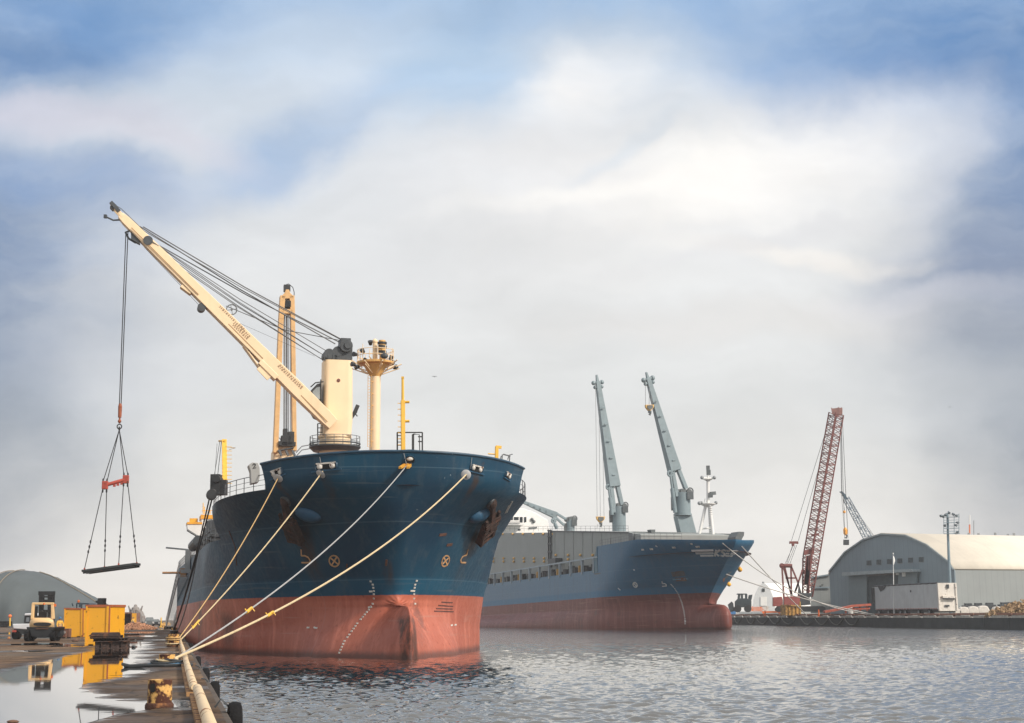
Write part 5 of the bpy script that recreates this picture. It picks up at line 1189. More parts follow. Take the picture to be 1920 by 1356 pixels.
mb = MB(); mb.prism([lb]+ppl+[rb], sdn*.3); gab = mb.build('gable_wall', GRW, wh)
mb = MB(); mb.sheet([[p-sdn*.15 for p in ppl], [p+sdn*75 for p in ppl]]); o = mb.build('roof', ROOF, wh, smooth=18); sm_ = o.modifiers.new('t', 'SOLIDIFY'); sm_.thickness = .25; sm_.offset = 1
mb = MB(); mb.prism([rb+sdn*.3, ppl[-1]+sdn*.3-UPV*.1, ppl[-1]+sdn*75-UPV*.1, rb+sdn*75], gd*.3); mb.prism([lb+sdn*.3, ppl[0]+sdn*.3-UPV*.1, ppl[0]+sdn*75-UPV*.1, lb+sdn*75], -gd*.3); mb.build('side_wall', GRW2, wh)
mb = MB()
for p_, q in zip(ppl[1:], ppl[2:]): mb.beam(p_-sdn*.2, q-sdn*.2, .35, .3, sdn)
mb.build('gable_trim', mat('trim_grey', (.26, .31, .33), .5), wh)
WINM = mat('window_frame_dark', (.055, .075, .085), .4)
for i, x in enumerate((1629.5, 1648, 1668, 1687.5, 1707.5, 1727.5)):
    y = 1055.5-i*1.28; mb = MB(); mb.prism([GP(xx, yy, -.05) for xx, yy in ((x-4.6, y-4.4), (x+4.6, y-5), (x+4.6, y+5), (x-4.6, y+5.6))], sdn*.1); f_ = mb.build('window', GRW2, wh)
    mb = MB()
    for dx in (-2.2, 2.2): mb.prism([GP(x+dx+a*1.9, y+b_*4.2, -.12) for a, b_ in ((-1, -1), (1, -1.05), (1, 1), (-1, 1.05))], sdn*.08)
    mb.build('pane', WINM, f_)
mb = MB(); mb.prism([GP(x, y, 0) for x, y in ((1594, 1073.5), (1724, 1067), (1727, 1072), (1594, 1080))], -sdn*2.2); mb.build('canopy', mat('canopy_grey', (.28, .33, .35), .5), wh)
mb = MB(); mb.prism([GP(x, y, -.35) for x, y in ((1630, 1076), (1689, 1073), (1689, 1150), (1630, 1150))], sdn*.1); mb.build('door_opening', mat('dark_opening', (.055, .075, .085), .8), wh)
mb = MB(); mb.prism([GP(x, y, -.32) for x, y in ((1630, 1075), (1689, 1072), (1689, 1077), (1630, 1081))], -sdn*.25); mb.build('roller_shutter', mat('shutter_brown', (.16, .15, .145), .6), wh)
for a, b2 in (((1596, 1079), (1630, 1077)), ((1689, 1072.5), (1724, 1070))):
    mb = MB(); mb.prism([GP(a[0], a[1], -.5), GP(b2[0], b2[1], -.5), GP(b2[0], 1150, -.5), GP(a[0], 1150, -.5)], -sdn*.2); mb.build('sliding_door', mat('door_grey', (.155, .20, .22), .5, var=.06), wh)
mb = MB(); mb.box(GP(1689, 1075.5, -.9), (.6, .4, .6)); mb.box(GP(1701, 1076.5, -.9), (.6, .4, 1.0)); mb.build('wall_sign', WHITE, wh)
mb = MB(); mb.prism([rb+sdn*.3-gd*.3+UPV*.5, rb+sdn*75-gd*.3+UPV*.5, rb+sdn*75-gd*.3+UPV*1.6, rb+sdn*.3-gd*.3+UPV*1.6], -gd*.25); mb.build('plinth', mat('plinth_pale', (.36, .40, .42), .6), wh)
mb = MB()
for i in range(14): p = ppl[4]+sdn*(20+i*3.5+random.uniform(-1, 1)); mb.box(p+UPV*.35, (.4, .4, random.uniform(.4, .9)))
mb.build('roof_vent', GREY, wh)
# lower annex at its left end
an = at2(1541, 318); an_t = thing('annex', 'low pale grey shed against the left end of the big warehouse', 'shed', an)
mb = MB(); mb.prism([PY(x, y, 318) for x, y in ((1520, 1150), (1520, 1084), (1555, 1078), (1558, 1078), (1558, 1150))], (4, 16, 0)); mb.build('wall', GRW2, an_t)
mb = MB(); mb.beam(PY(1520, 1102, 317.7), PY(1556, 1101.5, 317.7), .35, .15, UPV); mb.beam(PY(1519, 1083.5, 317.8), PY(1556, 1077.5, 317.8), .3, .5, UPV); mb.build('eave_trim', GRW, an_t); mb = MB(); mb.cyl(PY(1542, 1098, 317.6), PY(1542, 1096, 317.6), .25, n=8); mb.build('wall_lamp', DKGREY, an_t)

# ---- domed white shed
dsh = at2(1432, 420); d_t = thing('dome_shed', 'white arched fabric shed with a small square window, left of the red crane', 'shed', dsh)
a0 = [PY(1411+ (1453-1411)*u, 1139-45*math.sin(math.pi*u)**.62, 420) for u in np.linspace(0, 1, 19)]
FABW = mat('fabric_white', (.80, .79, .77), .6, var=.04); dx_ = Vector((16, 10, 0))
mb = MB(); mb.prism([Vector((a0[0].x, 420, 1.2))]+a0+[Vector((a0[-1].x, 420, 1.2))], (0, .3, 0)); mb.build('front_wall', mat('fabric_front', (.56, .58, .59), .6, var=.05), d_t)
mb = MB(); mb.sheet([[p+Vector((0, .05, 0)) for p in a0], [p+dx_ for p in a0]]); mb.build('roof', FABW, d_t, smooth=30)
mb = MB(); mb.prism([PY(x, y, 419.8) for x, y in ((1429, 1103.5), (1434, 1103.5), (1434, 1109.5), (1429, 1109.5))], (0, .1, 0)); mb.build('window', GLASS, d_t); mb = MB(); mb.prism([PY(x, y, 419.8) for x, y in ((1426, 1119), (1438, 1119), (1438, 1136), (1426, 1136))], (0, .1, 0)); mb.build('door', WHITE, d_t)
mb = MB(); mb.cyl(PY(1431, 1094, 420.5), PY(1431, 1091, 420.5), .3, n=8); mb.build('roof_vent', GREY, d_t)

# ---- red lattice crawler crane
cc0 = at2(1508, 300); cr_t = thing('crawler_crane', 'tall red lattice boom crane standing on crawler tracks on the far quay', 'crane', cc0)
CP = lambda x, y, o_=0.0: PY(x, y, 300+o_)
def lattice(q_, p0, p1, w0, w1, d0, d1, nb, sd_, rc=.10, rb_=.045, arch=True):
    p0, p1 = Vector(p0), Vector(p1); a = (p1-p0).normalized(); s1 = (Vector(sd_)-a*Vector(sd_).dot(a)).normalized(); s2 = a.cross(s1)
    def c(u, i, j): return p0.lerp(p1, u)+s1*(i*(w0+(w1-w0)*u)/2)+s2*(j*(d0+(d1-d0)*u)/2)
    for i in (-1, 1):
        for j in (-1, 1): q_.tube([c(0, i, j), c(1, i, j)], rc, 5)
    for k_ in range(nb):
        u0, u1 = k_/nb, (k_+1)/nb; f = 1 if k_ % 2 else -1
        for j in (-1, 1): q_.tube([c(u0, -f, j), c(u1, f, j)], rb_, 4, False); 
        for i in (-1, 1): q_.tube([c(u0, i, -f), c(u1, i, f)], rb_, 4, False)
        if k_ % 3 == 0:
            q_.tube([c(u0, -1, -1), c(u0, 1, -1)], rb_, 4, False); q_.tube([c(u0, -1, -1), c(u0, -1, 1)], rb_, 4, False); q_.tube([c(u0, 1, -1), c(u0, 1, 1)], rb_, 4, False); q_.tube([c(u0, -1, 1), c(u0, 1, 1)], rb_, 4, False)
side_ = Vector((.80, .60, 0))
q_ = MB(); lattice(q_, CP(1514, 1118), CP(1520.5, 1048), 1.2, 2.6, 1.6, 2.1, 10, side_, .17, .09); lattice(q_, CP(1520.5, 1048), CP(1568, 776), 2.6, 2.5, 2.1, 1.9, 46, side_, .15, .075)
q_.build('boom', REDSTEEL, cr_t)
PANR = mat('boom_panel_red', (.20, .06, .05), .6, var=.3, scale=1)
q_ = MB(); q_.prism([CP(x, y, -.6) for x, y in ((1558, 764), (1561, 766), (1570, 765), (1573, 763), (1574, 765), (1579, 764), (1579, 775), (1576, 778), (1560, 776))], (.4, 1.4, 0)); q_.build('boom_head', mat('boom_head_red', (.22, .11, .095), .6, var=.3), cr_t)
q_ = MB()
for x, y, w_, h_ in ((1517, 1035, 18, 9), (1528, 1003, 14, 3.5)): q_ = MB(); q_.prism([CP(x+a*w_/2, y+b_*h_/2-a*1.2, -1.3) for a, b_ in ((-1, -1), (1, -1), (1, 1), (-1, 1))], (.3, 1.0, 0)); q_.build('boom_panel', PANR, cr_t)
q_ = MB()
for i in range(7): q_.beam(CP(1508+i*1.2, 1096, -1.4), CP(1513+i*1.6, 1042, -1.4), .32, .2, RR)
q_.prism([CP(x, y, -1.2) for x, y in ((1502, 1069), (1531, 1069), (1531, 1072), (1502, 1073))], (.3, 1.0, 0)); q_.build('boom_foot', PANR, cr_t)
q_ = MB()
for a0_, a1_ in (((1466, 1061), (1470, 1124)), ((1468, 1061), (1485, 1116)), ((1483, 1061), (1484, 1115)), ((1483, 1061), (1497, 1094)), ((1505, 1068), (1490, 1112)), ((1473, 1084), (1492, 1084)), ((1497, 1094), (1490, 1112)), ((1471, 1062), (1484, 1118))): q_.beam(CP(*a0_, -1), CP(*a1_, -1), .32, .32, RR)
q_.cyl(CP(1463, 1061, -1), CP(1485, 1061, -1), .4, n=10); q_.cyl(CP(1466, 1061, -1.3), CP(1466, 1061, -.7), .55, n=10); q_.build('gantry', REDSTEEL, cr_t)
q_ = MB(); q_.prism([CP(x, y, -2.2) for x, y in ((1470, 1119), (1500, 1117.5), (1500, 1134), (1470, 1136))], (.6, 4.2, 0)); q_.prism([CP(x, y, -2.0) for x, y in ((1449.5, 1120), (1466, 1119), (1468, 1125), (1468, 1137), (1449.5, 1137))], (.6, 4.2, 0)); q_.build('machine_house', mat('machine_red', (.28, .07, .06), .55, var=.2), cr_t, bevel=.05)
q_ = MB(); q_.prism([CP(x, y, -1.6) for x, y in ((1497, 1119), (1518, 1117), (1520, 1134), (1497, 1136))], (.6, 3.4, 0)); q_.prism([CP(x, y, -1.9) for x, y in ((1498, 1094), (1503, 1112), (1522, 1112), (1522, 1119), (1496, 1119))], (.3, 2.0, 0)); cabc = q_.build('operator_cab', DKGREY, cr_t, bevel=.05)
for o_ in (-2.6, 2.2):
    q_ = MB(); q_.prism([CP(x, y, o_) for x, y in ((1453, 1141), (1457, 1137), (1542, 1136.5), (1548, 1139), (1548, 1143), (1543, 1147), (1458, 1147.5), (1453, 1145))], (.15, 1.0, 0)); q_.build('crawler_track', BLACK, cr_t, bevel=.08)
q_ = MB()
for a0_, a1_ in (((1558, 778), (1484, 1014)), ((1562, 782), (1497, 1014)), ((1486, 1022), (1474, 1060)), ((1491, 1022), (1476, 1060)), ((1488, 1022), (1471, 1060)), ((1494, 1022), (1480, 1060)), ((1579, 776), (1586, 930)), ((1577, 778), (1579, 930)), ((1575, 790), (1578, 925))): q_.tube([CP(*a0_), CP(*a1_)], .055, 4)
q_.tube([CP(1579, 776), CP(1590, 1010)], .05, 4); q_.tube([CP(1577, 778), CP(1584, 1010)], .05, 4); q_.build('boom_stays', CABLE, cr_t)
q_ = MB(); q_.prism([CP(x, y, -.4) for x, y in ((1481, 1015), (1497, 1015), (1497, 1020), (1490, 1019), (1489, 1024), (1486, 1024), (1485, 1019), (1481, 1020))], (0, .8, 0)); q_.build('stay_bridle', REDSTEEL, cr_t)
for y in (862, 905): pass
q_ = MB(); q_.prism([CP(x, y) for x, y in ((1582, 1012), (1592, 1012), (1592, 1022), (1582, 1022))], (0, .5, 0)); q_.build('hook_block', DKGREY, cr_t)

# ---- blue lattice crane beyond the warehouse
b0_ = at2(1668, 430); bl_t = thing('lattice_crane', 'dark blue lattice boom crane rising behind the warehouse, with an orange hook block', 'crane', b0_)
BP = lambda x, y, o_=0.0: PY(x, y, 430+o_)
BLS = mat('crane_steel_blue', (.06, .11, .16), .5, var=.2)
q_ = MB(); lattice(q_, BP(1688, 1120), BP(1586, 934), 2.6, 1.5, 2.4, 1.2, 30, (1, .3, 0), .13, .075); q_.build('boom', BLS, bl_t)
q_ = MB(); q_.prism([BP(x, y, -.8) for x, y in ((1574, 922), (1579, 921), (1586, 928), (1589, 936), (1584, 937), (1579, 926))], (.3, 1.6, 0)); q_.build('boom_head', mat('head_blue', (.03, .07, .10), .5), bl_t)
q_ = MB()
for a0_, a1_ in (((1577.5, 924), (1583, 992)), ((1586, 934), (1589, 992)), ((1579, 925), (1584, 960)), ((1602, 962), (1640, 1008)), ((1588, 934), (1700, 1090))): q_.tube([BP(*a0_), BP(*a1_)], .06, 4)
q_.build('hoist_wire', CABLE, bl_t)
HKO = mat('hook_orange', (.80, .34, .03), .5, var=.2)
q_ = MB(); q_.lathe([(.15, -1.3), (.6, -.8), (.65, .4), (.35, 1.0), (.1, 1.1)], BP(1585, 996), 10); hb = q_.build('hook_block', HKO, bl_t); q_ = MB(); q_.tube([BP(1585.5, 1001), BP(1588, 1005), BP(1587, 1009), BP(1583.5, 1008)], .22, 6); q_.build('hook', DKGREY, hb)
q_ = MB(); q_.ball(BP(1583, 960, -.4), .45, 8, 6); q_.build('headache_ball', HKO, bl_t)
q_ = MB(); q_.prism([BP(x, y, -3) for x, y in ((1668, 1125), (1712, 1125), (1712, 1147), (1668, 1147))], (1, 6, 0)); q_.build('machine_house', BLS, bl_t)

# ---- wheel loader working on the far quay
w0 = at2(1391, 330); wl = thing('wheel_loader', 'dark wheel loader standing on the far quay just right of the red bulb', 'loader', w0)
WP = lambda x, y, o_=0.0: PY(x, y, 330+o_)
LD = mat('loader_dark', (.035, .05, .058), .5, var=.25)
q_ = MB(); q_.prism([WP(x, y, -1.2) for x, y in ((1378, 1128), (1384, 1122), (1401, 1122), (1409, 1127), (1409, 1138), (1378, 1140))], (.3, 2.4, 0)); q_.prism([WP(x, y, -1.0) for x, y in ((1403, 1122), (1404, 1116), (1411, 1115), (1408, 1130))], (.2, 1.6, 0)); q_.build('body', LD, wl, bevel=.05)
q_ = MB()
for a0_, a1_ in (((1385, 1123), (1386, 1114)), ((1399, 1123), (1399, 1114)), ((1391, 1123), (1391, 1114))): q_.beam(WP(*a0_, -.9), WP(*a1_, -.9), .5, .4, RR); q_.beam(WP(*a0_, .9), WP(*a1_, .9), .4, .4, RR)
q_.prism([WP(x, y, -1.2) for x, y in ((1382, 1115), (1383, 1113), (1400, 1113), (1401, 1115))], (.2, 2.4, 0)); q_.build('cab', LD, wl)
q_ = MB(); q_.prism([WP(x, y, -1.3) for x, y in ((1365, 1134), (1372, 1128), (1375, 1131), (1377, 1146), (1369, 1148))], (.3, 2.6, 0)); q_.build('bucket', DKGREY, wl)
for x in (1383, 1402):
    for o_ in (-1.3, 1.2): q_ = MB(); c_ = WP(x, 1141.5, o_); q_.cyl(c_-Vector((0, .35, 0)), c_+Vector((0, .35, 0)), .82, n=16); q_.build('wheel', BLACK, wl, smooth=40)
def simple(name, lab, cat, base, m_, fn, group=None, bevel=0, smooth=None):
    q_ = MB(); q_.org = base; fn(q_, base); o = q_.build(name, m_, bevel=bevel, smooth=smooth); return tag(o, lab, cat, group)
def tarp_fn(q_, g): q_.prism([g+Vector(v) for v in ((-.7, 0, 0), (.8, 0, 0), (.9, 0, 1.0), (.3, 0, 2.0), (-.5, 0, 1.7))], (0, 1.2, 0))
simple('tarpaulin', 'blue tarpaulin bundle on the far quay beside the dark loader', 'tarpaulin', at2(1373, 338), mat('tarp_blue', (.06, .19, .42), .6, var=.3), tarp_fn, bevel=.15)
# yellow skip at the edge
sk0 = at2(1487, 283.5); sk0.z = .72; sk = thing('skip', 'rusty yellow steel skip at the very edge of the far quay under the red crane', 'skip', sk0)
SKM = mat('skip_yellow', (.52, .29, .07), .65, var=.3, scale=.8, rust=.3, rscale=1.5)
R_ = basis(Q2D); k9 = 283.5/F
q_ = MB(); q_.prism([PY(x, y, 283.5) for x, y in ((1473, 1154), (1473, 1134), (1501, 1136), (1502, 1154.5))], Q2D*3.0); q_.build('body', SKM, sk, bevel=.06)
q_ = MB()
for x in (1474, 1480, 1487, 1494, 1501): q_.beam(PY(x, 1154, 283.4), PY(x, 1135, 283.4), .2, .14, RR)
q_.beam(PY(1472, 1134.5, 283.3), PY(1502, 1136.5, 283.3), .2, .2, UPV); q_.tube([PY(1500, 1136, 283.5), PY(1500, 1128, 283.5)], .12, 6); q_.build('rib', SKM, sk)
# posts, ramp, small items along the yard
for x, Y, lab in ((1434.5, 300, 'orange bollard post on the far quay left of the yellow skip'), (1535, 262, 'orange traffic post on the far quay right of the yellow skip')):
    simple('marker_post', lab, 'post', at2(x, Y), ORANGE, lambda q_, g: (q_.cyl(g, g+UPV*1.25, .16, .12, n=10), q_.cyl(g, g+UPV*.1, .4, n=10)), 'orange posts on the far quay')
def ramp_fn(q_, g):
    P = [PY(x, y, 262) for x, y in ((1545, 1147.5), (1560, 1145), (1580, 1140.5), (1600, 1136), (1631, 1134))]
    for a, c_ in zip(P, P[1:]): q_.beam(a, c_, .4, 2.0, UPV)
    for x, y in ((1585, 1141), (1600, 1138), (1612, 1137), (1625, 1137)): q_.beam(PY(x, y, 262), PY(x+1, y+9, 262), .3, .4, RR)
    q_.beam(PY(1595, 1142, 261.5), PY(1631, 1141, 261.5), .3, .4, UPV)
simple('loading_ramp', 'long orange red loading ramp on the far quay left of the trailer', 'ramp', at2(1590, 262), mat('ramp_red', (.40, .09, .05), .6, var=.25, rust=.1), ramp_fn)
random.seed(5)
for i, (x, Y, c_, nm, lab) in enumerate(((1418, 350, ORANGE, 'pallet_stack', 'reddish stack of timber pallets behind the loader on the far quay'), (1430, 352, POCKET, 'pallet_stack', 'pale stack of pallets below the door of the white arched shed'), (1446, 330, ORANGE, 'road_barrier', 'low orange road barrier left of the red crane tracks'), (1426, 345, GREY, 'pipe_rack', 'long low grey pipe rack below the white arched shed'))):
    def fn(q_, g, i=i):
        if nm == 'pallet_stack':
            for k_ in range(7): q_.box(g+Vector((random.uniform(-.2, .2), 0, .12+k_*.28)), (3.0+random.uniform(-.4, .3), 1.6, .16)); 
            for k_ in range(7): q_.box(g+Vector((random.choice((-1, 0, 1)), -.7, .24+k_*.28)), (.3, .2, .14))
        elif nm == 'road_barrier':
            q_.box(g+UPV*.7, (4.2, .2, .4)); q_.box(g+UPV*.25+RR*-1.8, (.2, .9, .5)); q_.box(g+UPV*.25+RR*1.8, (.2, .9, .5))
        else:
            for k_ in range(4): q_.cyl(g+Vector((-5, k_*.3, .3+.12*k_)), g+Vector((5, k_*.3, .3+.12*k_)), .16, n=8)
            for k_ in (-4, 0, 4): q_.box(g+Vector((k_, .3, .12)), (.2, 1.4, .24))
    simple(nm, lab, nm.split('_')[-1] if nm != 'pallet_stack' else 'pallets', at2(x, Y), c_, fn)
simple('drum', 'white drum standing on the far quay in front of the sliding door', 'drum', at2(1595, 265), WHITE, lambda q_, g: (q_.cyl(g, g+UPV*1.6, .42, n=14), q_.cyl(g+UPV*.5, g+UPV*.56, .45, n=14), q_.cyl(g+UPV*1.1, g+UPV*1.16, .45, n=14)))

# ---- tipper trailer
t0 = at2(1759.5, 224); t0.z = .75
TD = Q2D; TI = Q2N
tr = thing('semi_trailer', 'big grey and white semi trailer parked along the far quay before the warehouse', 'trailer', t0)
TP = lambda u, v, z: t0+TD*u+TI*v+UPV*z
TLN = 24.0; TWD = 3.0; ZT = 5.0; ZB = 1.05
TRS = mat('trailer_side_grey', (.50, .52, .52), .5, var=.1, scale=.5, streak=.3, stc=(.27, .24, .25)); TRW = mat('trailer_front_white', (.68, .64, .58), .55, var=.1, rust=.06, streak=.25, stc=(.35, .27, .18))
q_ = MB(); q_.prism([TP(0, 0, ZB), TP(TLN, 0, ZB), TP(TLN, 0, ZT), TP(0, 0, ZT)], TI*TWD)
body = q_.build('body', TRS, tr, bevel=.04)
q_ = MB(); q_.prism([TP(-.06, 0, .75), TP(-.06, TWD, .75), TP(-.06, TWD, ZT+.05), TP(-.06, 0, ZT+.05)], -TD*.25)
q_.beam(TP(-.4, .6, 2.9), TP(-.4, 2.7, 2.85), .3, .5, UPV); 
for v in (.05, TWD-.05): q_.beam(TP(-.38, v, .9), TP(-.38, v, ZT), .22, .2, TI)
q_.build('front_wall', TRW, tr)
q_ = MB(); q_.box(TP(-.42, 1.6, 4.5), (.36, .2, .6)); q_.box(TP(-.42, 1.3, 1.55), (.7, .2, .25)); q_.beam(TP(-.5, .7, 2.6), TP(-.5, 2.6, 2.55), .12, .35, UPV); q_.build('front_fitting', DKGREY, tr)
q_ = MB(); q_.tube([TP(u, .05+.04*math.sin(u*3), ZT+.08-.05*abs(math.sin(u*1.3))) for u in np.linspace(0, TLN, 30)], .13, 6); q_.prism([TP(TLN+.02, 0, ZT), TP(TLN-1.6, -.05, ZT), TP(TLN-2.6, -.05, ZT-.9), TP(TLN-4.2, -.05, ZT-.5), TP(TLN-5, -.05, ZT)], -TI*.05); q_.tube([TP(TLN+.3, -.1, ZT-.2), TP(TLN+.5, -.1, 3.4), TP(TLN+.2, -.1, 2.2)], .3, 6); q_.build('tarp_roll', BLACK, tr)
q_ = MB()
for u in np.linspace(.5, TLN-.5, 40): q_.box(TP(u, -.04, ZB+.1), (.16, .06, .12))
q_.build('side_light', RED, tr)
q_ = MB(); q_.prism([TP(.1, .12, .5), TP(TLN, .12, .5), TP(TLN, .12, ZB-.002), TP(.1, .12, ZB-.002)], TI*(TWD-.24)); q_.build('chassis', BLACK, tr)
for i, u in enumerate((3.2, 7.0, 12.0, 13.9, 16.3, 18.7, 22.6)):
    q_ = MB(); c_ = TP(u, -.02, .52); q_.cyl(c_-TI*.04, c_+TI*.6, .56, n=18); wh_ = q_.build('wheel', RUBBER, tr, smooth=40); q_ = MB(); q_.torus(c_-TI*.05, .33, .05, TI, 16, 6); q_.cyl(c_-TI*.06, c_, .2, n=10); q_.build('rim', GREY, wh_)
q_ = MB(); q_.cyl(TP(9.5, -.06, 3.95), TP(9.5, 0, 3.95), .2, n=12); q_.build('side_patch', DKGREY, tr)
# light tower
lt0 = at2(1783, 262); lt = thing('light_tower', 'tall floodlight mast with a cage of lamps standing beside the warehouse corner', 'light mast', lt0)
LP = lambda x, y, o_=0.0: PY(x, y, 262+o_)
LTM2 = mat('lamp_grey', (.13, .16, .18), .5)
LTM = mat('galvanised_blue', (.20, .27, .31), .45, metal=.2, var=.12)
q_ = MB(); q_.tube([lt0, LP(1777.5, 1003), LP(1776, 962)], [.34, .22, .15], 10); q_.build('pole', LTM, lt, smooth=60)
q_ = MB()
for y in (970, 980.5, 991, 1001): q_.beam(LP(1770, y, -.6), LP(1799, y-.6, -.6), .1, .25, UPV); q_.beam(LP(1771, y, .9), LP(1798, y-.6, .9), .1, .2, UPV); q_.prism([LP(1770, y+.6, -.7), LP(1798, y, -.7), LP(1798, y, 1.0), LP(1770, y+.6, 1.0)], UPV*.06)
for x in (1769.5, 1779, 1789, 1798): q_.tube([LP(x, 1001, -.7), LP(x, 963 if x > 1785 else 972, -.7)], .06, 4); q_.tube([LP(x, 1001, 1), LP(x, 966, 1)], .05, 4)
for y in (965, 975, 986, 996): q_.tube([LP(1769.5, y+1, -.7), LP(1798, y, -.7)], .045, 4)
q_.build('lamp_platform', LTM, lt)
for x, y, vx, vz in ((1765, 967, -1, -.6), (1769, 968, -.8, -.7), (1773, 965, -.5, -.8), (1779, 961, .1, -.7), (1787, 964, .5, -.7), (1793, 967, .7, -.5), (1792, 985, .8, -.4), (1795, 998, .8, -.4), (1772, 985, -.6, -.5), (1795, 980, .8, -.3)):
    q_ = MB(); p = LP(x, y, -1); v = Vector((vx, -.6, vz)).normalized(); q_.cyl(p-v*.22, p+v*.22, .14, .27, n=10); q_.build('floodlight', LTM2, lt)
# flagpole
fp0 = at2(1676, 240); fp = thing('flagpole', 'thin white flagpole with a limp pennant standing before the warehouse door', 'flagpole', fp0)
q_ = MB(); q_.tube([fp0, PY(1674.5, 1038, 240)], [.09, .04], 8); q_.ball(PY(1674.5, 1038, 240), .12, 8, 6); q_.build('pole', WHITE, fp); q_ = MB(); q_.prism([PY(x, y, 240) for x, y in ((1674.5, 1043), (1676, 1047), (1677, 1052), (1674.8, 1058.5), (1674.3, 1052))], (.2, .3, 0)); q_.build('pennant', WHITE, fp)
# big bags and blocks along the warehouse wall
random.seed(21)
BAG = mat('bulk_bag', (.62, .58, .53), .8, var=.15); 
for i, (x, sz) in enumerate(((1808, 1.1), (1826, 1.15), (1845, 1.2), (1872, 1.0), (1797, .8))):
    def fn(q_, g, s_=sz): q_.prism([g+Vector((a*s_, 0, b_*s_)) for a, b_ in ((-.8, 0), (.8, 0), (.85, .5), (.6, 1.0), (.1, 1.1), (-.6, 1.0), (-.85, .5))], (.1, 1.6, 0))
    lab = ('white bulk bag behind the trailer by the warehouse wall, leftmost but one', 'white bulk bag by the warehouse wall, third from the trailer', 'lumpy white bulk bag at the middle of the warehouse side wall', 'white bulk bag nearest the timber heap on the far quay', 'smallest bulk bag right beside the white trailer front')[i]
    simple('bulk_bag', lab, 'bag', at2(x, 244), BAG, fn, 'bulk bags along the warehouse wall', bevel=.2)
for i, x in enumerate((1816, 1835, 1856, 1884, 1897, 1908)):
    simple('concrete_block', 'dark block along the warehouse wall, %s from the trailer front' % ('first', 'second', 'third', 'fourth', 'fifth', 'sixth')[i], 'block', at2(x, 248), DKGREY, lambda q_, g: (q_.box(g+UPV*.7, (2.0, 1.2, 1.4)), q_.box(g+UPV*1.55, (1.2, .8, .4))), 'dark blocks along the warehouse wall', bevel=.06)
simple('pallet', 'yellow pallet on the ground beside the front of the trailer', 'pallet', at2(1771, 232), FRY, lambda q_, g: ([q_.box(g+Vector((0, k_*.4, .28)), (2.4, .3, .1)) for k_ in range(4)], [q_.box(g+Vector((k_, .6, .12)), (.2, 1.5, .2)) for k_ in (-1, 0, 1)]))
# heap of split timber, counted only as a heap
hp0 = at2(1917, 205); HEAP = mat('timber_heap', (.34, .23, .13), .85, var=.5, scale=4)
def heap_fn(q_, g, rx=5.0, hz=2.1, n_=520, ln=1.4, seed=2):
    r = random.Random(seed)
    for _ in range(n_):
        a = r.uniform(0, 2*math.pi); k_ = math.sqrt(r.random()); x, y = rx*k_*math.cos(a), rx*.6*k_*math.sin(a); z = hz*(1-k_**1.3)*r.uniform(.6, 1)+.08
        v = Vector((r.uniform(-1, 1), r.uniform(-1, 1), r.uniform(-.35, .5))).normalized(); p = g+Vector((x, y, z)); q_.beam(p-v*ln*r.uniform(.25, .5), p+v*ln*r.uniform(.25, .5), r.uniform(.10, .3), r.uniform(.08, .2), UPV if abs(v.z) < .8 else RR)
q_ = MB(); q_.org = hp0; heap_fn(q_, hp0); o = q_.build('timber_heap', HEAP); tag(o, 'heap of split yellow timber at the right end of the far quay', 'timber heap', kind='stuff')
for x, y0, lab in ((1818, 966, 'taller thin aerial mast with red bands beyond the warehouse roof'), (1826, 976, 'shorter thin pale aerial mast beyond the warehouse roof')):
    g = at2(x, 600); q_ = MB(); q_.org = g; tp_ = PY(x, y0, 600); 
    for k_ in range(10): q_.cm = k_ % 2; q_.tube([g.lerp(tp_, k_/10), g.lerp(tp_, (k_+1)/10)], .3 if x < 1820 else .16, 6)
    o = q_.build('aerial_mast', [ORANGE, WHITE] if x < 1820 else [GREY, GREY]); tag(o, lab, 'aerial')

# ================================================================== THE LIFT
spd = HT.y/F
def LP2(x, y, o_=0.0): return PP(x, y, HT+Vector((0, o_, 0)), Vector((0, 1, 0)))
apex = HP(806)
sl_, sr_ = LP2(197, 910, -.2), LP2(236, 899, .25)
spr = thing('spreader_bar', 'red spreader bar with wire slings hanging from the crane hook over the quay', 'spreader bar', (apex.x, apex.y, sl_.z))
q_ = MB(); q_.cyl(sl_, sr_, .16, n=12); 
for u in (.45, .62, .8): q_.beam(sl_.lerp(sr_, u)-UPV*.12, sl_.lerp(sr_, u)-UPV*.36, .2, .16, RR)
q_.build('bar', RED, spr, smooth=50)
for p in (sl_, sr_): q_ = MB(); q_.box(p, (.50, .34, .72)); q_.build('end_plate', RED, spr, bevel=.05)
q_ = MB(); q_.torus(HP(800), .2, .05, (0, 1, 0), 14, 6); q_.torus(HP(804), .16, .045, (1, 0, 0), 14, 6); q_.build('ring', BLACK, spr)
PL = [LP2(158.5, 1066.5, -1.0), LP2(196, 1063, .8), LP2(222.5, 1057.5, -.9), LP2(256.5, 1055.5, .9)]
UP_ = [sl_+Vector((-.16, -.1, 0)), sl_+Vector((.12, .1, 0)), sr_+Vector((-.16, -.1, 0)), sr_+Vector((.14, .1, 0))]
for p, e in zip(UP_, PL):
    q_ = MB(); q_.tube([apex, p+UPV*.3], .038, 5); q_.tube([p-UPV*.3, e], .038, 5)
    q_.ball(p+UPV*.45, .075, 6, 5, (1, 1, 2)); q_.ball(p-UPV*.5, .085, 6, 5, (1, 1, 2)); 
    for u in (.68, .74, .80): q_.ball(p.lerp(e, u), .085, 6, 5, (1, 1, 1.8))
    q_.build('wire_sling', CABLE, spr)
lc, rc_ = LP2(150, 1072, -.9), LP2(266, 1056.5, .9)
ld = thing('steel_plate', 'dark steel deck plate hanging in four wire slings above the tarpaulin mound', 'plate', ((lc+rc_)/2))
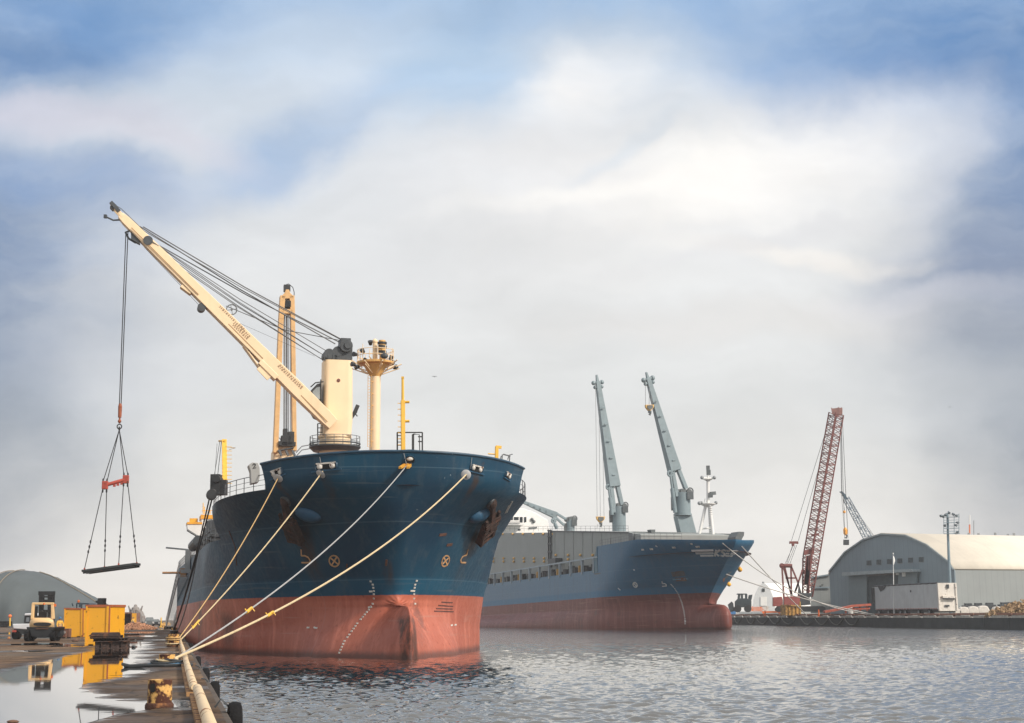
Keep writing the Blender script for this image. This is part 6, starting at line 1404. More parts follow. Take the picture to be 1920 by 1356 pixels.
ctr = (PL[0]+PL[1]+PL[2]+PL[3])/4; e1 = ((PL[2]+PL[3])-(PL[0]+PL[1])).normalized(); e2 = ((PL[1]+PL[3])-(PL[0]+PL[2])); e2 = (e2-e1*e2.dot(e1)).normalized(); e3 = e1.cross(e2)
R_ = Matrix((e1, e2, e3)).transposed()
ln_ = (rc_-lc).dot(e1)*.92; q_ = MB(); q_.box(ctr-e3*.18, (ln_, 2.3, .2), R_); q_.build('plate', mat('plate_dark', (.035, .04, .042), .6, var=.3), ld, bevel=.02)
for v in (-1.0, 0, 1.0): q_ = MB(); q_.box(ctr-e3*.34+e2*v, (ln_*.96, .16, .18), R_); q_.build('girder', mat('girder_dark', (.03, .033, .036), .6, var=.3, rust=.12), ld)
q_ = MB()
for p in PL: q_.box(p-UPV*.06, (.12, .12, .22))
q_.build('lifting_lug', RED, ld)

# ================================================================== MOORING ROPES
def sagged(p0, p1, sag, n=24):
    r_ = []
    for i in range(n+1): u = i/n; r_.append(p0.lerp(p1, u)-UPV*(sag*4*u*(1-u)))
    return r_
def rope(pts, r, m_, lab, group='mooring ropes of the navy ship', loop=None):
    q_ = MB(); q_.org = pts[-1]; q_.tube(pts, r, 8)
    if loop:
        c_, rr, z, k_ = loop
        for j in range(k_): q_.tube([c_+Vector((rr*math.cos(a), rr*math.sin(a), z+.11*j+.03*math.sin(a))) for a in np.linspace(0, 2*math.pi, 22)], r*.9, 7, False)
    o = q_.build('mooring_rope', m_, smooth=60); return tag(o, lab, 'rope', group)
fa, na = hit(BV1, 526, 889, .05); fb, nb = hit(BV1, 607, 882, .05); fc, nc_ = hit(BV1, 763, 872, .05); fd, nd = hit(BV1, 879, 884, .05)
ea = B3+Vector((.30, -.1, .42)); eb = B3+Vector((.34, .15, .34)); ec = B2+Vector((.25, .05, .24)); ed = B2+Vector((.27, -.1, .26))
ra = rope(sagged(fa, ea, .55), .036, ROPE2, 'tan mooring rope from the leftmost bow fairlead down to a roped bollard', loop=(B3, .40, .42, 2))
rb2 = rope(sagged(fb, eb, .45), .043, ROPE, 'cream mooring rope from the second bow fairlead, beside the left anchor', loop=(B3, .41, .2, 1))
rc2 = rope(sagged(fc, ec, .85), .036, ROPEG, 'grey mooring rope from the round fairlead at the stem', loop=(B2, .34, .24, 1))
rd2 = rope(sagged(fd, ed, 1.05), .048, ROPE, 'longest cream mooring rope, sagging right across the bow to the second bollard', loop=(B2, .35, .12, 2))
# yellow lashings where the ropes are joined
for (p0, p1, sag, u, par) in ((fb, eb, .45, .90, rb2), (fd, ed, 1.05, .80, rd2), (fc, ec, .85, .80, rc2)):
    p = p0.lerp(p1, u)-UPV*(sag*4*u*(1-u)); v = (p1-p0).normalized(); q_ = MB(); q_.tube([p-v*.35, p+v*.35], .068, 7); q_.tube([p, p+Vector((.14, 0, .08)), p+Vector((.22, 0, -.05))], .025, 5); q_.tube([p+v*.25, p+v*.25+Vector((-.1, 0, .12))], .025, 5); q_.build('lashing', BRIGHT_Y, par)
# disc guards on the ropes
GUARD = mat('guard_white', (.60, .60, .60), .5, var=.12)
def guard(p0, p1, sag, u, lab, R_=.34):
    p = p0.lerp(p1, u)-UPV*(sag*4*u*(1-u)); v = (p1-p0).normalized(); q_ = MB(); q_.org = p; q_.lathe([(.10, -.12), (.12, -.02), (R_*.9, 0), (R_, .03), (R_*.9, .05), (.12, .06)], p, 22, Vector((0, 0, 1)).rotation_difference(v).to_matrix())
    o = q_.build('rope_guard', GUARD, smooth=40); tag(o, lab, 'rope guard', 'white disc guards on the mooring ropes')
    q_ = MB(); n_ = -v; s_ = v.cross(UPV).normalized(); q_.beam(p-v*-.06+v*0+UPV*0, p+v*.065-UPV*R_*.7+v*.0, .09, .03, s_); q_.build('guard_slot', BLACK, o)
guard(fa, ea, .55, .022, 'white disc guard hanging at the leftmost bow fairlead')
guard(fb, eb, .45, .02, 'white disc guard on the cream rope just under the second bow fairlead')
guard(fd, ed, 1.05, .02, 'white disc guard on the longest rope, at the right of the bow', .34)
p = fc+(ec-fc).normalized()*.55; q_ = MB(); q_.org = p; v = (ec-fc).normalized(); s_ = v.cross(UPV).normalized()
for k_ in (-1, 1): q_.beam(p+s_*.2*k_-v*.3, p+s_*.26*k_+v*.55, .2, .14, s_)
q_.beam(p-v*.4-s_*.3, p-v*.4+s_*.3, .22, .18, v); q_.cyl(p-v*.45-s_*.2, p-v*.45+s_*.2, .14, n=8); o = q_.build('rope_clamp', mat('clamp_yellow', (.72, .36, .04), .5, rust=.15)); tag(o, 'yellow forked clamp on the grey rope at the round stem fairlead', 'rope clamp')
# tag line hanging from bulwark to clamp, and dark spring lines from the shoulder
t1, _ = hit(BV1, 757, 850, .05); rope([t1, p-v*.4], .02, ROPEG, 'thin line from the bulwark top down to the yellow clamp', None)
t1, _ = hit(BV1, 884, 858, .05); t2, _ = hit(BV1, 881, 879, .1); rope([t1, t2], .018, ROPEG, 'thin line from the bulwark top to the right disc guard', None); t1, _ = hit(BV1, 600, 857, .05); t2, _ = hit(BV1, 603, 870, .1); rope([t1, t2], .018, ROPEG, 'thin line from the bulwark top to the second fairlead', None)
s0 = A.P(400, 926, 14.2)
for i, (p0, e, r_, m_, lab) in enumerate(((s0, B4+Vector((0, 0, .5)), .06, CABLE, 'dark wire spring line from the forward shoulder, inner one nearest the hull'), (s0+Vector((-.25, 0, -.2)), B4+Vector((-.2, .4, .4)), .055, CABLE, 'dark wire spring line from the forward shoulder, outer one nearest the gangway'),
      (A.B(372, 1030, -11.6), B4+Vector((-.05, 1.5, .35)), .06, ROPEG, 'grey spring line from the main deck edge to the far bollard'))): rope(sagged(p0, e, .5+.25*i), r_, m_, lab, loop=(B4, .36, .25+.1*i, 1))

# lines of the far ship, with orange floats on them
def rope2(pts, r, lab):
    q_ = MB(); q_.org = pts[-1]; q_.tube(pts, r, 6); o = q_.build('mooring_rope', ROPEW); return tag(o, lab, 'rope', 'mooring ropes of the blue grey ship')
def hitf(bv, x, y, off):
    for k_ in range(12):
        p, nn = hit(bv, x-k_*.8, y+k_*1.5, off)
        if p is not None: return p
    return PY(x, y, 214)
l1 = hitf(BV2, 1229.5, 1023, .1); l2 = hitf(BV2, 1355, 1018, .1); l3 = hitf(BV2, 1390, 1024, .1)
q1 = PZ(1640, 1154.3, 1.0); q1 = PY(1640, 1152.5, 240); q2 = PY(1638, 1153, 241); q3 = PY(1513, 1154, 273)
r1 = sagged(l1, q1, 1.2, 30); rope2(r1, .085, 'lowest pale rope from the far bow to the quay, carrying a float')
r2 = sagged(l2, q2, 2.4, 30); rope2(r2, .08, 'upper pale rope from the far bow, crossing right over the white letters to the quay')
r3 = sagged(l3, q3, .2, 20); rope2(r3, .08, 'steep pale rope from the far stem down to the quay beside the yellow skip')
def float_(p, r, lab):
    q_ = MB(); q_.org = p; q_.ball(p, r, 14, 10); q_.cyl(p+UPV*r*.8, p+UPV*r*1.25, r*.25, n=8); o = q_.build('float', mat('float_orange', (.85, .42, .03), .5, var=.08), smooth=50); tag(o, lab, 'float', 'orange floats hung on the far bow')
fp_ = PP(1308, 1049.5, (l1+q1)/2, Vector((q1-l1).cross(UPV)).normalized()); u_ = (fp_-l1).dot(q1-l1)/(q1-l1).length_squared; u_ = min(max(u_, .05), .9); fl = l1.lerp(q1, u_)-UPV*(1.2*4*u_*(1-u_))
float_(fl, .33, 'pale orange float threaded on the lowest rope below the white letters')
f2_, n2_ = hit(BV2, 1384, 1066, .36); float_(f2_ if f2_ else PY(1385, 1066, 214), .42, 'bright orange float hanging right on the edge of the far stem')
f3_, n3_ = hit(BV2, 1366.5, 1096, .3); float_(f3_ if f3_ else PY(1367, 1096, 217), .32, 'small orange float low on the far stem just above the red paint')

# ================================================================== LEFT QUAY: PEOPLE
def skin(name, vs, es, rs, m_, parent, root=0):
    org = ORG[parent.name]; me = bpy.data.meshes.new(name); me.from_pydata([tuple(Vector(v)-org) for v in vs], es, []); me.materials.append(m_)
    o = bpy.data.objects.new(name, me); C.objects.link(o); o.parent = parent; ORG[o.name] = org
    md = o.modifiers.new('skin', 'SKIN'); md.use_smooth_shade = True
    sv = me.skin_vertices[0].data if len(me.skin_vertices) else None
    for i, r in enumerate(rs): sv[i].radius = (r, r) if not isinstance(r, tuple) else r
    sv[root].use_root = True
    ss_ = o.modifiers.new('sub', 'SUBSURF'); ss_.levels = 1; ss_.render_levels = 2
    return o
SKINM = mat('skin', (.42, .24, .16), .6, var=.05); HV = mat('hi_vis_orange', (.78, .22, .03), .7, var=.1); HVY = mat('hi_vis_yellow', (.74, .42, .06), .7, var=.12); NVY = mat('work_navy', (.02, .026, .04), .8, var=.2); TAN = mat('work_tan', (.35, .25, .16), .8, var=.2); HATB = mat('hat_blue', (.03, .12, .25), .4); HATO = mat('hat_orange', (.7, .14, .03), .4); STRIP = mat('reflective_strip', (.6, .6, .55), .4)
def person(g, face, lab, coat, legs, hat, arms=((.10, -.18), (.06, -.10)), stride=.10):
    t_ = thing('person', lab, 'person', g, 'dock workers on the near quay')
    ca, sa = math.cos(face), math.sin(face)
    def T(x, y, z): return g+Vector((x*ca-y*sa, x*sa+y*ca, z))
    la, rarm = arms
    J_ = dict(pel=(0, 0, .96), bel=(0, 0, 1.1), che=(0, 0, 1.32), nec=(0, 0, 1.50), hd=(0, -.02, 1.60), top=(0, -.015, 1.73), hl=(.10, 0, .90), hr=(-.10, 0, .90), kl=(.11, -stride*.6, .50), kr=(-.11, stride*.2, .50), al=(.11, -stride, .08), ar=(-.11, stride, .08), tl=(.13, -stride-.17, .035), tr=(-.13, stride-.17, .035),
             sl=(.19, 0, 1.42), sr=(-.19, 0, 1.42), el=(.26, -la[0]*.4, 1.16), er=(-.26, -rarm[0]*.4, 1.16), wl=(.22, la[1]-.05, .96), wr=(-.22, rarm[1]-.05, .96), pl=(.215, la[1]-.08, .90), pr=(-.215, rarm[1]-.08, .90))
    R0 = dict(pel=.14, bel=.125, che=.15, nec=.055, hd=.085, top=.075, hl=.09, hr=.09, kl=.06, kr=.06, al=.042, ar=.042, tl=.035, tr=.035, sl=.065, sr=.065, el=.042, er=.042, wl=.028, wr=.028, pl=.03, pr=.03)
    ed = [('pel', 'bel'), ('bel', 'che'), ('che', 'nec'), ('nec', 'hd'), ('hd', 'top'), ('pel', 'hl'), ('pel', 'hr'), ('hl', 'kl'), ('hr', 'kr'), ('kl', 'al'), ('kr', 'ar'), ('al', 'tl'), ('ar', 'tr'), ('che', 'sl'), ('che', 'sr'), ('sl', 'el'), ('sr', 'er'), ('el', 'wl'), ('er', 'wr'), ('wl', 'pl'), ('wr', 'pr')]
    for s_, k_ in (('l', 1), ('r', -1)):
        px_, py_, pz_ = J_['p'+s_]
        for i, (dx, ln) in enumerate(((-.028, .075), (-.01, .088), (.010, .083), (.027, .065))):
            J_['f%s%d' % (s_, i)] = (px_+dx*.4, py_+dx, pz_-ln); R0['f%s%d' % (s_, i)] = .009; ed.append(('p'+s_, 'f%s%d' % (s_, i)))
        J_['t%s9' % s_] = (px_-k_*.02, py_-.055, pz_-.03); R0['t%s9' % s_] = .011; ed.append(('p'+s_, 't%s9' % s_))
    ks = list(J_); ix = {k_: i for i, k_ in enumerate(ks)}
    b_ = skin('body', [T(*J_[k_]) for k_ in ks], [(ix[a], ix[c_]) for a, c_ in ed], [R0[k_] for k_ in ks], SKINM, t_)
    def cloth(name, kk, ee, f, m_, mv=None):
        ii = {k_: i for i, k_ in enumerate(kk)}; return skin(name, [T(*J_[k_]) for k_ in kk], [(ii[a], ii[c_]) for a, c_ in ee], [R0[k_]*f+.02 for k_ in kk], m_, t_)
    cloth('jacket', ['che', 'bel', 'pel', 'sl', 'sr', 'el', 'er', 'wl', 'wr', 'nec'], [('che', 'bel'), ('bel', 'pel'), ('che', 'sl'), ('che', 'sr'), ('sl', 'el'), ('sr', 'er'), ('el', 'wl'), ('er', 'wr'), ('che', 'nec')], 1.1, coat)
    cloth('trousers', ['pel', 'hl', 'hr', 'kl', 'kr', 'al', 'ar'], [('pel', 'hl'), ('pel', 'hr'), ('hl', 'kl'), ('hr', 'kr'), ('kl', 'al'), ('kr', 'ar')], 1.08, legs)
    for s_ in 'lr': q_ = MB(); a, c_ = T(*J_['a'+s_]), T(*J_['t'+s_]); q_.tube([a+UPV*.07, a-UPV*.02, c_], [.065, .068, .05], 8); q_.build('boot', BLACK, t_, smooth=60)
    q_ = MB(); q_.torus(T(0, 0, 1.2), .165, .02, UPV, 18, 6); q_.torus(T(0, 0, 1.06), .165, .02, UPV, 18, 6); q_.build('reflective_band', STRIP, t_)
    h_ = T(0, -.02, 1.69); q_ = MB(); q_.lathe([(.155, -.012), (.15, .0), (.128, .012), (.125, .05), (.105, .105), (.06, .14), (.01, .15)], h_, 16); q_.build('hard_hat', hat, t_, smooth=60)
    f_ = T(0, -.115, 1.63); q_ = MB(); q_.ball(f_, .022, 6, 5, (.7, 1, 1.4)); 
    for k_ in (-1, 1): q_.ball(T(.035*k_, -.098, 1.655), .012, 6, 4); q_.ball(T(.095*k_, -.015, 1.625), .024, 6, 5, (.5, 1, 1.4))
    q_.ball(T(0, -.10, 1.575), .02, 6, 4, (1.5, .5, .4)); q_.build('face', SKINM, t_, smooth=70)
    return t_
person(PZ(111, 1197.2, 0), .5, 'worker in orange and yellow clothing and a blue hard hat standing behind the forklift', HVY, HV, HATB, ((.25, -.28), (.2, -.2)))
person(PZ(209.5, 1187.6, 0), -1.2, 'worker in dark clothing and an orange hard hat standing right of the tall yellow bin', NVY, NVY, HATO, ((.3, -.25), (.1, -.1)))
person(PZ(249.0, 1176.0, 0), .3, 'worker in orange vest and dark trousers before the yellow door of the rusty container', HVY, NVY, mat('hat_dark', (.03, .035, .045), .4))

# ================================================================== LEFT QUAY: VEHICLES AND GOODS
# forklift, seen from behind
f0 = PZ(79, 1202.5, 0); fk = thing('forklift', 'cream and black forklift truck seen from behind, parked by the yellow bins', 'forklift', f0)
FX = lambda x, y, o_=0.0: PY(x, y, f0.y+o_)
FCR = mat('forklift_cream', (.74, .50, .25), .4, var=.06); 
q_ = MB()
secs = [(1176, 55.5, 102, 0.0), (1172, 55, 102, -.08), (1166, 56, 101.5, -.1), (1161, 58, 99.5, -.02), (1158.5, 61, 96, .2)]
rows = [[FX(x0, y, .5+o_), FX(x0+1.5, y, .12+o_), FX((x0*.75+x1*.25), y, -.06+o_), FX((x0+x1)/2, y, -.12+o_), FX((x0*.25+x1*.75), y, -.06+o_), FX(x1-1.5, y, .12+o_), FX(x1, y, .5+o_), FX(x1, y, 2.2)] for y, x0, x1, o_ in secs]
rows = [[FX(x0, y, 2.2)]+r_ for r_, (y, x0, x1, o_) in zip(rows, secs)]
q_.sheet(rows); q_.add(rows[-1], [tuple(range(9))]); q_.add(rows[-1]+[FX(100, 1157, 2.0), FX(58, 1157, 2.0)], [])
q_.build('counterweight', FCR, fk, smooth=45)
q_ = MB(); pts = [FX(78.5+16*math.copysign(abs(math.cos(a))**.7, math.cos(a)), 1170.5+3.4*math.copysign(abs(math.sin(a))**.8, math.sin(a)), -.30) for a in np.linspace(0, 2*math.pi, 25)[:-1]]; q_.prism(pts, (0, .25, 0)); q_.build('radiator_slot', BLACK, fk)
q_ = MB(); q_.prism([FX(x, y, -.12) for x, y in ((49, 1175.5), (60, 1176.5), (97, 1176.5), (104, 1175.5), (103, 1180), (98, 1184), (95, 1194), (84, 1196), (72, 1196), (59, 1194), (56, 1184), (50, 1180))], (0, 2.4, 0)); q_.build('chassis', BLACK, fk, bevel=.06)
q_ = MB(); q_.prism([FX(x, y, -.2) for x, y in ((67, 1177.5), (90, 1177.5), (90, 1180), (67, 1180))], (0, .1, 0)); q_.build('towing_plate', mat('tow_brown', (.10, .05, .03), .7), fk)
for x, y, o_, r_ in ((51.5, 1193, .15, .38), (99.5, 1193, .15, .38), (107.5, 1189.5, 1.9, .50), (60, 1191, 1.9, .45)):
    q_ = MB(); c_ = FX(x, y, o_); c_.z = r_; q_.cyl(c_-RR*.17, c_+RR*.17, r_, n=20); q_.build('wheel', RUBBER, fk, smooth=40, bevel=.05)
q_ = MB(); q_.prism([FX(x, y, 1.6) for x, y in ((103, 1177), (113, 1177.5), (113.5, 1190), (110, 1195), (103, 1196))], (0, .9, 0)); q_.build('mudguard', DKGREY, fk)
q_ = MB()
for x0, x1 in ((60.5, 62.5), (100, 98.5)): q_.beam(FX(x0, 1161, .15), FX(x1, 1132, .3), .22, .16, RR)
for x0, x1 in ((63.5, 64), (97.5, 97)): q_.beam(FX(x0, 1161, 1.6), FX(x1, 1132, 1.6), .12, .12, RR)
q_.beam(FX(60.5, 1132, .3), FX(101.5, 1132, .3), .16, .2, UPV); q_.beam(FX(62, 1131.5, 1.6), FX(100.5, 1131.5, 1.6), .14, .14, UPV)
for x in (66, 72, 78, 84, 90, 96): q_.beam(FX(x, 1131.7, .3), FX(x, 1131.5, 1.6), .06, .08, RR)
q_.build('overhead_guard', FCR, fk, bevel=.03)
q_ = MB(); q_.cyl(FX(83, 1134, .25), FX(83, 1131, .25), .09, n=8); q_.box(FX(102.5, 1135, .3), (.2, .14, .2)); q_.build('guard_lamp', ORANGE, fk)
q_ = MB()
for x in (75.5, 79.2, 92, 99.5): q_.beam(FX(x, 1168, 2.4), FX(x+.3, 1112, 2.4), .2, .16, RR)
for y, w_ in ((1112.5, .30), (1119, .14), (1128, .3), (1146, .2)): q_.beam(FX(72.5 if y < 1113 else 74, y, 2.35), FX(103 if y < 1113 else 101, y, 2.35), w_, .16, UPV)
q_.prism([FX(x, y, 2.38) for x, y in ((74, 1114), (83, 1114), (83, 1128), (74, 1128))], (0, .05, 0)); q_.prism([FX(x, y, 2.38) for x, y in ((93, 1114), (101, 1114), (101, 1128), (93, 1128))], (0, .05, 0)); q_.build('mast', BLACK, fk)
q_ = MB(); q_.box(FX(80, 1156, .9), (.62, .2, .7)); q_.box(FX(80, 1161, .6), (.6, .6, .2)); q_.ball(FX(79, 1148.5, .95), .16, 8, 6, (1, .6, 1)); q_.box(FX(68, 1148, 1.5), (.2, .1, .9)); q_.build('seat', BLACK, fk, bevel=.05)
# pickup
g = PZ(38, 1199, 0); pk = thing('pickup_truck', 'white pickup truck with dark windows half hidden behind the forklift', 'pickup', g)
KX = lambda x, y, o_=0.0: PY(x, y, g.y+o_)
WP_ = mat('pickup_white', (.66, .67, .69), .35, var=.04)
q_ = MB(); q_.prism([KX(x, y, -.9) for x, y in ((23, 1170), (54, 1169.5), (60, 1169.5), (60, 1181), (25, 1179))], (.2, 2.0, 0)); q_.prism([KX(x, y, -.7) for x, y in ((45, 1154.5), (46, 1150.5), (60, 1149.5), (63, 1154.5))], (.2, 1.6, 0)); q_.build('body', WP_, pk, bevel=.06)
q_ = MB(); q_.prism([KX(x, y, -.68) for x, y in ((44.5, 1169.4), (46, 1154.6), (64, 1154.6), (64, 1169.4))], (.2, 1.56, 0)); q_.build('cab_glass', BLACK, pk); q_ = MB(); q_.prism([KX(x, y, -.7) for x, y in ((48.5, 1166), (49.5, 1157.5), (55, 1157.5), (55, 1166))], (0, .02, 0)); q_.build('rear_window', mat('pickup_glass', (.16, .18, .20), .1), pk)
q_ = MB(); q_.prism([KX(x, y, -.85) for x, y in ((25.5, 1179), (60, 1181), (60, 1190), (27, 1188))], (.2, 1.9, 0)); q_.build('underbody', BLACK, pk)
q_ = MB(); q_.box(KX(27, 1183.5, -.95), (.3, .12, .16)); q_.build('tail_light', RED, pk)
for x, o_ in ((31, -.7), (31, .8), (62, -.7)): q_ = MB(); c_ = KX(x, 1193, o_); c_.z = .38; q_.cyl(c_-Vector((.05, .14, 0)), c_+Vector((.05, .14, 0)), .40, n=18); q_.build('wheel', RUBBER, pk, smooth=40)
# yellow bins
BINM = mat('bin_yellow', (.80, .385, .02), .45, var=.06, scale=.6, streak=.12, stc=(.5, .26, .03), rust=.05, rscale=2); BINR = mat('bin_rim', (.35, .10, .04), .7, var=.3)
def bin_(lab, g_, ps, dep):
    t_ = thing('steel_bin', lab, 'bin', g_, 'yellow steel bins on the near quay'); P_ = [PY(x, y, g_.y) for x, y in ps]; P_[0].z = P_[3].z = .0; dp = Vector(dep)
    q_ = MB(); q_.prism(P_, dp); q_.build('body', BINM, t_, bevel=.03)
    q_ = MB(); up_ = UPV*.03
    q_.beam(P_[1]+up_, P_[2]+up_, .14, .1, UPV); q_.beam(P_[2]+up_, P_[2]+dp+up_, .14, .1, UPV); q_.beam(P_[1]+up_, P_[1]+dp+up_, .14, .1, UPV); q_.beam(P_[2]-Vector((.04, .03, 0)), P_[3]-Vector((.04, .03, 0)), .08, .05, RR); q_.build('rim', BINR, t_)
    q_ = MB(); q_.beam(P_[2]-Vector((.16, .04, 0)), P_[3]-Vector((.16, .04, 0)), .14, .05, RR); q_.beam(P_[1]+Vector((.07, -.04, 0)), P_[0]+Vector((.07, -.04, 0)), .10, .05, RR); q_.build('stiffener', BINM, t_)
    for u in (.25, .75): q_ = MB(); p_ = P_[0].lerp(P_[3], u); q_.box(Vector((p_.x, p_.y+.25, .05)), (.3, .5, .10)); q_.build('skid', BLACK, t_)
bin_('taller yellow steel bin, nearer the camera, beside the rusty beams', PZ(182, 1211, 0), ((158.5, 1211), (161.3, 1137.2), (207.5, 1137), (205, 1211)), (.25, 2.4, 0))
bin_('shorter yellow steel bin farther back, between forklift and the taller bin', PZ(138, 1195, 0), ((119, 1195), (120.5, 1142), (157, 1142.5), (156.5, 1195)), (.2, 2.2, 0))
g = PZ(121.5, 1197, 0); ct = thing('crate', 'small red brown crate on the ground before the shorter yellow bin', 'crate', g)
q_ = MB(); CT = mat('crate_brown', (.24, .12, .085), .75, var=.25, scale=4); w_ = (PY(129, 1190, g.y)-PY(114, 1190, g.y)).length; h_ = .72
q_.box(g+Vector((0, w_/2, .1+h_/2)), (w_, w_, h_)); q_.build('body', CT, ct, bevel=.02)
q_ = MB()
for x in (-1, 0, 1): q_.box(g+Vector((x*w_*.44, -.02, .1+h_/2)), (.07, .05, h_))
for z in (.14, h_+.05): q_.box(g+Vector((0, -.025, z)), (w_, .06, .07))
q_.build('batten', mat('batten_brown', (.17, .08, .055), .8, var=.3), ct)
q_ = MB(); q_.box(g+Vector((-.03, -.03, .52)), (.16, .03, .2)); q_.build('paper_label', WHITE, ct); q_ = MB()
for x in (-1, 1): q_.box(g+Vector((x*w_*.35, w_/2, .05)), (.1, w_, .1))
q_.build('skid', BLACK, ct)
# stack of rusty beams at the end of the puddle
RB = mat('beam_rust', (.040, .024, .020), .8, var=.5, scale=3, bump=.5, rust=.25, rustc=(.13, .06, .035))
def ibeam(lab, p0, p1, w_, h_):
    t_ = MB(); t_.org = Vector(p0); p0, p1 = Vector(p0), Vector(p1); a = (p1-p0).normalized(); s_ = a.cross(UPV).normalized()
    for z in (-h_/2+.02, h_/2-.02): t_.beam(p0+UPV*z, p1+UPV*z, w_, .04, s_)
    t_.beam(p0, p1, .035, h_-.08, s_)
    for u in (.2, .5, .8): p = p0.lerp(p1, u); t_.box(p, (.03, w_*.9, h_-.085), basis(s_))
    o = t_.build('steel_beam', RB); tag(o, lab, 'beam', 'rusty beams heaped by the puddle')
b0 = PZ(205, 1216, 0); by = b0.y
BX = lambda x, y, o_=0.0: PY(x, y, by+o_)
ibeam('lowest rusty beam of the heap, lying right in the water', Vector((BX(178, 1210).x, by, .2)), Vector((BX(236, 1210).x, by+.5, .2)), .34, .40)
ibeam('rusty beam behind the lowest one, at the water', Vector((BX(181, 1205).x, by+.9, .2)), Vector((BX(232, 1205).x, by+1.3, .2)), .30, .40)
ibeam('rusty beam across the middle of the heap, just above the water', Vector((BX(174, 1203).x, by+.1, .46)), Vector((BX(226, 1203).x, by+.8, .46)), .34, .16)
ibeam('short rusty beam standing proud on the right of the heap', Vector((BX(219, 1207).x, by+.2, .48)), Vector((BX(235, 1207).x, by+.6, .50)), .34, .18)
ibeam('topmost rusty beam of the heap against the yellow bin', Vector((BX(172, 1196).x, by+.5, .63)), Vector((BX(222, 1192).x, by+1.0, .63)), .30, .18)
q_ = MB(); c_ = Vector((BX(173, 1196).x, by-.1, .70)); q_.org = c_
for i in range(22):
    a = 2.39996*i; r_ = .035*math.sqrt(i); o_ = Vector((0, r_*math.cos(a), r_*math.sin(a))); q_.cyl(c_+o_+RR*random.uniform(-.12, .05), c_+o_+Vector((1.5, .2, 0)), .035, n=7)
o = q_.build('pipe_bundle', RB); tag(o, 'bundle of thin rusty pipes lying on the beams at the foot of the bin', 'pipe bundle')
p0 = PZ(226, 1193, 0); q_ = MB(); q_.org = p0
for i in range(3): q_.beam(p0+Vector((-.8, i*.3, .10+.02*i)), p0+Vector((1.5, i*.3+.3, .12)), .26, .14, (0, 1, 0))
o = q_.build('plank_stack', RB); tag(o, 'flat dark planks on the ground behind the rusty beams', 'planks')
p0 = PZ(240, 1209.5, 0); q_ = MB(); q_.org = p0; q_.beam(p0+Vector((-.3, 0, .14)), p0+Vector((.55, .1, .14)), .1, .08, UPV); q_.box(p0+Vector((-.2, 0, .05)), (.12, .12, .1)); o = q_.build('iron_bar', RUST); tag(o, 'short rusty bar sticking out of the beam heap over the water', 'bar')
# loader behind the bins
g = PZ(150, 1191, 0); lo = thing('loader', 'dark loader with an orange beacon, only its cab top showing over the yellow bins', 'loader', g)
QX = lambda x, y, o_=0.0: PY(x, y, g.y+o_)
q_ = MB(); q_.prism([QX(x, y, -1) for x, y in ((138, 1165), (172, 1160), (190, 1160), (190, 1180), (138, 1182))], (.3, 2, 0)); q_.beam(QX(187.5, 1160, .3), QX(187.5, 1137, .3), .3, .3, RR); q_.build('body', BINM, lo, bevel=.05)
q_ = MB()
for x in (143, 152, 163): q_.beam(QX(x, 1162, -.8), QX(x+1, 1131, -.6), .1, .1, RR); q_.beam(QX(x, 1162, .8), QX(x+1, 1131, .6), .1, .1, RR)
q_.prism([QX(x, y, -.9) for x, y in ((142, 1133), (144, 1130), (166, 1131), (168, 1134))], (.2, 1.8, 0)); q_.beam(QX(137, 1137, -.8), QX(135, 1131.5, -.8), .12, .08, RR); q_.box(QX(151, 1136, -.8), (.3, .2, .3)); q_.build('cab', mat('loader_cab', (.05, .075, .095), .4, var=.2), lo)
q_ = MB(); c_ = QX(147.3, 1127.6, -.4); q_.lathe([(.10, -.14), (.10, -.06), (.13, -.05), (.13, .06), (.08, .13)], c_, 10); q_.build('beacon', ORANGE, lo)
q_ = MB(); q_.prism([QX(x, y, -.5) for x, y in ((182, 1137), (182, 1131), (178.5, 1128.5), (179, 1127), (182.5, 1126), (183.5, 1121.5), (194.5, 1121.5), (193.5, 1137))], (.1, .7, 0)); q_.build('intake_box', BLACK, lo, bevel=.03)
for x in (146, 180): q_ = MB(); c_ = QX(x, 1178, -.9); c_.z = .7; q_.cyl(c_-Vector((0, .25, 0)), c_+Vector((0, .25, 0)), .7, n=18); q_.build('wheel', RUBBER, lo, smooth=40)
# open rusty container and the yellow door
g = PZ(232, 1175, 0); oc_ = thing('open_container', 'open topped rusty container with a yellow end panel on the near quay', 'container', g)
OX = lambda x, y, o_=0.0: PY(x, y, g.y+o_)
q_ = MB(); dp = Vector((.6, 4, 0)); P = [OX(x, y) for x, y in ((218.2, 1175), (218.2, 1149.5), (247, 1149.5), (247, 1175))]
q_.beam(P[0], P[1], .3, .2, RR); q_.beam(P[2], P[3], .3, .2, RR); q_.beam(P[1], P[2], .3, .2, UPV); q_.prism([p+dp for p in P], (0, .2, 0)); q_.prism([P[0], P[1], P[1]+dp, P[0]+dp], RR*.1); q_.prism([P[3], P[2], P[2]+dp, P[3]+dp], -RR*.1); q_.prism([P[1]-UPV*.1, P[2]-UPV*.1, P[2]+dp-UPV*.1, P[1]+dp-UPV*.1], UPV*.1)
q_.build('shell', mat('container_rust', (.20, .105, .08), .85, var=.25, scale=1.2, rust=.2), oc_)
q_ = MB(); q_.prism([OX(x, y, -.2) for x, y in ((247.5, 1175), (247.5, 1150), (255.3, 1150), (255.3, 1175))], (0, .2, 0)); q_.build('door', BINM, oc_)
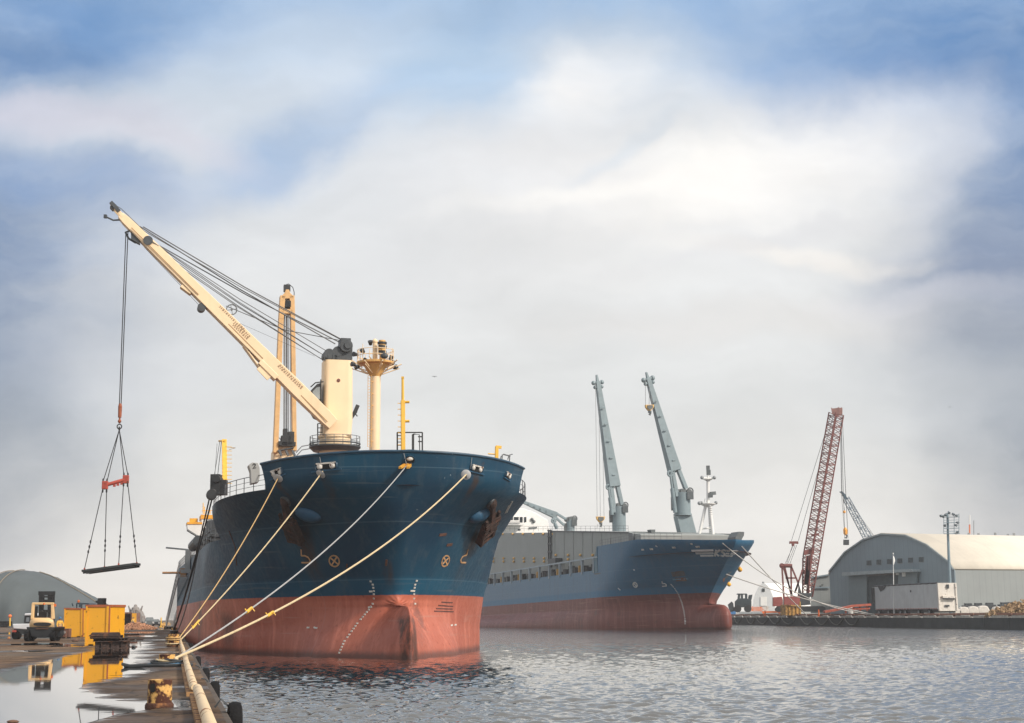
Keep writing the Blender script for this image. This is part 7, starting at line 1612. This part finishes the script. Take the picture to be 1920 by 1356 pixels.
# grey clamshell grab beyond it
g = PZ(254, 1174, 0); gb_ = thing('clamshell_grab', 'grey clamshell grab standing on its jaws behind the rusty container', 'grab', g)
GX = lambda x, y, o_=0.0: PY(x, y, g.y+o_)
GRB = mat('grab_grey', (.27, .25, .235), .7, var=.3, scale=2, rust=.2)
for sg in (-1, 1):
    q_ = MB(); q_.prism([GX(254+sg*dx, y, -1) for dx, y in ((.5, 1174), (10, 1173.5), (14, 1167), (13, 1156), (9, 1147), (4, 1143), (.5, 1143))], (0, 2.4, 0)); q_.build('jaw', GRB, gb_, bevel=.1)
    q_ = MB(); q_.beam(GX(254+sg*8, 1150, .2), GX(254+sg*13.2, 1136, .2), .55, .4, RR, .2, .2); q_.build('arm', GRB, gb_)
q_ = MB(); q_.lathe([(.9, -.4), (.8, .2), (.35, .5), (.3, .8), (.1, .9)], GX(254, 1141.5, .2), 12); q_.build('head', GRB, gb_)
# heap of broken timber
hg = PZ(256, 1181, 0); q_ = MB(); q_.org = hg; heap_fn(q_, hg, 2.7, .95, 420, .8, 9); 
hg2 = hg+Vector((-2.0, 0, 0)); heap_fn(q_, hg2, 1.7, .5, 140, .7, 4); heap_fn(q_, hg+Vector((-1.2, -6, 0)), 1.6, .15, 40, .5, 14); o = q_.build('timber_heap', mat('broken_timber', (.42, .22, .13), .85, var=.6, scale=5)); tag(o, 'heap of broken timber on the near quay behind the rusty beams', 'timber heap', kind='stuff')
# tarpaulined mound
TG = mat('tarp_grey', (.075, .092, .097), .75, var=.14, scale=.12, streak=.2, stc=(.12, .135, .14), bump=.3)
mY = 330.0; g = PY(40, 1172, mY); g.z = 0; mo = thing('covered_mound', 'huge mound under a grey tarpaulin rising behind the forklift', 'mound', g)
prx = [-150, -90, -40, -10, 0, 12, 25, 45, 70, 95, 120, 150, 172, 195, 215, 226]; pry = [1168, 1143, 1112, 1090, 1083, 1076, 1071.5, 1069.5, 1072, 1080, 1093, 1110.5, 1124, 1140, 1155, 1166]
q_ = MB(); xs = np.linspace(-150, 226, 70); rows = []
for j in range(15):
    th = math.pi*j/14; r_ = []
    for i, x in enumerate(xs):
        top_ = PY(x, float(np.interp(x, prx, pry)), mY); h_ = max(.05, top_.z)
        crease = .16*math.sin(x*.5+j*2.1)*math.sin(th)**.5+.25*math.sin(x*.13)*(1-math.sin(th))
        zz = h_*math.sin(th)**.8; r_.append(Vector((top_.x, mY-22*math.cos(th)+crease*2.0, max(0, zz+crease*.25*(0 < j < 14)))))
    rows.append(r_)
q_.sheet(rows); q_.build('tarpaulin', TG, mo, smooth=80)
q_ = MB()
def onm(x, u):
    top_ = PY(x, float(np.interp(x, prx, pry)), mY); th = math.pi/2*u; return Vector((top_.x, mY-22*math.cos(th)-.25, max(0.05, top_.z)*math.sin(th)**.8+.12))
for xa_, xb in ((27, 10), (47, 51)): q_.tube([onm(xa_+(xb-xa_)*(1-u)**1.5, u) for u in np.linspace(1, .02, 16)], .11, 5)
q_.tube([onm(x, 1)+UPV*.05 for x in np.linspace(75, 215, 20)], .12, 5); q_.build('strap', mat('strap_tan', (.22, .18, .13), .7), mo)
for i, (x, y) in enumerate(((2, 1168), (9, 1171), (14, 1170))):
    gg = PZ(x, y+4, 0); gg.y = 305; gg = Vector((PY(x, y, 305).x, 305, 0)); q_ = MB(); q_.org = gg
    for k_ in range(3-i % 2): q_.torus(gg+UPV*(.22+.42*k_), .75, .24, UPV, 18, 8)
    o = q_.build('tyre_stack', RUBBER); tag(o, ('stack of tyres at the left edge before the mound', 'middle stack of tyres before the mound', 'stack of tyres before the mound, next to the orange post')[i], 'tyres')
g = PY(18.5, 1174, 290); g.z = 0; po = thing('marker_post', 'slim post with an orange ball on top standing before the grey mound', 'post', g); tp_ = PY(18.8, 1155.5, 290)
q_ = MB(); q_.cyl(g, tp_, .16, n=8); q_.build('post', BRIGHT_Y, po); q_ = MB(); q_.ball(tp_, .36, 12, 8); q_.build('ball', ORANGE, po, smooth=80); q_ = MB(); q_.cyl(g, g+UPV*.3, .4, n=10); q_.build('foot', DKGREY, po)
# cars far along the quay
def car(px, Y, wd, body, lab):
    g_ = PY(px, 1166, Y); g_.z = 0; t_ = thing('parked_car', lab, 'car', g_, 'vehicles far along the near quay'); h_ = 1.55*wd/1.8
    def S(x, z): return g_+Vector((x*wd/1.8, 0, z*h_/1.55))
    q_ = MB(); q_.prism([S(x, z) for x, z in ((-.9, .25), (.9, .25), (.92, .7), (.84, .92), (-.84, .92), (-.92, .7))], QD*4.2); q_.prism([S(x, z)+QD*.9 for x, z in ((-.82, .90), (.82, .90), (.62, 1.52), (-.62, 1.52))], QD*2.4); q_.build('body', body, t_, bevel=.08)
    q_ = MB(); q_.prism([S(x, z)+QD*.86 for x, z in ((-.72, .97), (.72, .97), (.56, 1.44), (-.56, 1.44))], QD*.1); q_.build('windscreen', mat('car_glass', (.30, .33, .34), .1), t_)
    for x in (-.75, .75):
        for yy_ in (.7, 3.4): q_ = MB(); c_ = S(x, .3)+QD*yy_; q_.cyl(c_-RR*.12, c_+RR*.12, .32, n=14); q_.build('wheel', RUBBER, t_)
    for x in (-.66, .66): q_ = MB(); q_.box(S(x, .68)-QD*.03, (.34, .08, .16)); q_.build('headlight', WHITE, t_)
car(280, 300, 2.1, mat('car_grey', (.16, .18, .185), .35), 'grey car far along the near quay, left one of two'); car(293, 300, 1.6, mat('car_dark', (.03, .034, .04), .35), 'dark car far along the near quay, right one of two')
simple('quay_post', 'thin yellow post far along the near quay, right of the dark car', 'post', Vector((PY(302, 1166, 260).x, 260, 0)), BRIGHT_Y, lambda q_, g: (q_.cyl(g, g+UPV*1.7, .12, n=8), q_.cyl(g, g+UPV*.12, .3, n=8)))
simple('deck_winch', 'ochre winch on the far part of the near quay beside the gangway foot', 'winch', Vector((PY(312, 1166, 235).x, 235, 0)), MAST_Y, lambda q_, g: (q_.box(g+UPV*.45, (.9, .9, .9)), q_.cyl(g+Vector((-.7, -.2, .5)), g+Vector((.7, -.2, .5)), .3, n=12)), bevel=.04)

# gulls
def gull(px, py, Y, r, lab):
    g_ = PY(px, py, Y); t_ = MB(); t_.org = g_; t_.ball(g_, .12*r, 8, 6, (1, 2.2, .8)); t_.prism([g_+Vector(v)*r for v in ((0, -.1, .03), (.35, -.12, .22), (.75, .1, .1), (.35, .08, .2), (0, .15, .03))], (0, 0, .03)); t_.prism([g_+Vector(v)*r for v in ((0, -.1, .03), (-.35, -.12, .22), (-.75, .1, .1), (-.35, .08, .2), (0, .15, .03))], (0, 0, .03)); t_.ball(g_+Vector((0, -.3*r, .04)), .07*r, 6, 5)
    o = t_.build('gull', DKGREY); tag(o, lab, 'bird')
gull(814.5, 707, 130, .3, 'small gull in the sky to the right of the light mast on the bow'); gull(1781, 764, 220, .4, 'tiny gull in the sky high above the floodlight mast')

# ================================================================== HAZE
hm = bpy.data.materials.new('haze'); hm.use_nodes = True; t = hm.node_tree; t.nodes.remove(t.nodes['Principled BSDF'])
pv = t.nodes.new('ShaderNodeVolumePrincipled'); pv.inputs['Color'].default_value = (.97, .98, 1, 1); pv.inputs['Density'].default_value = HAZE_D; pv.inputs['Anisotropy'].default_value = 0.25
t.links.new(pv.outputs[0], t.nodes['Material Output'].inputs['Volume'])
q_ = MB(); q_.box((0, 450, 27), (1500, 960, 66)); o = q_.build('haze', hm); tag(o, None, None, kind='stuff'); o['label'] = 'pale sea haze over the whole harbour'
